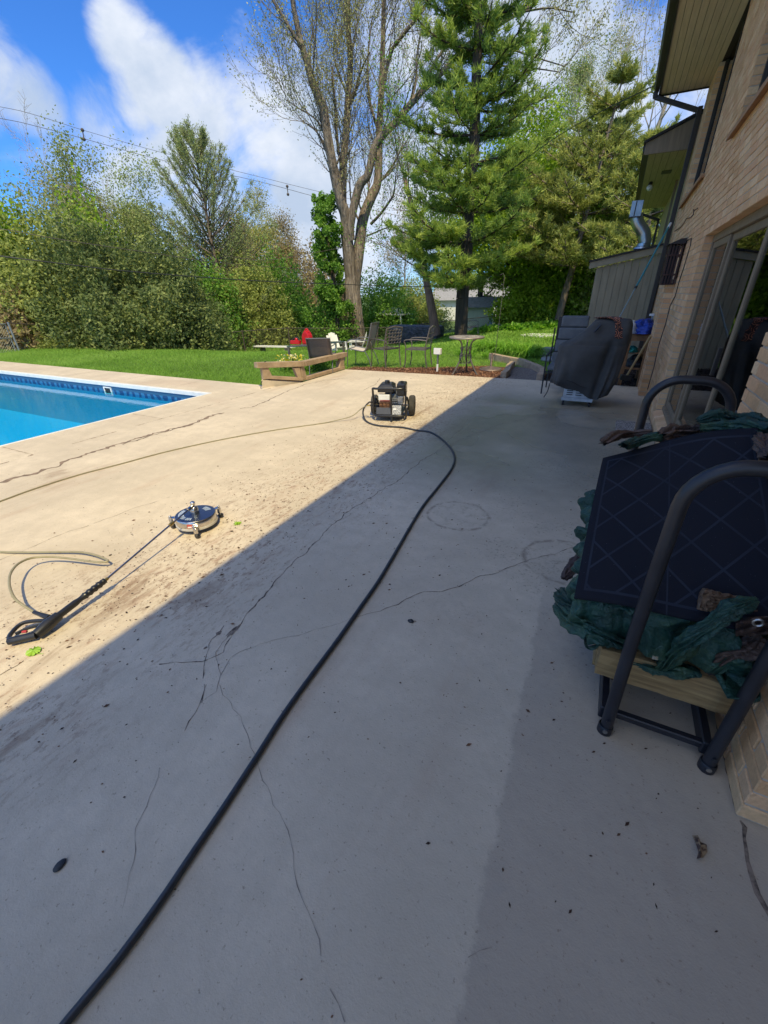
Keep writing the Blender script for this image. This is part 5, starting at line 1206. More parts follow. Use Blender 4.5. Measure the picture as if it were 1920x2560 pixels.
# ------------------------------------------------------------------ hoses
def gline(pts, z=.01): return [G(*p, z) for p in pts]
M['hosek'] = pm('black rubber hose', (.018, .02, .024), .45, c2=(.03, .033, .038), scale=40, spec=.6)
M['hoset'] = pm('tan pressure hose', (.30, .27, .17), .5, c2=(.25, .22, .13), scale=30)
h1 = gline([(160,2560),(300,2380),(480,2120),(640,1870),(760,1680),(880,1500),(985,1300),(1045,1215)], .0125) 
far = [w1(330,870), w1(190,930), w1(95,1060), w1(80,1200), w1(130,1340), w1(250,1430), w1(460,1490), w1(800,1520), w1(1100,1540), w1(1450,1610)]
pts = [Vector((0,0,0))]
e0 = pwz.matrix_basis @ Vector((-.25,.05,.225))
fz_ = [.24,.2,.13,.06,.02,.0125,.0125,.0125,.0125,.0125]
def zpt(p, z): return G(p[0], p[1], z)
hk = [tuple(e0)] + [zpt(far[i], fz_[i]) for i in range(1, 10)] + gline([(1080,1082),(1118,1110),(1136,1140),(1130,1170),(1100,1212),(1060,1262),(1030,1310),(1000,1362),(975,1405),(945,1455),(900,1520),(850,1592),(800,1660),(745,1735),(700,1800),(640,1895),(560,2018),(480,2136),(400,2255),(300,2392),(220,2490),(150,2575),(40,2720),(-60,2860)], .0125)
kh = MB().tube(smooth_curve(hk, 5), .0115, 10).build('water_hose', M['hosek'], None); tag(kh, 'thick black water hose snaking from the pressure washer across the shaded patio', 'hose')
e1_ = pwz.matrix_basis @ Vector((-.29,.065,.178))
hy = [tuple(e1_), zpt(w1(0,1080), .12)] + [zpt((880,1040), .06), zpt((840,1051), .02)] + gline([(800,1059),(700,1073),(600,1090),(500,1110),(400,1133),(300,1160),(200,1186),(100,1217),(0,1253),(-100,1292),(-220,1345)], .007)
MB().tube(smooth_curve(hy, 5), .0065, 8).build('pressure_hose', M['hoset'], None); tag(bpy.data.objects['pressure_hose'], 'thin tan pressure hose running from the washer across the sunlit patio past the pool', 'hose')

# ------------------------------------------------------------------ surface cleaner and wand
disc = empty('surface_cleaner', (0,0,0), 'round stainless steel surface cleaner on three casters with a long wand', 'surface cleaner')
dc = (G(*d1(300,440), .11)+G(*d1(1150,290), .11))/2; r_d = float(np.linalg.norm((G(*d1(290,440), .11)-G(*d1(1150,280), .11))[:2]))/2
disc.location = (float(dc[0]), float(dc[1]), 0)
bx = float(dc[0]); by = float(dc[1])
MB().lathe([(r_d-.002,.055),(r_d,.06),(r_d,.106),(r_d-.004,.111)], (bx,by,0), 64).build('rim_band', M['chrome'], disc)
def topmat():
    m, nt, b = newmat('printed steel top'); l = nt.links
    tc = N_(nt, 'ShaderNodeTexCoord'); nz = N_(nt, 'ShaderNodeTexNoise', Scale=6, Detail=4); l.new(tc.outputs['Object'], nz.inputs['Vector'])
    b.inputs['Base Color'].default_value = (.10, .13, .19, 1); b.inputs['Metallic'].default_value = .85; b.inputs['Roughness'].default_value = .3; return m
M['dtop'] = topmat()
MB().lathe([(r_d-.004,.111),(r_d*.5,.115),(.0001,.116)], (bx,by,0), 64).build('top_plate', M['dtop'], disc)
MB().lathe([(r_d-.004,.04),(r_d+.004,.04),(r_d+.004,.054),(r_d-.002,.0549)], (bx,by,0), 64).build('bumper', pm('pale brush skirt', (.5,.47,.42), .6), disc)
# printed arc marks on the top plate: emblem, lettering blocks
M['print2'] = pm('pale blue print', (.42, .5, .62), .5)
def arcbox(a0, a1, r0, r1, z=.1165):
    mb = MB(); n = 8; vs = []
    for i in range(n+1):
        a = a0+(a1-a0)*i/n; vs += [(bx+r0*math.cos(a), by+r0*math.sin(a), z+.0004), (bx+r1*math.cos(a), by+r1*math.sin(a), z)]
    mb.add(vs, [(2*i, 2*i+1, 2*i+3, 2*i+2) for i in range(n)]); return mb
for a in np.arange(-1.9, -1.0, .16): arcbox(a, a+.1, r_d*.55, r_d*.78, .1145).build('printed_mark', M['print2'], disc)
for a in np.arange(1.0, 1.7, .09): arcbox(a, a+.06, r_d*.5, r_d*.78, .1148).build('printed_mark', M['print2'], disc)
for rr_ in (.14, .19, .24): arcbox(3.2, 4.3, rr_/.26*r_d*.5+.04, rr_/.26*r_d*.5+.052, .1148).build('printed_mark', M['print2'], disc)
MB().box((bx+r_d*math.cos(-1.0)-.02,by+r_d*math.sin(-1.0)-.004,.065),(bx+r_d*math.cos(-1.0)+.02,by+r_d*math.sin(-1.0)+.001,.095),rot=(0,0,.57)).build('red_badge', pm('red badge', (.5,.08,.05), .4), disc)
MB().box((bx+r_d*math.cos(-1.0)-.013,by+r_d*math.sin(-1.0)-.007,.07),(bx+r_d*math.cos(-1.0)+.013,by+r_d*math.sin(-1.0)-.0041,.08),rot=(0,0,.57)).build('badge_mark', M['white'], disc)
for px, py in (d1(170,600), d1(765,720), d1(1295,350)):
    g = G(px, py, .03); v = unit(np.array([g[0]-bx, g[1]-by, 0])); q = np.array([bx, by, 0])+v*(r_d+.04)
    br = MB().bar((bx+v[0]*(r_d-.005), by+v[1]*(r_d-.005), .088), (q[0], q[1], .088), .036, .005)
    br.bar((bx+v[0]*(r_d+.004), by+v[1]*(r_d+.004), .06), (bx+v[0]*(r_d+.004), by+v[1]*(r_d+.004), .095), .04, .006, up=tuple(v)); br.build('bracket', M['chrome'], disc)
    MB().lathe([(.0001,.085),(.010,.085),(.009,.105),(.0001,.108)], (q[0],q[1],0), 12).box((q[0]-.014,q[1]-.010,.036),(q[0]+.014,q[1]+.010,.0849)).build('caster_fork', M['chrome'], disc, bevel=.003)
    MB().lathe([(.0001,-.012),(.017,-.012),(.020,-.006),(.020,.006),(.017,.012),(.0001,.012)], (q[0]+.006,q[1],.020), 16, axis='y').build('caster_wheel', M['enam'], disc)
MB().lathe([(.0001,.1165),(.03,.1165),(.03,.145),(.024,.165),(.014,.172),(.014,.185),(.018,.188),(.018,.204),(.01,.212),(.0001,.214)], (bx,by,0), 20).build('swivel_hub', M['chrome'], disc)
# lance from hub to gun
hub = np.array([bx, by, .178]); grip = G(*g1(1360,370), .085); gmid = G(*g1(740,840), .06); 
ln0 = hub+unit(grip-hub)*.03
MB().tube([ln0, grip], .0065, 10).build('lance_tube', pm('lance steel', (.4,.4,.42), .3, 1), disc)
cpl = hub+(grip-hub)*.29
MB().tube([hub, hub+unit(grip-hub)*.06], .014, 8).build('lance_coupler', M['chrome'], disc)
MB().tube([cpl-unit(grip-hub)*.02, cpl+unit(grip-hub)*.02], .0125, 6).build('brass_union', bpy.data.materials['brass'], disc)
MB().tube([grip+unit(hub-grip)*.02, grip], .010, 8).build('brass_nut', bpy.data.materials['brass'], disc)
gd = unit(gmid-grip); L_ = float(np.linalg.norm(gmid-grip)); tp_ = []; rs = []
for i in range(60):
    t = i/59; tp_.append(grip+gd*L_*t); rr_ = .0165 if t < .05 else (.0185+.0022*math.sin(t*60) if t < .45 else (.0185-.004*math.sin((t-.45)/.18*3.14) if t < .63 else .0185))
    rs.append(rr_)
MB().tube(tp_, rs, 14).build('grip_sleeve', M['enam'], disc)
# trigger gun body lying on its side
gA = gmid; gB = G(*g1(470,1075), .035); gC = G(*g1(110,1160), .03); gD = G(*g1(140,1060), .035); gE = G(*g1(300,920), .045); gF = G(*g1(560,890), .05)
MB().tube([gA-gd*.01, (gA+gB)/2, gB], [.026,.032,.026], 12).build('gun_body', M['enam'], disc)
gb_ = MB(); gb_.tube(smooth_curve([gB, (gB+gC)/2, gC], 4), [.02]*8+[.018]*1, 12) ; gb_.build('gun_handle', M['enam'], disc)
MB().tube(smooth_curve([gC, gD, gE, gF, gA+(gB-gA)*.3], 6), .0105, 8).build('trigger_guard', M['enam'], disc)
MB().tube(smooth_curve([G(*g1(200,1060), .04), G(*g1(330,1000), .045), G(*g1(500,950), .045)], 5), .008, 8).build('trigger', M['enam'], disc)
MB().tube([G(*g1(290,1035), .04), G(*g1(350,1030), .04)], .007, 6).build('safety_catch', pm('red plastic', (.5,.05,.05), .4), disc)
qa = G(*g1(560,930), .071)
MB().ball(qa, .001).tube([G(*g1(520,975), .060), G(*g1(610,905), .066)], .011, 8).build('gun_label', M['white'], disc)
inl = G(*g1(640,850), .05); inl2 = G(*g1(440,780), .055)
MB().tube([inl, (inl+inl2)/2, inl2], [.016,.012,.010], 10).build('inlet', M['enam'], disc)
lp_ = [tuple(inl2)] + [G(*g1(*p), z) for p, z in (((300,690),.075),((190,600),.09),((130,470),.10),((120,350),.10),((150,250),.10),((240,150),.09),((400,80),.075),((620,62),.06),((860,80),.05),((1100,112),.045),((1290,132),.045),((1400,118),.042),((1330,75),.035),((1180,25),.03),((1000,0),.025),((700,0),.02),((300,5),.015),((0,-2),.012),((-300,-30),.008),((-700,-60),.008))]
MB().tube(smooth_curve(lp_, 6), .0072, 8).build('wand_hose', M['hoset'], None); tag(bpy.data.objects['wand_hose'], 'olive-tan hose looping from the trigger gun of the surface cleaner off to the left', 'hose')

# ------------------------------------------------------------------ leaves, pebbles, chips
def flat_leaf(name, c, pts, mat, lab, cat='leaf', z=.008, curl=.006, grp=None):
    n = len(pts); mb = MB(); vs = [(c[0], c[1], z+curl)]+[(c[0]+p[0], c[1]+p[1], z+curl*math.sin(i*2.4)*.8) for i, p in enumerate(pts)]
    mb.add(vs, [(0, 1+i, 1+(i+1) % n) for i in range(n)]); o = mb.build(name, mat, None); md = o.modifiers.new('t', 'SOLIDIFY'); md.thickness = .0012; return tag(o, lab, cat, grp)
gl_ = pm('fresh green leaf', (.30, .48, .04), .5, c2=(.2, .38, .03), scale=40)
c = G(*g1(440,1300)); lp2 = []
for i in range(28):
    a = 2*math.pi*i/28; rr_ = .036*(1+.035*math.sin(a*13)) * (1 if not (2.6 < a < 2.85) else .75); lp2.append((rr_*math.cos(a)*.95, rr_*math.sin(a)*.85))
flat_leaf('fallen_leaf', c, lp2, gl_, 'round bright green fallen leaf on the sunlit concrete near the trigger gun')
MB().tube([c+np.array([.03,.0,.006]), c+np.array([.06,.014,.004])], .0014, 5).build('stalk', gl_, None); tag(bpy.data.objects['stalk'], 'thin stalk of the round green leaf on the concrete', 'stalk')
c = G(*s7(1540,390)); lp2 = []
for i in range(22):
    a = 2*math.pi*i/22; rr_ = .035*(1.0 if i % 2 else .35); lp2.append((rr_*math.cos(a), rr_*math.sin(a)))
flat_leaf('sprig', c, lp2, gl_, 'small jagged green sprig lying to the right of the surface cleaner', 'sprig', curl=.012)
cdk = pm('dark brown leaf', (.07, .04, .022), .8, c2=(.03, .018, .01), scale=60)
tan = pm('dry torn leaf', (.26, .18, .10), .8, c2=(.06, .03, .02), scale=50, lo=.45, hi=.55)
cc = z_(1620, 1800, 3.687)
c0 = G(*cc(460, 1190)); poly = [G(*cc(*q))-c0 for q in ((395,1085),(440,1090),(480,1130),(520,1180),(533,1230),(500,1275),(462,1305),(448,1290),(450,1240),(425,1160))]
flat_leaf('dead_leaf', c0, [(p[0], p[1]) for p in poly], tan, 'curled brown dead leaf on the dark concrete beside the brick pier', 'leaf', z=.012, curl=.012)
def pebble(px, py, rx, ry, seed, lab):
    c = G(px, py); mb = MB(); mb.ball((0,0,0), 1, 8); P = np.array(mb.v); P *= (1+.5*(fbm(P, 1.4, 3, seed)-.5))[:, None]; P *= np.array([rx, ry, min(rx, ry)*.5]); P += np.array([c[0], c[1], min(rx, ry)*.35])
    o = MB().add(P.tolist(), mb.f, True).build('pebble', pm('dark slate', (.03,.032,.035), .6, c2=(.015,.015,.018), scale=80) if 'dark slate' not in bpy.data.materials else bpy.data.materials['dark slate'], None); return tag(o, lab, 'pebble')
pebble(*k7(130,402), .013, .019, 3, 'black oval pebble on the shaded concrete at the lower left')
pebble(*k8(945,685), .018, .014, 5, 'crumpled dark scrap on the shaded concrete to the right of the black hose')
# seeds, catkins and twigs washed over the slab: nobody could count them
rg = np.random.default_rng(11); pts = []
def scat(n, fn):
    out = []
    while len(out) < n:
        p = fn()
        if p is not None: out.append(p)
    return out
def band():
    y = rg.uniform(.2, 8.6); x = rg.normal(-2.35 if y < 5 else -2.5, .42); return (x, y) if -5 < x < -.2 else None
def uni():
    y = abs(rg.normal(0, 5)); x = rg.uniform(-5.5, .55); return (x, y) if y < 8.7 else None
def clump():
    c = [(-1.5,2.6,.35),(-.9,1.5,.4),(-.2,2.2,.5),(-.4,3.4,.8),(.2,1.2,.3),(-2.4,1.2,.4),(-2.1,6.5,.9)][rg.integers(7)]
    x, y = rg.normal(c[0], c[2]), rg.normal(c[1], c[2]*1.3); return (x, y) if (-5 < x < .6 and .1 < y < 8.7) else None
def edge(): return (rg.normal(-3.2, 1.6), 8.75-abs(rg.normal(0, .5)))
S_ = np.array(scat(3600, band)+scat(520, uni)+scat(600, clump)+scat(700, edge)); n = len(S_)
ln_ = rg.lognormal(-4.85, .55, n); ln_ = np.clip(ln_, .003, .034); wd = ln_*rg.uniform(.25, .6, n); an = rg.normal(.9, .7, n)
a = np.stack([np.cos(an), np.sin(an), 0*an], 1); b_ = np.stack([-np.sin(an), np.cos(an), 0*an], 1); base_ = np.concatenate([S_, np.full((n, 1), .0035)], 1)
V = np.stack([base_-a*ln_[:, None]/2, base_+b_*wd[:, None]/2+np.array([0,0,.002]), base_+a*ln_[:, None]/2, base_-b_*wd[:, None]/2], 1).reshape(-1, 3)
dbm = leafmat('seed litter', (.025,.014,.01), (.07,.035,.02), (.17,.085,.045), .8, 0)
deb = quadmesh('leaf_litter', V, 4, dbm, None, rg.uniform(0, 1, n)); tag(deb, 'scattered seed husks and twigs washed over the concrete', 'litter', None, 'stuff')

# ------------------------------------------------------------------ mulch bed, kerb blocks, gravel pocket
mul = MB()
def bed(name, poly, mat, z=-.045, kind='structure'):
    n = len(poly); o = MB().add([(p[0], p[1], z) for p in poly], [tuple(range(n))]).build(name, mat, None); o['kind'] = kind; return o
M['mulch'] = pm('bark mulch', (.22, .10, .055), .9, c2=(.07, .03, .018), scale=45, detail=8, bump=1, bdist=.03)
bed('mulch_bed', [(-5.5,8.6),(-1.0,8.8),(-1.0,9.9),(-1.8,10.6),(-2.6,10.6),(-3.2,10.2),(-4.2,9.7),(-5.0,9.5),(-5.6,9.3)], M['mulch'])
bed('dark_mulch_bed', [(-1.1,8.8),(.66,8.8),(.66,12),(-.65,12.1),(-1.0,11.0),(-1.1,9.9)], M['soil'], z=-.04)
bed('gravel_bed', [(-1.78,8.85),(-1.08,8.85),(-1.12,9.6),(-1.45,10.4),(-1.9,10.7),(-2.1,10.2),(-1.75,9.4)], pm('pea gravel', (.26,.22,.19), .9, c2=(.09,.075,.065), scale=55, lo=.4, hi=.6, bump=1, bdist=.01), z=-.03)
rg = np.random.default_rng(3)
def inpoly(x, y, poly):
    ins = np.zeros(len(x), bool); n = len(poly); j = n-1
    for i in range(n):
        xi, yi = poly[i]; xj, yj = poly[j]; c_ = ((yi > y) != (yj > y)) & (x < (xj-xi)*(y-yi)/(yj-yi+1e-9)+xi); ins ^= c_; j = i
    return ins
mp_ = [(-5.5,8.62),(-1.9,8.86),(-1.75,9.4),(-2.1,10.2),(-2.6,10.6),(-3.2,10.2),(-4.2,9.7),(-5.0,9.5),(-5.6,9.3)]
x = rg.uniform(-5.6, -1.7, 16000); y = rg.uniform(8.6, 10.6, 16000); k = inpoly(x, y, mp_); C3 = np.stack([x[k], y[k], rg.uniform(-.045, -.02, k.sum())], 1)
mc = leafmat('mulch chips', (.06,.025,.015), (.20,.09,.05), (.42,.24,.14), .9, 0)
leaves('mulch_chips', C3, .035, mc, None, rg, .4, up=3); tag(bpy.data.objects['mulch_chips'], 'red-brown bark mulch chips in the bed beyond the patio', 'mulch', None, 'stuff')
x = rg.uniform(-1.1, .66, 5000); y = rg.uniform(8.87, 12, 5000); C3 = np.stack([x, y, rg.uniform(-.04, -.015, 5000)], 1)
leaves('dark_mulch_chips', C3, .04, leafmat('dark chips', (.012,.009,.008), (.03,.024,.02), (.10,.08,.07), .9, 0), None, rg, .5, up=3); tag(bpy.data.objects['dark_mulch_chips'], 'dark wet mulch chips beside the house wall', 'mulch', None, 'stuff')
M['kerb'] = pm('tan retaining block', (.42, .32, .22), .9, c2=(.3, .22, .15), scale=12, bump=.6, bdist=.01)
ker = empty('garden_edging', (-1.7, 10, 0), 'curved row of tan concrete edging blocks round the gravel pocket', 'edging')
def blocks(pts, L=.3, h=.12, w=.12):
    c_ = smooth_curve(pts, 10); d = 0; last = c_[0]
    for p in c_[1:]:
        if np.linalg.norm(p-last) >= L:
            m_ = (last+p)/2; an_ = math.atan2(p[1]-last[1], p[0]-last[0]); l_ = np.linalg.norm(p-last)
            MB().box((-l_/2+.006,-w/2,-.12),(l_/2-.006,w/2,h-.03)).tf(Matrix.Translation((m_[0],m_[1],-.0)) @ Matrix.Rotation(an_+rb.uniform(-.05,.05), 4, 'Z')).build('block', M['kerb'], ker, bevel=.012); last = p
def g0(*q): return G(*c3(*q), 0.0)
blocks([g0(715,640), g0(830,665), g0(950,690), g0(1080,712), g0(1200,760), g0(1300,800), g0(1345,850), g0(1310,915)])
blocks([g0(985,745), g0(935,790), g0(905,860), g0(835,895)], .28)

# stepping stones by the house
M['flag'] = pm('grey flagstone', (.24, .26, .28), .8, c2=(.15, .16, .17), scale=6, bump=.4, bdist=.01)
for i, (px, py, r_, lb) in enumerate(((1390,600,.26,'pale flagstone at the foot of the daylilies'),(1420,560,.2,'small pale rock between the daylilies and the grey chair'),(1440,650,.3,'flat grey flagstone just left of the grey cushioned chair'))):
    q = G(*c3(px, py)); poly = [(q[0]+r_*math.cos(a)*rb.uniform(.7,1.1), q[1]+r_*1.6*math.sin(a)*rb.uniform(.7,1.1)) for a in np.linspace(0, 2*math.pi, 9)[:-1]]
    tag(MB().prism(poly, -.06, [-.02,.06,-.015][i]).build('stepping_stone', M['flag'], None, bevel=.012), lb, 'stone', 'flagstones by the house')

# ------------------------------------------------------------------ timber planter rail
M['oldwood'] = pm('weathered grey-brown timber', (.40, .29, .18), .85, c2=(.27, .19, .115), scale=5, detail=8, stretch=(1, 1, 1), bump=.5, bdist=.006)
pr = empty('timber_rail', (-5.6, 7.4, 0), 'L-shaped low weathered timber rail on three braced posts at the patio corner', 'railing')
A_ = np.array([-6.1,6.45,0]); B_ = np.array(G(*c1(590,905), 0)); C_ = np.array(G(*c1(1150,745), 0)); A_ = np.array(G(*c1(85,985))); A_[2] = 0
A2 = np.array(WY(*c1(70,870), float(A_[1])+.05)); 
MB().add([tuple(A_+[0,0,-.16]), tuple(B_+[0,0,-.16]), tuple(B_+[0,0,.004]), tuple(A_+[0,0,.15]), tuple(A_+[-.1,.18,-.16]), tuple(B_+[-.1,.18,-.16]), tuple(B_+[-.1,.18,.004]), tuple(A_+[-.1,.18,.15])],
         [(0,1,2,3),(7,6,5,4),(3,2,6,7),(0,3,7,4),(1,5,6,2)]).build('concrete_kerb', M['deck'], pr)
up = np.array([0,0,1.])
def off(p, z): return tuple(np.array(p)+up*z)
An = A_+np.array([-.02,.06,0]); Bn = B_+np.array([-.02,.05,0]); Cn = C_+np.array([-.05,.0,0])
hA, hB, hC = .47, .385, .36
MB().bar(off(An-unit(B_-A_)*.1, hA-.05), off(Bn+unit(B_-A_)*.05, hB-.045), .14, .10).build('rail', M['oldwood'], pr, bevel=.008)
MB().bar(off(Bn+unit(C_-B_)*.1, hB-.05), off(Cn+unit(C_-B_)*.12, hC-.04), .14, .10).build('rail', M['oldwood'], pr, bevel=.008)
MB().bar(off(An+unit(B_-A_)*.1, .18), off(Bn, .045), .12, .06).build('sill_beam', M['oldwood'], pr, bevel=.006)
MB().bar(off(Bn+unit(C_-B_)*.09, .045), off(Cn, .045), .12, .07).build('sill_beam', M['oldwood'], pr, bevel=.006)
def brace(p, z0, z1, dirv, w0=.18, w1=.10):
    d = unit(np.array(dirv)); n_ = np.array([-d[1], d[0], 0]); vs = []
    for (z, s_, w_) in ((z0, 0, w0), (z1, 0, w1)):
        for (i, j) in ((0,-1),(1,-1),(1,1),(0,1)): vs.append(tuple(np.array(p)+d*(i*w_)+n_*(j*.05)+up*z))
    return MB().add(vs, [(0,3,2,1),(4,5,6,7),(0,1,5,4),(1,2,6,5),(2,3,7,6),(3,0,4,7)])
ab = unit(B_-A_); bc = unit(C_-B_)
brace(An, .15, hA-.101, ab, .2, .12).build('post', M['oldwood'], pr, bevel=.006)
brace(Bn-ab*.04, .012, hB-.098, -ab, .05, .14).build('post', M['oldwood'], pr, bevel=.006); brace(Bn-ab*.035, .012, hB-.0981, bc, .17, .1).build('post', M['oldwood'], pr, bevel=.006)
brace(Cn, .012, hC-.09, -bc, .24, .12).build('post', M['oldwood'], pr, bevel=.006)
MB().tube(smooth_curve([off(An+ab*.12, hA+.0), off(An+ab*.13+np.array([0,-.09,0]), hA-.05), off(An+ab*.16+np.array([0,-.09,0]), .2), off(An+ab*.05+np.array([0,-.1,0]), .12), off(An+ab*.0+np.array([.05,-.14,0]), .01)], 6), .007, 6).build('cable', M['black'], None); tag(bpy.data.objects['cable'], 'black cable hooked over the left end of the timber rail', 'cable')

# ------------------------------------------------------------------ furniture
M['iron'] = pm('dark bronze iron', (.17, .15, .135), .45, .3, c2=(.10, .09, .08), scale=20)
M['sling'] = pm('taupe sling mesh', (.55, .48, .40), .8, c2=(.47, .41, .34), scale=60, bump=.2, bscale=300, bdist=.001)
M['slingd'] = pm('brown sling mesh', (.16, .13, .12), .8, c2=(.12, .1, .09), scale=60)
M['greymet'] = pm('grey metal tube', (.2, .2, .2), .4, .5)
M['red'] = pm('red plastic', (.55, .012, .012), .35, c2=(.45, .01, .01), scale=6)
# bistro table
c = G(*c3(425,398), .71); TX, TY = float(c[0]), float(c[1]); TY = 9.35; TX = float(WY(*c3(425,395), TY)[0])
bt = empty('bistro_table', (TX, TY, -.04), 'round cast-metal bistro table with pierced scroll top on three curved legs', 'table')
def piercedtop():
    m, nt, b = newmat('cast scroll top'); l = nt.links; tc = N_(nt, 'ShaderNodeTexCoord')
    b.inputs['Metallic'].default_value = .3; b.inputs['Roughness'].default_value = .4; b.inputs['Base Color'].default_value = (.27,.24,.21,1); return m
M['scroll'] = piercedtop(); ztt = .71; RTB = .37
MB().lathe([(RTB-.03,ztt-.015),(RTB,ztt-.018),(RTB+.006,ztt),(RTB,ztt+.014),(RTB-.03,ztt+.012),(RTB-.03,ztt-.015)], (TX,TY,0), 48).build('rim', M['scroll'], bt)
sc = MB()
for r_ in (.05,.11,.12,.2,.215,.29,.30): sc.lathe([(r_,ztt),(r_+.009,ztt),(r_+.009,ztt+.008),(r_,ztt+.008),(r_,ztt)], (TX,TY,0), 40)
for ring_, n_, r0, r1 in ((0,10,.05,.11),(1,18,.12,.2),(2,26,.215,.29),(3,34,.3,.345)):
    for i in range(n_):
        a = 2*math.pi*i/n_; da = math.pi/n_*.9
        sc.tube(smooth_curve([(TX+r0*math.cos(a),TY+r0*math.sin(a),ztt+.004),(TX+(r0+r1)/2*math.cos(a+da),TY+(r0+r1)/2*math.sin(a+da),ztt+.004),(TX+r1*math.cos(a),TY+r1*math.sin(a),ztt+.004)],4), .0055, 4)
        sc.tube([(TX+r0*math.cos(a),TY+r0*math.sin(a),ztt+.004),(TX+(r0+r1)/2*math.cos(a-da),TY+(r0+r1)/2*math.sin(a-da),ztt+.004),(TX+r1*math.cos(a),TY+r1*math.sin(a),ztt+.004)], .0055, 4)
sc.lathe([(.0001,ztt+.006),(.05,ztt+.006)], (TX,TY,0), 20)
o = sc.build('scrollwork', M['scroll'], bt); o['kind'] = 'stuff'
for ang in (-2.2, -.25, 1.7):
    cs, sn = math.cos(ang), math.sin(ang)
    pr_ = [(.26,.70),(.14,.62),(.10,.45),(.13,.28),(.20,.14),(.29,.0),(.33,-.04)]
    lg = MB().tube(smooth_curve([(TX+r_*cs, TY+r_*sn, z) for r_, z in pr_], 6), [.017]*37, 8); lg.build('leg', M['iron'], bt)
lt = MB()
for i in range(12):
    a = 2*math.pi*i/12; lt.tube(smooth_curve([(TX+.1*math.cos(a),TY+.1*math.sin(a),.18),(TX+.13*math.cos(a+.3),TY+.13*math.sin(a+.3),.3),(TX+.1*math.cos(a),TY+.1*math.sin(a),.42),(TX+.12*math.cos(a-.3),TY+.12*math.sin(a-.3),.5)],4), .006, 5)
for z in (.18,.34,.5): lt.lathe([(.11,z),(.122,z),(.122,z+.01),(.11,z+.01),(.11,z)], (TX,TY,0), 20)
lt.build('basket', M['iron'], bt)
# wrought-iron chair with ring back (back towards us)
def ironchair(bars):
    t = empty('patio_chair', (0,0,0))
    w_, d_ = .25, .24
    for s_ in (-1, 1):
        MB().tube(smooth_curve([(s_*w_,-.29,0),(s_*w_,-.26,.2),(s_*w_,-.24,.42),(s_*(w_+.01),-.28,.65),(s_*(w_+.005),-.34,.90)],5), .016, 8).build('back_leg', M['iron'], t)
        MB().tube(smooth_curve([(s_*w_,.27,0),(s_*w_,.24,.2),(s_*w_,.24,.42)],5), .015, 8).build('front_leg', M['iron'], t)
        MB().tube(smooth_curve([(s_*(w_+.005),-.27,.62),(s_*(w_+.02),-.05,.64),(s_*(w_+.02),.2,.635),(s_*(w_+.02),.27,.6),(s_*(w_+.01),.24,.52),(s_*w_,.23,.43)],6), .014, 8).build('arm', M['iron'], t)
    for y in (-.24, .24): MB().bar((-w_,y,.42),(w_,y,.42),.022,.022).build('seat_rail', M['iron'], t)
    for s_ in (-1, 1): MB().bar((s_*w_,-.24,.42),(s_*w_,.24,.42),.022,.022).build('seat_rail', M['iron'], t)
    n_ = 4
    for i in range(n_):
        x = -w_+(i+1)*2*w_/(n_+1); MB().box((x-.022,-.24,.418),(x+.022,.24,.426)).build('seat_slat', M['iron'], t)
    MB().tube(smooth_curve([(-w_,-.34,.885),(-.12,-.345,.905),(0,-.345,.92),(.12,-.345,.905),(w_,-.34,.885)],5), .016, 8).build('top_rail', M['iron'], t)
    rg_ = MB()
    if bars:
        for z in (.45,.50): rg_.bar((-w_,-.262,z),(w_,-.262,z),.008,.012)
        for r_i, z in enumerate((.585,.66,.735,.81)):
            for i in range(5):
                x = -w_+.05+i*.1+(.0 if r_i % 2 else .0); y = -.265-.08*(z-.45)/.45
                rg_.tube([(x+.052*math.cos(a), y-.08*.036*math.sin(a)/.45, z+.04*math.sin(a)) for a in np.linspace(0, 2*math.pi, 15)[:-1]], .0085, 5, close=True)
    else:
        for z in (.55,.66,.77): rg_.bar((-w_,-.262-.08*(z-.45)/.45,z),(w_,-.262-.08*(z-.45)/.45,z),.008,.014)
        for i in range(4): rg_.bar((-w_+.1*(i+1),-.262,.5),(-w_+.1*(i+1),-.335,.88),.008,.01)
    rg_.build('back_pattern', M['iron'], t)
    return t
gA_ = np.array(G(*c2(310,1240), -.04)); gB_ = np.array(G(*c2(680,1180), -.04))
ch = ironchair(True); ch.location = tuple(((gA_+gB_)/2+np.array([-.15,.26,0])).tolist()); ch.rotation_euler.z = math.atan2(gB_[1]-gA_[1], gB_[0]-gA_[0])
ch.scale = (.98,.98,1.0); tag(ch, 'dark iron armchair with a back of interlaced rings, seen from behind', 'chair', 'dark iron armchairs')
ch2 = ironchair(False); f1_ = np.array(G(*c2(745,1195), -.04)); f2_ = np.array(G(*c2(1190,1240), -.04))
ch2.location = tuple(((f1_+f2_)/2+np.array([.05,.3,0])).tolist()); ch2.rotation_euler.z = math.pi/2+.12; tag(ch2, 'dark iron armchair seen side-on between the ring-backed chair and the white light post', 'chair', 'dark iron armchairs')
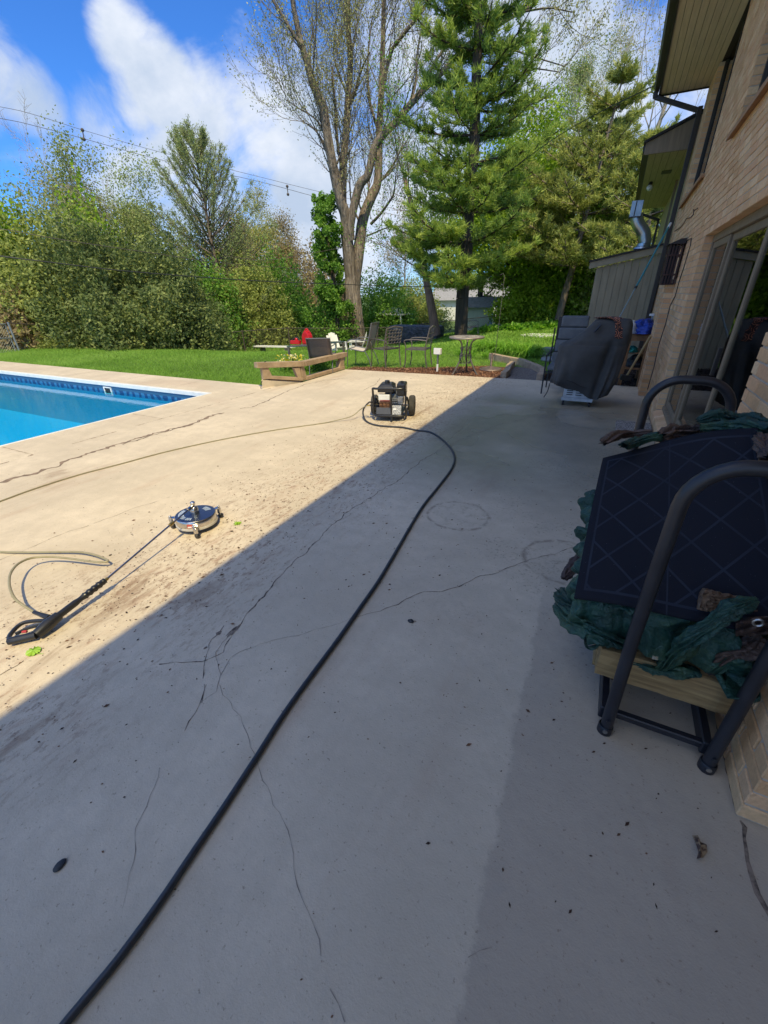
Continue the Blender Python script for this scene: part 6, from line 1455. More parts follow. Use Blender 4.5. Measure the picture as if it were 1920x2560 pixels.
# sling chair (high back), facing away to the left
def slingchair(mat, hb=.98, fold=False):
    t = empty('sling_chair', (0,0,0)); w_ = .26
    for s_ in (-1, 1):
        MB().tube(smooth_curve([(s_*w_,.28,0),(s_*w_,.26,.3),(s_*w_,.24,.42),(s_*w_,.0,.39),(s_*w_,-.2,.38),(s_*w_,-.28,.55),(s_*w_,-.40,hb)],6), .0125, 8).build('frame_tube', M['greymet'], t)
        MB().tube(smooth_curve([(s_*w_,-.36,0),(s_*w_,-.3,.2),(s_*w_,-.2,.38)],4), .0125, 8).build('leg', M['greymet'], t)
        MB().tube(smooth_curve([(s_*w_,.24,.4),(s_*(w_+.03),.25,.58),(s_*(w_+.03),.1,.64),(s_*(w_+.03),-.15,.63),(s_*w_,-.31,.62)],5), .011, 8).build('arm', M['greymet'], t)
    MB().bar((-w_,.245,.42),(w_,.245,.42),.02,.02).bar((-w_,-.4,hb-.005),(w_,-.4,hb-.005),.02,.02).build('cross_rail', M['greymet'], t)
    pth = np.array(smooth_curve([(0,.235,.425),(0,.0,.385),(0,-.17,.385),(0,-.27,.56),(0,-.385,hb)],8)); n_ = len(pth); P = np.zeros((n_, 7, 3))
    for i in range(n_):
        for j in range(7): u = j/6*2-1; P[i, j] = (u*(w_-.005), pth[i][1]-.0, pth[i][2]-.015*(1-u*u))
    gridmesh('sling', P, mat, t, thick=.004)
    return t
s1 = slingchair(M['sling'], 1.0); p = G(*c2(-50,1190), -.04); q = G(*c1(1395,720), -.04)
s1.location = (float(q[0])-.22, float(q[1])+.3, -.045); s1.rotation_euler.z = R(97); tag(s1, 'taupe sling armchair with tall back, side-on, left of the ring-backed iron chair', 'chair', 'sling chairs')
# lower brown folding chair seen from behind, beside the table
s2 = slingchair(M['slingd'], .8); q = WY(*c1(830,600), 8.6); s2.location = (float(WY(*c1(850,600), 8.3)[0]), 8.35, -.06); s2.rotation_euler.z = R(24); tag(s2, 'brown sling folding chair seen from behind over the timber rail', 'chair', 'sling chairs')
# low table with the fuel can
t = empty('patio_table', (-7,9,0), 'low dark rectangular patio table carrying the red fuel can', 'table')
ty0 = 8.9; tA = WY(*c1(395,440), ty0); ztb = float(tA[2])
tB = G(*c1(690,430), ztb); tC = G(*c1(1150,375), ztb); tD = tA+(tC-tB)
pl = [tuple(tA[:2]), tuple(tB[:2]), tuple(tC[:2]), tuple(tD[:2])]
MB().prism(pl, ztb-.03, ztb).build('tabletop', pm('dark slate glass', (.06,.1,.11), .25, c2=(.05,.08,.09), scale=3), t, bevel=.006)
for q in pl:
    cc_ = np.array(pl).mean(0); qq = np.array(q)*.94+cc_*.06
    MB().box((qq[0]-.025,qq[1]-.025,-.12),(qq[0]+.025,qq[1]+.025,ztb-.031)).build('leg', M['iron'], t, bevel=.004)
gc = empty('fuel_can', (0,0,0), 'tall bright red plastic fuel can standing on the low dark table', 'fuel can')
kq = G(*c1(672,412), ztb); gw = 1.3*float(G(*c1(748,405), ztb)[0]-G(*c1(605,415), ztb)[0])/2; gh = float(WY(*c1(665,225), float(kq[1]))[2])-ztb
gc.location = (float(kq[0]), float(kq[1]), ztb)
prof = [(-1,0),(-1,.55),(-.82,.72),(-.45,.9),(-.2,1),(.2,1),(.5,.86),(.85,.68),(1,.5),(1,0)]
y0_, y1_ = -.09, .09; n_ = len(prof)
MB().add([(kq[0]+p_[0]*gw, kq[1]+y0_, ztb+p_[1]*gh*.93) for p_ in prof]+[(kq[0]+p_[0]*gw, kq[1]+y1_, ztb+p_[1]*gh*.93) for p_ in prof], [tuple(range(n_)), tuple(range(n_, 2*n_))[::-1]]+[(i,(i+1)%n_+0 if False else (i+1)%n_, (i+1)%n_+n_, i+n_)[::-1] for i in range(n_)]).build('body', M['red'], gc, bevel=.018)
MB().tube(smooth_curve([(kq[0]-gw*.5,kq[1],ztb+gh*.84),(kq[0]-gw*.25,kq[1],ztb+gh*1.0),(kq[0]+gw*.25,kq[1],ztb+gh*1.0),(kq[0]+gw*.55,kq[1],ztb+gh*.8)],5), .016, 8).build('handle', M['red'], gc)
for s_ in (-.35,.35): MB().tube([(kq[0]+s_*gw,kq[1]-.092,ztb+.03),(kq[0]+s_*gw*.6,kq[1]-.092,ztb+gh*.7)], .008, 6).build('moulded_rib', M['red'], gc)
rb_ = empty('red_toolbox', (0,0,0), 'small red and black tool caddy beside the fuel can on the table', 'tool caddy')
kk_ = G(*c1(520,415), ztb); rb_.location = tuple(kk_.tolist())
MB().box((kk_[0]-.14,kk_[1]-.06,ztb),(kk_[0]+.13,kk_[1]+.06,ztb+.09),rot=(0,0,.1)).build('tray', M['red'], rb_, bevel=.01); MB().tube(smooth_curve([(kk_[0]-.12,kk_[1],ztb+.09),(kk_[0]-.03,kk_[1],ztb+.14),(kk_[0]+.06,kk_[1],ztb+.15),(kk_[0]+.12,kk_[1],ztb+.08)],4), .02, 7).build('handle', M['black'], rb_); MB().ball((kk_[0]+.03,kk_[1],ztb+.11), .045, 7).build('motor', M['red'], rb_)
# garden light/outlet post
pb = G(*c2(1457,1270), -.04); pt = empty('outlet_post', tuple(pb.tolist()), 'white weatherproof outlet box on a short white stake in the mulch', 'outlet post')
zb0 = float(WY(*c2(1460,950), pb[1])[2]); zb1 = float(WY(*c2(1460,835), pb[1])[2])
MB().box((pb[0]-.018,pb[1]-.018,-.08),(pb[0]+.018,pb[1]+.018,.12)).build('stake', M['white'], pt); MB().box((pb[0]-.016,pb[1]-.016,.1201),(pb[0]+.016,pb[1]+.016,zb0)).build('upper_stake', M['greymet'], pt)
MB().box((pb[0]-.075,pb[1]-.05,zb0),(pb[0]+.075,pb[1]+.05,zb1)).build('box', M['white'], pt, bevel=.012); MB().box((pb[0]-.085,pb[1]-.062,zb0+.01),(pb[0]+.07,pb[1]-.0505,zb1+.012)).build('lid', M['white'], pt, bevel=.006)
# umbrella base with thin rod
ub = G(*c3(715,800), -.03); ue = empty('umbrella_base', tuple(ub.tolist()), 'round bronze umbrella base with short socket in the mulch bed', 'umbrella base')
MB().lathe([(.0001,-.05),(.25,-.05),(.255,-.02),(.24,.0),(.1,.03),(.03,.045),(.026,.05),(.026,.32),(.022,.33),(.0001,.33)], (ub[0],ub[1],0), 32).build('casting', pm('aged bronze', (.22,.17,.15), .5, .4, c2=(.12,.09,.08), scale=16, bump=.6, bdist=.01), ue)
MB().tube([(ub[0]+.03,ub[1],.28),(ub[0]+.06,ub[1],.3)], .012, 6).build('set_knob', M['iron'], ue)
rd0 = G(*c3(750,745), -.04); zt_ = float(WY(*z8(150,1550) if False else (1247,690), rd0[1])[2])
MB().tube([rd0, (rd0[0]+.03, rd0[1]+.02, zt_*.5), (rd0[0]+.04, rd0[1]+.04, zt_), (rd0[0]+.0, rd0[1]+.04, zt_+.05), (rd0[0]-.05, rd0[1]+.04, zt_+.02)], .006, 6).build('garden_hook', M['iron'], None); tag(bpy.data.objects['garden_hook'], 'tall thin iron shepherd hook standing in the bed beside the umbrella base', 'garden hook')

# adirondack chairs
def adirondack():
    t = empty('adirondack_chair', (0,0,0)); m = M['white']
    for i in range(5):
        x = -.24+i*.12; hgt = [.86,.95,.98,.95,.86][i]
        MB().add([(x-.055,.25,.18),(x+.055,.25,.18),(x+.055,.55,hgt),(x-.055,.55,hgt),(x-.055,.27,.18),(x+.055,.27,.18),(x+.055,.57,hgt),(x-.055,.57,hgt)], [(0,3,2,1)[::-1],(4,5,6,7),(0,1,5,4),(1,2,6,5),(2,3,7,6),(3,0,4,7)]).build('back_slat', m, t, bevel=.01)
    for i in range(5):
        y = -.28+i*.11; MB().box((-.27,y,.36-.035*i),(.27,y+.095,.385-.035*i)).build('seat_slat', m, t)
    for s_ in (-1, 1):
        MB().box((s_*.33-.07,-.36,.56),(s_*.33+.07,.42,.585)).build('arm', m, t, bevel=.01)
        MB().box((s_*.29-.015,-.32,0),(s_*.29+.015,-.20,.559)).build('front_leg', m, t)
        MB().bar((s_*.27,-.3,.3),(s_*.27,.62,.03),.03,.14).build('side_rail', m, t)
    MB().box((-.3,.4,.5),(.3,.43,.559)).build('back_brace', m, t)
    return t
ad = adirondack(); q = TPW(846, 876, 25.0); ad.location = tuple(q.tolist()); ad.scale = (1.15,1.15,1.15); ad.rotation_euler.z = R(65)
tag(ad, 'white adirondack chair nearest the red fuel can on the lower lawn', 'chair', 'white adirondack chairs by the big tree')
a2 = copy_tree(ad); q = TPW(890, 874, 25.5); a2.location = tuple(q.tolist()); a2.rotation_euler.z = R(-60)
tag(a2, 'white adirondack chair directly in front of the big maple trunk', 'chair', 'white adirondack chairs by the big tree')
q = TPW(866, 874, 26.2); sd_ = empty('side_table', tuple(q.tolist()), 'small round grey side table between the white adirondack chairs', 'table'); sd_.location.z -= 0
q = q+np.array([-.1,-.3,0]); sd_.location = tuple(q.tolist()); MB().lathe([(.0001,.5),(.3,.5),(.3,.53),(.0001,.53)], tuple(q.tolist()), 20).build('tabletop', M['greymet'], sd_); MB().lathe([(.17,0),(.12,.25),(.17,.499)], tuple(q.tolist()), 12).build('pedestal', M['greymet'], sd_)
q = TPW(847, 874, 26.6); fp = empty('fire_ring', tuple(q.tolist()), 'low ring of brick-coloured blocks between the white chairs', 'fire ring')
for i in range(12):
    a = 2*math.pi*i/12; MB().box((-.12,-.07,0),(.12,.07,.16)).tf(Matrix.Translation((q[0]+.5*math.cos(a),q[1]+.5*math.sin(a),q[2])) @ Matrix.Rotation(a+math.pi/2, 4, 'Z')).build('block', M['kerb'], fp)
# bench far left on the lawn
q = TPW(686, 866, 26.5); bn = empty('white_bench', tuple(q.tolist()), 'low white bench slabs at the edge of the shrubs behind the lawn', 'bench')
MB().box((q[0]-1.3,q[1]-.2,q[2]+.38),(q[0]+1.3,q[1]+.2,q[2]+.44),rot=(0,0,.15)).build('seat', M['white'], bn); 
for s_ in (-.9,.9): MB().box((q[0]+s_-.08,q[1]-.15,q[2]),(q[0]+s_+.08,q[1]+.15,q[2]+.379)).build('leg', M['greymet'], bn)
# sling chair by the pine
s3 = copy_tree(s2); q = TPW(1180, 828, 22.5); s3.location = tuple(q.tolist()); s3.rotation_euler.z = R(-70); s3.scale = (1.1,1.1,1.15); tag(s3, 'brown sling chair standing alone in front of the pine trunk', 'chair', 'sling chairs')
# ------------------------------------------------------------------ foliage materials
LM = {
 'yew': leafmat('yew foliage', (.045,.07,.024), (.13,.175,.05), (.27,.31,.10), .6, .3),
 'bright': leafmat('spring maple leaf', (.12,.20,.015), (.26,.40,.035), (.40,.54,.07), .5, .45),
 'olive': leafmat('olive spring leaf', (.13,.16,.045), (.27,.32,.08), (.40,.44,.13), .6, .4),
 'yellow': leafmat('yellow-green bloom', (.20,.19,.05), (.36,.35,.09), (.48,.46,.13), .6, .4),
 'brownish': leafmat('brown-green bud', (.17,.13,.07), (.29,.23,.12), (.38,.34,.15), .7, .35),
 'green': leafmat('mid green leaf', (.06,.14,.02), (.14,.28,.04), (.25,.42,.07), .5, .4),
 'pine': leafmat('white pine needles', (.05,.10,.03), (.19,.29,.06), (.42,.50,.10), .5, .35),
 'scots': leafmat('dull pine needles', (.09,.12,.04), (.26,.31,.08), (.46,.48,.14), .55, .3),
 'larch': leafmat('pale larch needles', (.15,.19,.07), (.31,.38,.14), (.46,.52,.22), .6, .35),
 'grass': leafmat('lawn grass', (.11,.22,.025), (.21,.38,.05), (.33,.50,.10), .6, .35),
 'lily': leafmat('daylily leaf', (.09,.23,.02), (.18,.38,.04), (.3,.5,.07), .45, .4),
 'bud': leafmat('silver maple buds', (.2,.2,.08), (.36,.37,.15), (.5,.5,.22), .6, .35),
}
BK = {
 'maple': pm('silver maple bark', (.36, .30, .245), .95, c2=(.13, .10, .08), scale=3, detail=8, stretch=(3, 3, .35), bump=1, bscale=9, bdist=.12),
 'grey': pm('grey bark', (.22, .18, .15), .95, c2=(.12, .10, .08), scale=4, stretch=(3,3,.5), bump=.8, bscale=10, bdist=.05),
 'dark': pm('dark bark', (.07, .055, .045), .95, c2=(.035, .028, .022), scale=4, stretch=(3,3,.5), bump=.8, bscale=10, bdist=.05),
 'red': pm('pinkish pine bark', (.30, .19, .14), .95, c2=(.17, .11, .085), scale=4, stretch=(3,3,.4), bump=.8, bscale=10, bdist=.05),
 'pale': pm('pale twig', (.46, .41, .34), .9, c2=(.32, .28, .23), scale=4),
}
def grow(rng, segs, tips, p, d, L, r, depth, nseg=5, kids_=3, wig=.14, up=.1, ratio=.62, spread=.75, start=.3, tipr=.35):
    p = np.array(p, float); d = unit(np.array(d, float)); sl = L/nseg; pts = [p]
    for i in range(nseg):
        d = unit(d+rng.normal(size=3)*wig+np.array([0, 0, up])); q = p+d*sl
        r1 = r*(1-(1-tipr)*(i+1)/nseg); r0 = r*(1-(1-tipr)*i/nseg); segs.append((p, q, r0, r1)); p = q; pts.append(p)
        if depth > 0 and (i+1)/nseg >= start:
            n = kids_/(nseg*(1-start)+1e-6); n = int(n)+(rng.random() < n-int(n))
            for _ in range(n):
                a = rng.normal(size=3); a = unit(np.cross(d, a)); nd = unit(d*math.cos(spread)+a*math.sin(spread)*rng.uniform(.7, 1.2))
                grow(rng, segs, tips, p, nd, L*ratio*rng.uniform(.7, 1.15), r1*.6, depth-1, max(3, nseg-1), kids_, wig*1.1, up, ratio, spread, .25, tipr)
        elif depth == 0: tips.append((q, d))
    if depth > 0: grow(rng, segs, tips, p, d, L*ratio, r*tipr, depth-1, max(3, nseg-1), kids_, wig, up, ratio, spread, .25, tipr)
    return pts
def tree(name, base, label, cat, height, r, leaf, bark, seed, depth=3, nleaf=12, lsize=.12, lrad=.5, crown0=.3, spread=.8, kids_=3.2, up=.08, ratio=.6, limbs=9, width=.35, group=None, aspect=.6, lean=(0,0), top=.5, var=None, twigs=True, nlim=None):
    rng = np.random.default_rng(seed); base = np.array(base, float); t = empty(name, tuple(base.tolist()), label, cat, group); segs = []; tips = []
    n = 9; p = base-np.array([0, 0, .2]); d = np.array([lean[0], lean[1], 1.]); tr = []
    for i in range(n):
        q = p+unit(d+rng.normal(size=3)*.06)*height*.85/n; f0, f1 = 1-.85*i/n, 1-.85*(i+1)/n
        segs.append((p, q, r*f0*(1.25 if i == 0 else 1), r*f1)); tr.append((q, f1)); p = q
    ntr = len(segs)
    for k in range(limbs):
        f = crown0+(1-crown0)*(k+rng.random()*.6)/limbs; f = min(f, .98); i = min(int(f*n), n-1); q = tr[i][0] if i else tr[0][0]; q = tr[i-1][0]+(tr[i][0]-tr[i-1][0])*(f*n-i) if i else tr[0][0]
        az = k*2.4+rng.uniform(-.4, .4); el = .25+.9*f*top+rng.uniform(-.1, .2)
        prof = math.sin(math.pi*min(1, (f-crown0)/(1-crown0)*.75+.28))
        L = height*width*prof*rng.uniform(.8, 1.15)*.62
        grow(rng, segs, tips, q, (math.cos(az)*math.cos(el), math.sin(az)*math.cos(el), math.sin(el)), L, r*tr[i][1]*.45, depth-1, 5, kids_, .16, up, ratio, spread)
    grow(rng, segs, tips, p, (0, 0, 1), height*.2, r*.15, depth-1, 4, kids_, .16, up, ratio, spread)
    mn = .006
    segs = [(a, b_, max(x, mn), max(y, mn*.7)) for a, b_, x, y in segs]
    segmesh('trunk', segs[:ntr], BK[bark], t, 10); o = segmesh('branches', segs[ntr:], BK[bark], t, 3); o['kind'] = 'stuff'
    if nleaf and tips:
        T = np.array([q for q, _ in tips]); D = np.array([q for _, q in tips])
        if nlim and len(T)*nleaf > nlim: nleaf = max(1, int(nlim/len(T)))
        C = np.repeat(T, nleaf, 0)+rng.normal(size=(len(T)*nleaf, 3))*lrad*.5
        cl = np.repeat(rng.uniform(-.25, .25, len(T)), nleaf); v = np.clip(rng.uniform(.15, .85, len(C))+cl, 0, 1)
        leaves('crown', C, lsize, LM[leaf], t, rng, aspect, .6, v)
    return t
def mound(name, c, rad, label, cat, leaf, seed, n, lsize, group=None, bark='dark', aspect=.45, lumps=1.0, flatb=True, tri=False, stems=8, cover=.28, zmin=None):
    """evergreen or shrub mass: leaf sprays through the outer third of a lumpy volume, stems inside"""
    rng = np.random.default_rng(seed); c = np.array(c, float); t = empty(name, tuple(c.tolist()), label, cat, group); rad = np.array(rad, float)
    d = unit(rng.normal(size=(n, 3))); d[:, 2] = np.abs(d[:, 2])*(1) if flatb else d[:, 2]
    f = .62+.5*fbm(d*1.0+3, 1.6, 2, seed)+.3*lumps*(fbm(d, 5.0, 2, seed+1)-.5)+.3*lumps*(fbm(d, 13.0, 2, seed+2)-.5)
    rr = f*(1-cover*rng.random(n)**1.6)
    C = c+d*rad*rr[:, None]
    if flatb:
        low = rng.random(n) < .25; C[low, 2] = c[2]+rng.random(low.sum())*rad[2]*.35; hor = d[low].copy(); hor[:, 2] = 0; hor = unit(hor); C[low, :2] = c[:2]+(hor*rad*f[low][:, None]*rng.uniform(.75, 1.0, low.sum())[:, None])[:, :2]
    v = np.clip(.5+rng.normal(size=n)*.22+(fbm(C, 1.1, 2, seed+3)-.5)*.7+(fbm(C, 3.5, 2, seed+4)-.5)*.7, 0, 1)
    leaves('foliage', C, lsize, LM[leaf], t, rng, aspect, .5, v, dirs=(d+np.array([0, 0, .5]))*.35+rng.normal(size=d.shape)*.6, nb=d*1.1)
    segs = []; tips = []
    for k in range(stems):
        a = rng.uniform(0, 6.28); e = rng.uniform(.5, 1.4); grow(rng, segs, tips, c+np.array([math.cos(a), math.sin(a), 0])*rad*.15, (math.cos(a)*math.cos(e), math.sin(a)*math.cos(e), math.sin(e)), min(rad)*.75, .05, 1, 4, 3, .2)
    segmesh('stems', segs, BK[bark], t, 3)['kind'] = 'stuff'
    return t
def conifer(name, base, label, height, r, leaf, bark, seed, lens, tuft=.2, ntuft=5, up=.2, whorl=.55, perw=6, droop=-.02, z0=.12, taper=.9, nl=.03, cat='tree', group=None, side=.32, lean=(0,0), nlim=240000, gap=.0, step=None, curl=.3):
    """lens(f): branch length at relative height f"""
    rng = np.random.default_rng(seed); base = np.array(base, float); t = empty(name, tuple(base.tolist()), label, cat, group); segs = []; C = []; D = []; Vv = []
    n = 12; p = base-np.array([0, 0, .2]); tr = [p]
    for i in range(n):
        q = base+np.array([lean[0]*(i+1)/n*height, lean[1]*(i+1)/n*height, height*(i+1)/n])+rng.normal(size=3)*.03*r*4*np.array([1,1,0]); segs.append((p, q, r*(1-taper*i/n), r*(1-taper*(i+1)/n))); p = q; tr.append(q)
    nt = len(segs); z = z0*height
    while z < height*.985:
        f = z/height; i = min(int(f*n), n-1); c = tr[i]+(tr[i+1]-tr[i])*(f*n-i)
        a0 = rng.uniform(0, 6.28)
        for k in range(perw):
            if rng.random() < gap: continue
            az = a0+k*2*math.pi/perw+rng.uniform(-.35, .35); L = lens(f)*rng.uniform(.72, 1.12)
            if L < .1: continue
            el = up*(.4+f)+rng.uniform(-.12, .12); d = np.array([math.cos(az)*math.cos(el), math.sin(az)*math.cos(el), math.sin(el)]); m = max(4, int(L/.5)); q = c.copy(); rb_ = .018+.012*L
            tone = rng.uniform(-.15, .15)
            for j in range(m):
                fr = (j+1)/m; d2 = unit(d+np.array([0, 0, droop+(curl+abs(droop))*fr*fr*1.6])+rng.normal(size=3)*.06); q2 = q+d2*L/m
                segs.append((q, q2, rb_*(1-.7*j/m), rb_*(1-.7*fr)))
                if fr > .22:
                    ns = max(2, int(2+side*6*(1.1-fr)))
                    for s_ in range(ns):
                        sd_ = 1 if s_ % 2 else -1; pr = np.cross(d2, [0, 0, 1.]); sl = L*side*(1.15-fr)*rng.uniform(.5, 1.2)+.12
                        dd = unit(d2*.75+pr*sd_*.8+np.array([0, 0, rng.uniform(.0, .45)])); o = q+(q2-q)*rng.random(); e = o+dd*sl
                        if sl > .25: segs.append((o, e, rb_*.35, rb_*.15))
                        nn = max(1, int(sl/.13))
                        for w_ in range(nn):
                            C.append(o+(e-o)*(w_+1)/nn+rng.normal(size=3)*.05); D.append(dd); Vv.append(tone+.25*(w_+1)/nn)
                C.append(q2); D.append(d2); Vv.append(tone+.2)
                q = q2
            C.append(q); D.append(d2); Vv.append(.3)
        z += whorl*rng.uniform(.75, 1.25)
    segs = [(a, b_, max(x, .006), max(y, .005)) for a, b_, x, y in segs]
    segmesh('trunk', segs[:nt], BK[bark], t, 10); segmesh('branches', segs[nt:], BK[bark], t, 3)
    C = np.array(C); D = np.array(D); Vv = np.array(Vv); k = ntuft
    if len(C)*k > nlim: k = max(2, int(nlim/len(C)))
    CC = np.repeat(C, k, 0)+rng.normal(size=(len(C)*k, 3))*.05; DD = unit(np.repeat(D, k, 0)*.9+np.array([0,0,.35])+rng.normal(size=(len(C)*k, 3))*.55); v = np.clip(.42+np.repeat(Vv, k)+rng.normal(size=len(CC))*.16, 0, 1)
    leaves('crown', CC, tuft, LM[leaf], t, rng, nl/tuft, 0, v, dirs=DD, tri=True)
    print(name, len(CC)); return t

def TP(px, py, dist):          # terrain point along the bearing of a pixel column at a horizontal distance
    d = ray(px, py); d = d[:2]/np.linalg.norm(d[:2]); x, y = d*dist; return np.array([x, y, float(terr(x, y))])

# ------------------------------------------------------------------ the big silver maple, limbs measured from the photograph
rng = np.random.default_rng(21); mb0 = TP(888, 850, 29)
mp = empty('silver_maple', tuple(mb0.tolist()), 'huge silver maple with furrowed forked trunk and sparse opening buds, left of the pine', 'tree')
L2 = z_(600, 0, 2.592)
def lim(pts, r0, r1, dd=0, dd2=None):
    dd2 = dd if dd2 is None else dd2; n = len(pts); P = [WD(x, y, 29+dd+(dd2-dd)*i/(n-1)) for i, (x, y) in enumerate(pts)]
    c = smooth_curve(P, 5); rs = np.linspace(r0, r1, len(c)); return c, rs
trunk = []; 
stem = [(896,862),(889,820),(884,770),(880,725),(884,690)]
c, rs = lim(stem, .56, .46); cj = c
mbt = MB()
def barktube(mb, c, rs, n=22, amp=.06):
    c = [np.array(q) for q in c]; tmp = MB().tube(c, list(rs), n, cap=False); P = np.array(tmp.v).reshape(len(c), n, 3); ctr = np.array(c)[:, None]
    f = fbm(np.stack([np.broadcast_to(np.cos(np.arange(n)*2*np.pi/n)*3, (len(c), n)), np.broadcast_to(np.sin(np.arange(n)*2*np.pi/n)*3, (len(c), n)), P[..., 2]*.5], -1), 1.5, 4, 3, ridged=True)-.5
    P = ctr+(P-ctr)*(1+amp*3*f[..., None]); mb.add(P.reshape(-1, 3).tolist(), tmp.f, True)
def dense(c, rs, k=4):
    c = np.array(c); i = np.linspace(0, len(c)-1, len(c)*k); return np.stack([np.interp(i, np.arange(len(c)), c[:, j]) for j in range(3)], 1), np.interp(i, np.arange(len(c)), rs)
barktube(mbt, *dense(c, rs))
limbs = [
 ([(880,720),(872,640),(866,580),(864,540),(851,501),(838,440),(831,409),(820,347),(808,270),(785,216),(770,165),(754,112),(742,60),(731,0),(722,-60)], .36, .08, 0, -2),
 ([(862,550),(856,500),(857,450),(858,405),(862,360),(866,328),(870,251),(876,154),(872,90),(870,39),(868,-30),(866,-90)], .24, .1, 0, 1),
 ([(884,715),(893,650),(900,600),(905,560),(915,525),(930,490),(943,460),(947,400),(947,347),(951,270),(955,180),(958,80),(960,-40)], .36, .1, .2, 1.5),
 ([(876,600),(876,560),(893,482),(905,455),(920,436),(936,370),(960,335),(986,309),(1025,262),(1063,220),(1090,195),(1109,177),(1150,130),(1200,90),(1250,60),(1300,30),(1340,10)], .24, .06, -.3, -2.5),
 ([(754,112),(738,95),(727,77),(705,40),(681,0),(668,-40)], .12, .05, -1.8, -2.6), ([(831,409),(815,370),(795,335),(770,310)], .08, .03, -.5, -1.5),
 ([(857,420),(850,390),(847,378),(842,320),(839,270),(836,240),(831,166)], .13, .06, 0, -1), ([(876,260),(890,220),(905,170),(925,130)], .1, .03, .3, -1),
 ([(950,280),(965,190),(978,127),(1005,89),(1040,45),(1071,0),(1090,-30)], .13, .07, .8, -1), ([(947,330),(925,250),(920,150),(930,50)], .1, .04, 1, 2),
 ([(1063,220),(1085,160),(1120,110),(1160,50),(1190,-20)], .1, .04, -1, 0), ([(1025,262),(1040,200),(1045,120),(1060,50)], .09, .03, -1, 1),
 ([(926,560),(950,535),(972,505),(985,480),(990,440)], .1, .04, 0, -1), ([(916,590),(940,580),(965,570),(1000,565)], .06, .02, 0, -1), ([(820,347),(790,300),(745,270),(715,250)], .06, .02, -.6, -2),
 ([(870,240),(850,190),(835,140),(838,80)], .08, .03, .5, 1), ([(1200,90),(1240,110),(1300,130),(1360,150),(1410,165)], .06, .02, -1.5, -3.5), ([(1150,130),(1230,160),(1330,170),(1400,180)], .06, .02, -1.5, -3), ([(1300,30),(1370,20),(1430,30)], .05, .02, -2.5, -4)]
segs = []; tips = []
for pts, r0, r1, a, b_ in limbs:
    c, rs = lim(pts, r0, r1, a, b_)
    if r0 > .2: barktube(mbt, *dense(c, rs, 2), n=14)
    else:
        for i in range(len(c)-1): segs.append((c[i], c[i+1], rs[i], rs[i+1]))
    m_ = len(c)
    for i in range(int(m_*.22), m_):
        if rng.random() < (.4 if i > m_*.35 else .15):
            t = unit(np.array(c[min(i+1, m_-1)])-np.array(c[max(i-1, 0)])); a_ = unit(np.cross(t, rng.normal(size=3))); d = unit(t*.75+a_*.7+np.array([0,0,.25]))
            grow(rng, segs, tips, c[i], d, rng.uniform(1.5, 3.2)*(1.1 if r0 > .15 else .75), max(.018, rs[i]*.25), 2, 5, 3, .13, .14, .62, .55, .2)
o = mbt.build('trunk', BK['maple'], mp)
segs = [(a, b_, max(x, .007), max(y, .005)) for a, b_, x, y in segs]; segmesh('branches', segs, BK['grey'], mp, 3)
T = np.array([q for q, _ in tips]); print('maple tips', len(T), 'segs', len(segs))
k = max(2, int(55000/len(T))); C = np.repeat(T, k, 0)+rng.normal(size=(len(T)*k, 3))*.15
leaves('buds', C, .085, LM['bud'], mp, rng, .55, 0, np.clip(rng.uniform(0, 1, len(C)), 0, 1))
# scar on the trunk
q = WD(880, 800, 28.4); MB().ball(tuple((q+np.array([.0,-.02,0])).tolist()), .2, 8, (.9,.5,1.5)).build('bark_scar', pm('raw reddish wood', (.16,.08,.055), .9, c2=(.08,.04,.03), scale=8, bump=1, bdist=.05), mp)

# ------------------------------------------------------------------ pines and the trees on the right
b0 = TP(1153, 826, 21.5)
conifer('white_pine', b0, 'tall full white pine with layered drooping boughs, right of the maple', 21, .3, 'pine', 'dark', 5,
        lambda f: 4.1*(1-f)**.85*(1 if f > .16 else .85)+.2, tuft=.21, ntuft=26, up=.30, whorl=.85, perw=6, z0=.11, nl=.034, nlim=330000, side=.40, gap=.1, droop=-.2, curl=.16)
b1 = TP(1392, 812, 26); H1 = float(WD(1590, 170, 26)[2]-b1[2])
def pine2(px, dist, topx, topy, label, seed, w_, sparse=.3, leaf='scots', r=.2, bark='grey', z0=.28, up=.30, whorl=.7, nt=5, nlim=150000, tuft=.2):
    b_ = TP(px, 810, dist); tp_ = WD(topx, topy, dist); w_ = w_*1.15; h_ = float(tp_[2]-b_[2]); lx = float(tp_[0]-b_[0])/h_; ly = float(tp_[1]-b_[1])/h_
    return conifer('scots_pine', b_, label, h_, r, leaf, bark, seed, lambda f: w_*math.sin(math.pi*min(1, .25+f*.78))**.7*(1-.35*f)+.2, tuft=tuft, ntuft=nt, up=up, whorl=whorl, perw=6, z0=z0, nl=.042, nlim=nlim, lean=(lx, ly), side=.42, droop=-.1, curl=.15, gap=sparse, group='old pines behind the fence')
pine2(1392, 26, 1570, 150, 'tall leaning pine with broken open crown closest to the house wing', 31, 4.0, .18, nt=19)
pine2(1500, 30, 1500, 260, 'dull green pine half hidden behind the leaning pine', 32, 3.6, .15, nt=19)
pine2(1330, 32, 1330, 420, 'lower dull green pine between the white pine and the leaning pine', 33, 3.4, .15, nt=19, z0=.12)
pine2(1600, 24, 1640, 330, 'olive pine filling the gap beside the lean-to shed', 34, 3.2, .15, nt=19)
tree('bare_ash', TP2(1660, 250, 34), 'pale leafless tree whose twigs rise behind the roof gutter', 'tree', 19, .22, 'bud', 'pale', 41, depth=4, nleaf=3, lsize=.09, lrad=.5, crown0=.3, limbs=12, width=.42, kids_=3, top=.9, up=.16, nlim=30000)
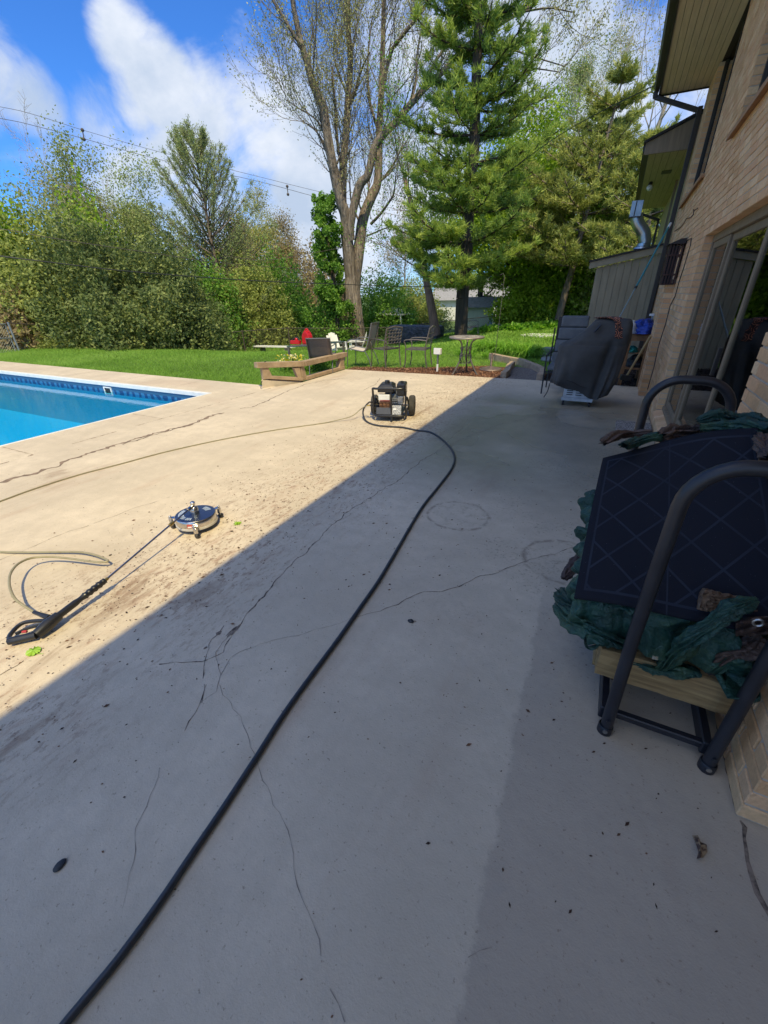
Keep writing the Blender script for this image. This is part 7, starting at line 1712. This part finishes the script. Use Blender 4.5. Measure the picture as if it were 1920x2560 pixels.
tree('birch', TP2(1440, 300, 38), 'thin pale birch with hazy twigs showing left of the leaning pine top', 'tree', 17, .16, 'larch', 'pale', 42, depth=4, nleaf=4, lsize=.10, lrad=.5, crown0=.4, limbs=9, width=.26, kids_=3, top=1.0, up=.2, nlim=26000)
tree('norway_maple', TP(1283, 815, 30), 'bright lime-green maple with thick dark trunk right of the white pine', 'tree', (float(WD(1345,300,30)[2])+.8)*.84, .42, 'bright', 'dark', 43, depth=3, nleaf=30, lsize=.17, lrad=1.1, crown0=.22, limbs=12, width=.48, kids_=3.4, top=.6, nlim=30000, group='lime-green maples')
tree('norway_maple', TP(1190, 815, 34), 'bright lime-green maple showing through behind the white pine', 'tree', 10, .25, 'bright', 'dark', 44, depth=3, nleaf=30, lsize=.17, lrad=1.2, crown0=.25, limbs=10, width=.45, nlim=35000, group='lime-green maples')
tree('norway_maple', TP(1450, 815, 29), 'small lime-green maple low between the pine trunk and the shed', 'tree', 5.5, .12, 'bright', 'dark', 45, depth=3, nleaf=30, lsize=.15, lrad=.9, crown0=.15, limbs=9, width=.6, nlim=28000, group='lime-green maples')
tree('young_tree', TP2(1375, 350, 44), 'olive-yellow budding tree rising above the lime-green maple', 'tree', (float(WD(1375,262,44)[2])+1.2)*.84, .2, 'olive', 'pale', 46, depth=3, nleaf=26, lsize=.16, lrad=1.2, crown0=.4, limbs=10, width=.3, nlim=30000, top=.9)
# slender leaning trunk beside the pine
lt_ = TP(1085, 830, 25); tt = WD(1070, 560, 25)
sl_t = empty('leaning_maple', tuple(lt_.tolist()), 'slender pinkish-barked leaning tree between the maple and the white pine', 'tree')
sg = []; tp2 = []; rng = np.random.default_rng(77)
cc_ = smooth_curve([WD(1090, 838, 25), WD(1078, 765, 25), WD(1062, 680, 25.3), WD(1040, 560, 25.6), WD(1010, 440, 26)], 5)
MB().tube(cc_, list(np.linspace(.26, .09, len(cc_))), 12).build('trunk', BK['red'], sl_t)
for i in range(8, len(cc_), 2): grow(rng, sg, tp2, cc_[i], rng.normal(size=3)*.5+np.array([0,0,.6]), 2.4, .04, 2, 5, 3, .16, .1)
segmesh('branches', [(a, b_, max(x, .01), max(y, .008)) for a, b_, x, y in sg], BK['grey'], sl_t, 4)
T = np.array([q for q, _ in tp2]); C = np.repeat(T, 6, 0)+rng.normal(size=(len(T)*6, 3))*.3; leaves('crown', C, .1, LM['green'], sl_t, rng, .6, .5)

# ------------------------------------------------------------------ left side
def hz_(px, py, dist): return float(WD(px, py, dist)[2])
def mnd(px, dist, top, rx, ry, lab, seed, n, ls, lumps=1.5, leaf='yew'):
    c = TP2(px, (top+870)/2, dist); rz = (hz_(px, top, dist)-c[2])/.84; return mound('yew_hedge', c, (rx, ry, rz), lab, 'hedge', leaf, seed, n, ls, aspect=.5, lumps=lumps, cover=.35, stems=10)
mnd(290, 23.0, 590, 5.3, 3.2, 'large dark evergreen yew mass along the back of the lawn beside the pool', 51, 115000, .13)
mnd(130, 25.0, 545, 4.3, 3.4, 'taller olive evergreen peak rising behind the left end of the dark yew mass', 52, 50000, .15, 1.4, 'olive')
mnd(425, 24.0, 660, 3.0, 2.8, 'rounded evergreen shoulder at the right end of the dark yew mass', 53, 36000, .13, 1.4)
q = TP2(-165, 500, 27); tree('ash_tree', q, 'bright green leafy tree cut off by the left edge of the picture', 'tree', float(WD(0, 335, 28)[2]-q[2])*.82, .25, 'bright', 'dark', 54, depth=3, nleaf=60, lsize=.17, lrad=1.1, crown0=.2, limbs=14, width=.5, aspect=.5, nlim=38000)
for i, (px, ty, dist, r, lf, nl, lab, w_, seed, bark, dp) in enumerate([
 (150, 390, 34, .2, 'brownish', 0, 'bare pinkish-twigged tree behind the yew peak at far left', .5, 61, 'pale', 4),
 (235, 470, 36, .2, 'olive', 3, 'half-bare tree with pale buds behind the lime shrub', .5, 62, 'pale', 4),
 (330, 480, 38, .2, 'larch', 3, 'wispy pale green tree left of the broad larch', .42, 63, 'pale', 4),
 (640, 545, 50, .2, 'yellow', 5, 'distant tree flowering yellow-green under the power line', .5, 64, 'grey', 4),
 (720, 600, 44, .16, 'brownish', 3, 'rosy-brown budding tree left of the big maple trunk', .5, 65, 'pale', 4),
 (585, 600, 40, .14, 'brownish', 3, 'brownish budding thicket tree right of the broad larch', .5, 66, 'pale', 4),
 (1010, 560, 48, .16, 'brownish', 1, 'thin bare tree seen through the gap between maple and white pine', .5, 67, 'pale', 4)]):
    b_ = TP2(px, ty+60, dist); h_ = float(WD(px, ty, dist)[2]-b_[2])*1.02
    tree('budding_tree', b_, lab, 'tree', h_, r, lf, bark, seed, depth=dp, nleaf=nl*2, lsize=.13, lrad=.8, crown0=.28, limbs=9, width=w_, kids_=3, top=.7, up=.1, nlim=26000)
b_ = TP2(507, 480, 36); h_ = float(WD(505, 345, 36)[2]-b_[2])
# broad cone of upswept pale branches
rngl = np.random.default_rng(71); lt2 = empty('larch', tuple(b_.tolist()), 'broad cone-shaped larch with upswept pale green branches against the clouds', 'tree'); sg = []; C = []; D = []
sg.append((b_, b_+np.array([0,0,h_*.95]), .3, .03))
z = .05*h_
while z < h_*.97:
    f = z/h_
    for k in range(6):
        az = rngl.uniform(0, 6.28); L = (6.6*(1-f)**.75+.5)*rngl.uniform(.8, 1.1); el = .18+.75*f; p = b_+np.array([0,0,z]); m = 7
        for j in range(m):
            d = np.array([math.cos(az)*math.cos(el+.06*j), math.sin(az)*math.cos(el+.06*j), math.sin(el+.06*j)]); q = p+d*L/m; sg.append((p, q, .035*(1-j/m)+.012, .035*(1-(j+1)/m)+.01))
            if j > 1:
                for s_ in range(4):
                    dd = unit(d+rngl.normal(size=3)*.55+np.array([0,0,.3])); e = q+dd*rngl.uniform(.5, 1.1)*(1.2-j/m); sg.append((q, e, .012, .008))
                    nn = 7
                    for w_ in range(nn): C.append(q+(e-q)*(w_+1)/nn); D.append(dd)
            p = q
    z += .5
segmesh('branches', sg, BK['grey'], lt2, 4); C = np.repeat(np.array(C), 3, 0); D = np.repeat(np.array(D), 3, 0); C = C+rngl.normal(size=C.shape)*.07
leaves('crown', C, .11, LM['larch'], lt2, rngl, .3, 0, dirs=D); print('larch', len(C))
# thicket between hedge and maple, then right of the maple
thick = [
 (510, 860, 26, (2.4,2.2,4.4), 'green', 50000, 'tall mid-green shrub joining the yew mass', 81), (570, 858, 27, (2.4,2.4,4.2), 'olive', 42000, 'olive-yellow shrub left of the brick house glimpse', 82),
 (640, 856, 29, (2.6,2.4,5.2), 'olive', 46000, 'broad olive shrub with pale stems behind the red fuel can', 83), (700, 852, 31, (2.6,2.6,5.6), 'green', 46000, 'green shrub just left of the ivy-clad stem', 84),
 (262, 800, 27, (2.1,2.0,6.8), 'bright', 36000, 'lime-green shrub peeping over the yew mass', 85), (540, 800, 34, (3.8,2.5,8.2), 'olive', 42000, 'hazy olive treetop mass below the larch', 86), (630, 800, 38, (4.2,3,8.6), 'yellow', 40000, 'yellow-green treetop mass beside the power line', 87),
 (350, 800, 30, (3.2,2.5,6.6), 'olive', 40000, 'olive bushy mass above the middle of the yew hedge', 88), (780, 850, 36, (3.2,3,6.5), 'brownish', 34000, 'brown-tinged shrub behind the ivy-clad stem', 89),
 (960, 845, 33, (2.8,2.4,4.4), 'green', 38000, 'dark green shrub behind the sling chair right of the maple trunk', 90), (1030, 835, 36, (3.2,2.4,4.2), 'olive', 34000, 'olive shrub behind the leaning tree', 91),
 (1372, 812, 29, (3.4,2.2,3.8), 'bright', 50000, 'lime undergrowth behind the chain-link fence right of the mint shed', 92), (1450, 806, 28.2, (3.2,2.2,4.4), 'bright', 50000, 'lime undergrowth behind the fence near the shed', 93), (1570, 800, 27, (3.2,2.2,5), 'olive', 40000, 'olive bush hidden partly by the lean-to shed', 94),
 (10, 868, 23.0, (1.5,1.1,2.0), 'brownish', 9000, 'brownish bare-stemmed shrub behind the chain-link gate', 95), (110, 866, 21.6, (1.0,.7,.5), 'olive', 6000, 'low olive weeds at the foot of the gate post', 96)]
for px, py, dist, rad, lf, n_, lab, seed in thick:
    if 480 < px < 1100: dist += 4.5; rad = tuple(v*1.14 for v in rad)
    mound('shrub', TP2(px, 740, dist), rad, lab, 'shrub', lf, seed, int(n_*.43) if dist > 22.5 else n_, .18 if dist > 22.5 else .09, bark='pale' if lf in ('olive','yellow','brownish') else 'dark', aspect=.6, lumps=1.5, cover=.6, stems=8)
# ivy column on the stem left of the maple
ic = TP(850, 855, 28.6); ht = float(WD(830, 490, 28.6)[2]-ic[2]); rngi = np.random.default_rng(97)
iv = empty('ivy_clad_tree', tuple(ic.tolist()), 'narrow tree wrapped in fresh green ivy just left of the big maple trunk', 'tree')
MB().tube([ic+np.array([0,0,-.2]), ic+np.array([-.2,0,ht*.5]), ic+np.array([-.6,0,ht*.95])], [.16,.12,.05], 8).build('trunk', BK['dark'], iv)
K_ = 170; cf = rngi.random(K_)**.9; cw = .3+.75*(1-cf)**.5; cc3 = np.stack([ic[0]-.6*cf+rngi.normal(size=K_)*cw*.75, ic[1]+rngi.normal(size=K_)*cw*.6, ic[2]+ht*cf], 1); cr3 = rngi.uniform(.18, .42, K_)*(1.1-.5*cf)
n_ = 24000; ki = rngi.integers(0, K_, n_); C = cc3[ki]+unit(rngi.normal(size=(n_, 3)))*(cr3[ki]*rngi.uniform(.4, 1.1, n_))[:, None]*np.array([1,1,1.3])
leaves('foliage', C, .14, LM['green'], iv, rngi, .7, .5, np.clip(rngi.normal(size=n_)*.2+.5+(fbm(C, 1.2, 2, 3)-.5), 0, 1))
# pale leaning stems in the thicket
for px0, py0, px1, py1, dist, lab in ((738,830,750,650,27,'pale stem'),(760,850,775,690,26.5,'x'),(845,850,835,700,25,'x')): 
    pass

# ------------------------------------------------------------------ flowers by the rail, daylilies, hostas
def strap_plant(base, n, L, seed, mat, label, cat, grp=None, w_=.018, par=None, name='daylily'):
    rng = np.random.default_rng(seed); t = tag(empty(name, tuple(base), label, cat), None, None, grp); vs = []; vv = []
    for i in range(n):
        a = rng.uniform(0, 6.28); e = rng.uniform(.75, 1.4); l_ = L*rng.uniform(.7, 1.1); p = np.array(base)+np.array([rng.normal()*.06, rng.normal()*.06, 0]); h_ = np.array([math.cos(a), math.sin(a), 0]); s_ = np.array([-math.sin(a), math.cos(a), 0]); prev = None; m = 5; ang = e; vr = rng.random()
        for j in range(m+1):
            wj = w_*(1-(j/m)**2*.9)*(1); c = (p-s_*wj/2, p+s_*wj/2)
            if prev is not None: vs += [prev[0], prev[1], c[1], c[0]]; vv.append(vr)
            prev = c; p = p+(h_*math.cos(ang)+np.array([0,0,1])*math.sin(ang))*l_/m; ang -= .42*rng.uniform(.7, 1.3)
    quadmesh('leaves', np.array(vs), 4, LM[mat], t, vv); return t
pos = [(600,560,'leftmost daylily clump behind the bistro table'),(700,575,'daylily clump just left of the shepherd hook'),(790,560,'daylily clump right of the shepherd hook'),(880,600,'daylily clump above the middle of the edging blocks'),(960,560,'daylily clump at the back of the row'),(1040,610,'large daylily clump above the bend of the edging'),(1130,600,'daylily clump left of the shaded one'),(1180,640,'daylily clump leaning over the shaded edging'),(1270,630,'rightmost daylily clump in the shade'),(330,620,'loose grass clump behind the bistro table legs'),(480,640,'loose grass clump between the bistro table legs'),(640,650,'loose grass clump between table and umbrella base')]
for i, (a, b_, lab) in enumerate(pos):
    q = np.array(G(*c3(a, b_), -.05)); big = i < 9; strap_plant(q, 150 if big else 90, .62 if big else .4, 300+i, 'lily', lab, 'plant', 'daylily clumps beyond the edging', .02 if big else .012)
for i, (a, b_, lab) in enumerate(((985,330,'leafy hosta clump below the fence, left of the dark trunk'),(1190,320,'pale low plant below the fence right of the dark trunk'),(1390,305,'leafy clump at the foot of the pine trunk'),(1490,290,'yellow-green leafy clump beside the grey chair'),(700,350,'low leafy weed in the grass behind the bistro table'))):
    q = GT(*c3(a, b_)); rg_ = np.random.default_rng(400+i); t = empty('hosta', tuple(q.tolist()), lab, 'plant', 'leafy clumps at the back of the lawn'); n_ = 700
    d = unit(rg_.normal(size=(n_, 3))); d[:, 2] = np.abs(d[:, 2])*.5; C = q+d*np.array([.95,.6,.75])*rg_.uniform(.3, 1, n_)[:, None]; leaves('leaves', C, .2, LM['lily'], t, rg_, .5, 1.5, dirs=d)
for i, (a, b_, lab) in enumerate(((430,820,'bushy plant with yellow and white flowers below the left rail'),(720,810,'dark leafy plant with bluish foliage behind the corner post'),(960,730,'small dark leafy plant below the right rail'))):
    q = np.array(G(*c1(a, b_), -.08)); q = q+np.array([-.1, .35, 0]); rg_ = np.random.default_rng(500+i); t = empty('border_plant', tuple(q.tolist()), lab, 'plant', 'plants behind the timber rail')
    n_ = 1800; d = unit(rg_.normal(size=(n_, 3))); d[:, 2] = np.abs(d[:, 2]); s_ = [.34,.34,.24][i]; C = q+d*np.array([s_*1.2,s_*.8,s_*1.1])*rg_.uniform(.3, 1, n_)[:, None]; leaves('leaves', C, .06, LM['green'], t, rg_, .5, .5)
    if i == 0:
        C = q+unit(np.abs(rg_.normal(size=(160, 3)))*np.array([1,1,1]))*0+np.stack([rg_.normal(size=160)*.18, rg_.normal(size=160)*.1-.1, .18+rg_.random(160)*.24], 1)
        fm = leafmat('yellow petals', (.6,.5,.05), (.7,.6,.08), (.8,.78,.6), .6, .3); leaves('flowers', C, .06, fm, t, rg_, .9, .5)
# ------------------------------------------------------------------ lawn grass
rg = np.random.default_rng(13)
def grass(n, xr, yr, hh, ww, name, lab, excl):
    x = rg.uniform(*xr, n); y = yr[0]+(yr[1]-yr[0])*rg.random(n)**1.35
    k = ~excl(x, y); x, y = x[k], y[k]; z = terr(x, y); n = len(x); a = rg.uniform(0, 6.28, n); h_ = hh*rg.uniform(.5, 1.3, n)*(.7+.6*fbm(np.stack([x, y, 0*x], -1), .8, 2, 2)); s_ = ww*(1+np.maximum(0, y-9)*.06)
    b_ = np.stack([x, y, z], 1); sd_ = np.stack([np.cos(a), np.sin(a), 0*a], 1); tip = b_+np.stack([rg.normal(size=n)*.9*h_, rg.normal(size=n)*.9*h_, h_], 1)
    V = np.stack([b_-sd_*s_[:, None]/2, b_+sd_*s_[:, None]/2, tip], 1).reshape(-1, 3)
    v = np.clip(rg.normal(size=n)*.2+.5+(fbm(np.stack([x, y, 0*x], -1), .55, 3, 8)-.5)*1.0, 0, 1)
    o = quadmesh(name, V, 3, LM['grass'], None, v); tag(o, lab, 'grass', None, 'stuff'); return o
kb = np.array([(-5.5,8.5),(-1.0,8.7),(.7,8.8),(.7,12.2),(-.7,12.2),(-1.0,10.2),(-1.5,10.7),(-2.6,10.7),(-3.2,10.2),(-4.2,9.7),(-5.0,9.5),(-5.7,9.3)])
def ex(x, y): return inpoly(x, y, kb) | ((y < 6.47) & (x > -23)) | ((x > -5.9) & (y < 8.75)) | ((x > -6.05+ (y-6.4)*1.15) & (y < 7.1))
grass(230000, (-21, -.6), (6.45, 16), .07, .0085, 'grass', 'short green lawn grass beyond the pool and patio', ex)
grass(80000, (-24, -.2), (14, 30), .1, .025, 'grass', 'lawn grass on the lower slope towards the fence', ex)
# worn straw-coloured strip by the hedge foot
# ------------------------------------------------------------------ fences
def chainmat():
    m, nt, b = newmat('galvanised wire'); b.inputs['Base Color'].default_value = (.3,.33,.36,1); b.inputs['Metallic'].default_value = .6; b.inputs['Roughness'].default_value = .45; return m
M['wire'] = chainmat(); M['rust'] = pm('dull brown pipe', (.09,.07,.06), .7)
def fence(pts, ht, label, sp=2.6, mesh=.12, mat='rust', wr=.0045):
    f = empty('chain_link_fence', tuple(pts[0]), label, 'fence'); c = np.array(smooth_curve(pts, 8)); d = np.concatenate([[0], np.cumsum(np.linalg.norm(np.diff(c[:, :2], axis=0), axis=1))]); L = d[-1]
    P = lambda s: np.array([np.interp(s, d, c[:, k]) for k in range(3)])
    n = int(L/sp)
    for i in range(n+1):
        p = P(i*L/n); MB().tube([p-[0,0,.2], p+[0,0,ht+.03]], .03, 8).ball(tuple((p+np.array([0,0,ht+.04])).tolist()), .034, 5).build('post', M[mat], f)
    MB().tube([P(s)+[0,0,ht] for s in np.linspace(0, L, 50)], .021, 6).build('top_rail', M[mat], f)
    sg = []; m = int(L/mesh); q = int(ht/mesh)
    for i in range(m):
        for j in range(q):
            a, b_ = P(i*L/m)+[0,0,j*ht/q], P((i+1)*L/m)+[0,0,(j+1)*ht/q]; c_, d_ = P(i*L/m)+[0,0,(j+1)*ht/q], P((i+1)*L/m)+[0,0,j*ht/q]; sg += [(a, b_, wr, wr), (c_, d_, wr, wr)]
    segmesh('wire_mesh', sg, M['wire' if mat == 'wire' else 'rust'], f, 3)['kind'] = 'stuff'; return f
def FPt(px, dist, prail, ht=1.2):     # fence foot so that the rail passes through the pixel
    r_ = WD(px, prail, dist); return np.array([r_[0], r_[1], r_[2]-ht])
fence([FPt(480,26,838), FPt(560,26.5,832), FPt(700,27.5,821), FPt(800,28,820.5), FPt(910,28,820), FPt(1000,28,816), FPt(1125,28,802), FPt(1240,28.5,789), FPt(1346,29,772), FPt(1500,30,752), FPt(1660,31,735)], 1.2, 'brown chain-link fence running along the back of the whole lawn')
# gate at the left
gq = TP(48, 878, 21.3)
gt_ = empty('chain_link_gate', tuple(gq.tolist()), 'galvanised chain-link gate at the far left beside the yew mass', 'gate')
g_t = WD(26, 808, 21.3); g_b = WD(49, 879, 21.3); gb2 = WD(-120, 888, 20.2)
MB().tube([g_b-[0,0,.15], (g_b[0],g_b[1],g_t[2]+.04)], .036, 8).build('gate_post', M['wire'], gt_)
P00 = np.array(g_b)+unit(gb2-g_b)*.12; P01 = np.array([P00[0],P00[1],g_t[2]-.02]); P10 = np.array(gb2); P11 = np.array([gb2[0],gb2[1],gb2[2]+(g_t[2]-g_b[2])])
MB().tube([P00,P01,P11,P10,P00], .022, 6).tube([(P00+P01)/2,(P10+P11)/2], .02, 6).build('gate_frame', M['wire'], gt_)
sg = []
for i in range(22):
    for j in range(10):
        f_ = lambda u, v: (P00*(1-u)+P10*u)*(1-v)+(P01*(1-u)+P11*u)*v
        sg += [(f_(i/22, j/10), f_((i+1)/22, (j+1)/10), .004, .004), (f_(i/22, (j+1)/10), f_((i+1)/22, j/10), .004, .004)]
segmesh('wire_mesh', sg, M['wire'], gt_, 3)['kind'] = 'stuff'
MB().tube([g_t, WD(95, 812, 22)], .018, 6).tube([WD(95,812,22), WD(103,870,22)], .022, 6).build('side_rail', M['rust'], gt_)
q = GT(178, 866); rough = MB().ball(tuple((q+np.array([0,0,.1])).tolist()), .22, 7, (1.1,.8,.8)); tag(rough.build('boulder', pm('pale boulder', (.34,.3,.27), .9, c2=(.2,.17,.16), scale=5, bump=.8, bdist=.05), None), 'pale rounded boulder at the foot of the yew mass', 'rock')

# ------------------------------------------------------------------ neighbours
def gable_house(name, c, lx, ly, h, rh, wall, roof, label, rz, wins=()):
    t = empty(name, tuple(c), label, 'house'); T = Matrix.Translation(Vector(c)) @ Matrix.Rotation(rz, 4, 'Z')
    MB().box((-lx/2,-ly/2,-.5),(lx/2,ly/2,h)).tf(T).build('wall', wall, t)
    MB().add([(-lx/2-.4,-ly/2-.4,h-.1),(lx/2+.4,-ly/2-.4,h-.1),(lx/2+.4,0,h+rh),(-lx/2-.4,0,h+rh),(-lx/2-.4,ly/2+.4,h-.1),(lx/2+.4,ly/2+.4,h-.1)], [(0,1,2,3),(3,2,5,4)]).tf(T).build('roof', roof, t)
    MB().add([(-lx/2,-ly/2,h),(-lx/2,ly/2,h),(-lx/2,0,h+rh-.1)],[(0,2,1)]).add([(lx/2,-ly/2,h),(lx/2,ly/2,h),(lx/2,0,h+rh-.1)],[(0,1,2)]).tf(T).build('gable', wall, t)
    for (x, z, w_, h2) in wins:
        MB().box((x-w_/2-.06,-ly/2-.04,z-.06),(x+w_/2+.06,-ly/2-.005,z+h2+.06)).tf(T).build('window_frame', M['white'], t); MB().box((x-w_/2,-ly/2-.055,z),(x+w_/2,-ly/2-.041,z+h2)).tf(T).build('window_pane', pm('dark pane', (.03,.035,.04), .1) if 'dark pane' not in bpy.data.materials else bpy.data.materials['dark pane'], t)
    return t
mint = pm('pale mint boards', (.52,.58,.46), .7, c2=(.46,.52,.4), scale=3, stretch=(6,6,.3)); rf = pm('grey neighbour roof', (.3,.3,.31), .9, c2=(.22,.22,.23), scale=6); rbk = pm('red brick neighbour', (.42,.16,.09), .9, c2=(.3,.11,.06), scale=14); wh = M['white']
q = WD(1190, 770, 31); gz = float(WD(1190, 828, 31)[2])
gable_house('garden_shed', (float(q[0]), float(q[1])+.8, gz), 1.7, 1.6, float(WD(1190,764,31)[2])-gz, .5, mint, rf, 'pale mint-green garden shed behind the fence right of the pine trunk', .1)
gable_house('neighbour_house', tuple(np.array(WD(1260, 800, 58))+[0,0,-3]), 16, 8, float(WD(1260,745,58)[2])-(float(WD(1260,800,58)[2])-3), 2.2, wh, rf, 'white neighbouring house with grey roof glimpsed behind the mint shed', .15, ((-4,1.2,1.2,1.2),(0,1.2,1.2,1.2),(4,1.2,1.2,1.2)))
gable_house('brick_neighbour_house', tuple(np.array(WD(745, 815, 44))+[0,0,-1.5]), 9, 7, float(WD(745,782,44)[2])-float(WD(745,815,44)[2])+1.5, 2.2, rbk, rf, 'red brick neighbouring house glimpsed through the thicket left of the maple', .1, ((-2.5,1.1,1.1,1.1),(2.5,1.1,1.1,1.1)))
q = np.array(WD(985, 800, 37)); pv = empty('white_gazebo', tuple(q.tolist()), 'small white roofed gazebo seen behind the fence between maple and leaning tree', 'gazebo')
MB().add([(q[0]-1.2,q[1]-1.2,q[2]+.4),(q[0]+1.2,q[1]-1.2,q[2]+.4),(q[0]+1.2,q[1]+1.2,q[2]+.4),(q[0]-1.2,q[1]+1.2,q[2]+.4),(q[0],q[1],q[2]+1.0)], [(0,1,4),(1,2,4),(2,3,4),(3,0,4),(0,3,2,1)]).build('roof', wh, pv)
for a in (-1,1):
    for b_ in (-1,1): MB().box((q[0]+a*1.1-.05,q[1]+b_*1.1-.05,q[2]-2.5),(q[0]+a*1.1+.05,q[1]+b_*1.1+.05,q[2]+.4)).build('post', wh, pv)
q = GT(*c2(1050, 560)); q = TP(1040, 830, 27.5); vt = empty('covered_trailer', tuple(q.tolist()), 'low dark tarpaulin-covered heap behind the fence left of the leaning tree', 'covered heap')
MB().box((q[0]-1.6,q[1]-.7,q[2]-.1),(q[0]+1.6,q[1]+.7,q[2]+.95)).build('cover', pm('dark blue-grey tarpaulin', (.05,.06,.08), .6, c2=(.03,.035,.05), scale=2, bump=1, bscale=3, bdist=.2), vt, bevel=.2)
q = GT(*c3(1290, 392)); 
tag(MB().prism([(q[0]+.9*math.cos(a)*rb.uniform(.7,1.1), q[1]+.9*math.sin(a)*rb.uniform(.7,1.1)) for a in np.linspace(0, 6.28, 12)[:-1]], q[2]-.02, q[2]+.05).build('stone_slab', M['white'], None), 'bright white stone patch in the grass behind the daylilies', 'stone')

# ------------------------------------------------------------------ overhead wires
def wire(name, pts, r, lab, mat='black', sag=0):
    o = MB().tube(smooth_curve(pts, 6), r, 5).build(name, M[mat], None); return tag(o, lab, 'wire')
wire('power_line', [WD(-300,250,62), WD(0,296,60), WD(100,318,60), WD(203,345,60), WD(400,399,60), WD(640,452,60), WD(810,497,60), WD(1000,540,60), WD(1500,640,60)], .022, 'lower of the two thin high power lines crossing the clouds', 'rust')
wire('power_line', [WD(-300,220,62), WD(0,267,60), WD(100,291,60), WD(210,326,60), WD(400,380,60), WD(640,440,60), WD(810,482,60), WD(1000,525,60), WD(1500,630,60)], .018, 'upper of the two thin high power lines crossing the clouds', 'rust')
for (a, b_, c_, d_, lb) in ((206,325,210,348,'small line spacer on the power lines over the pool'),(718,466,720,486,'small line spacer on the power lines left of the maple')):
    s_ = MB().tube([WD(a,b_,60), WD(c_,d_,60)], .05, 5).ball(tuple(WD(a,b_,60).tolist()), .16, 4).ball(tuple(WD(c_,d_,60).tolist()), .16, 4).build('line_spacer', M['rust'], None); tag(s_, lb, 'line spacer', 'spacers on the power lines')
wire('utility_cable', [WD(-200,612,15.5), WD(0,640,15), WD(120,655,15), WD(340,680,15.5), WD(640,702,17), WD(860,711,19), WD(1000,716,21), WD(1120,715,24)], .014, 'thick black utility cable passing low in front of the hedge')
wire('utility_cable', [WD(-200,550,17), WD(0,572,16.5), WD(160,600,16.5), WD(430,640,17.5), WD(560,658,18.5), WD(790,675,22)], .009, 'thin grey cable above the thick black one across the hedge', 'rust')
wire('utility_cable', [WD(560,640,22), WD(660,650,22.5), WD(740,640,23), WD(880,614,24.5), WD(930,600,25.5)], .009, 'thin cable sagging into the maple trunk from the left', 'rust')
wire('service_drop', [WD(1634,215,13), (-.2,11.6,4.9)][::-1]+[WD(1500,280,15), WD(1380,350,17), WD(1240,450,20), WD(1150,498,23)], .010, 'dark cable rising diagonally from the white pine to the corner of the eave')
for o in list(bpy.data.objects):
    if o.type == 'MESH' and not o.parent and not o.get('label') and not o.get('kind'): print('UNTAGGED', o.name)
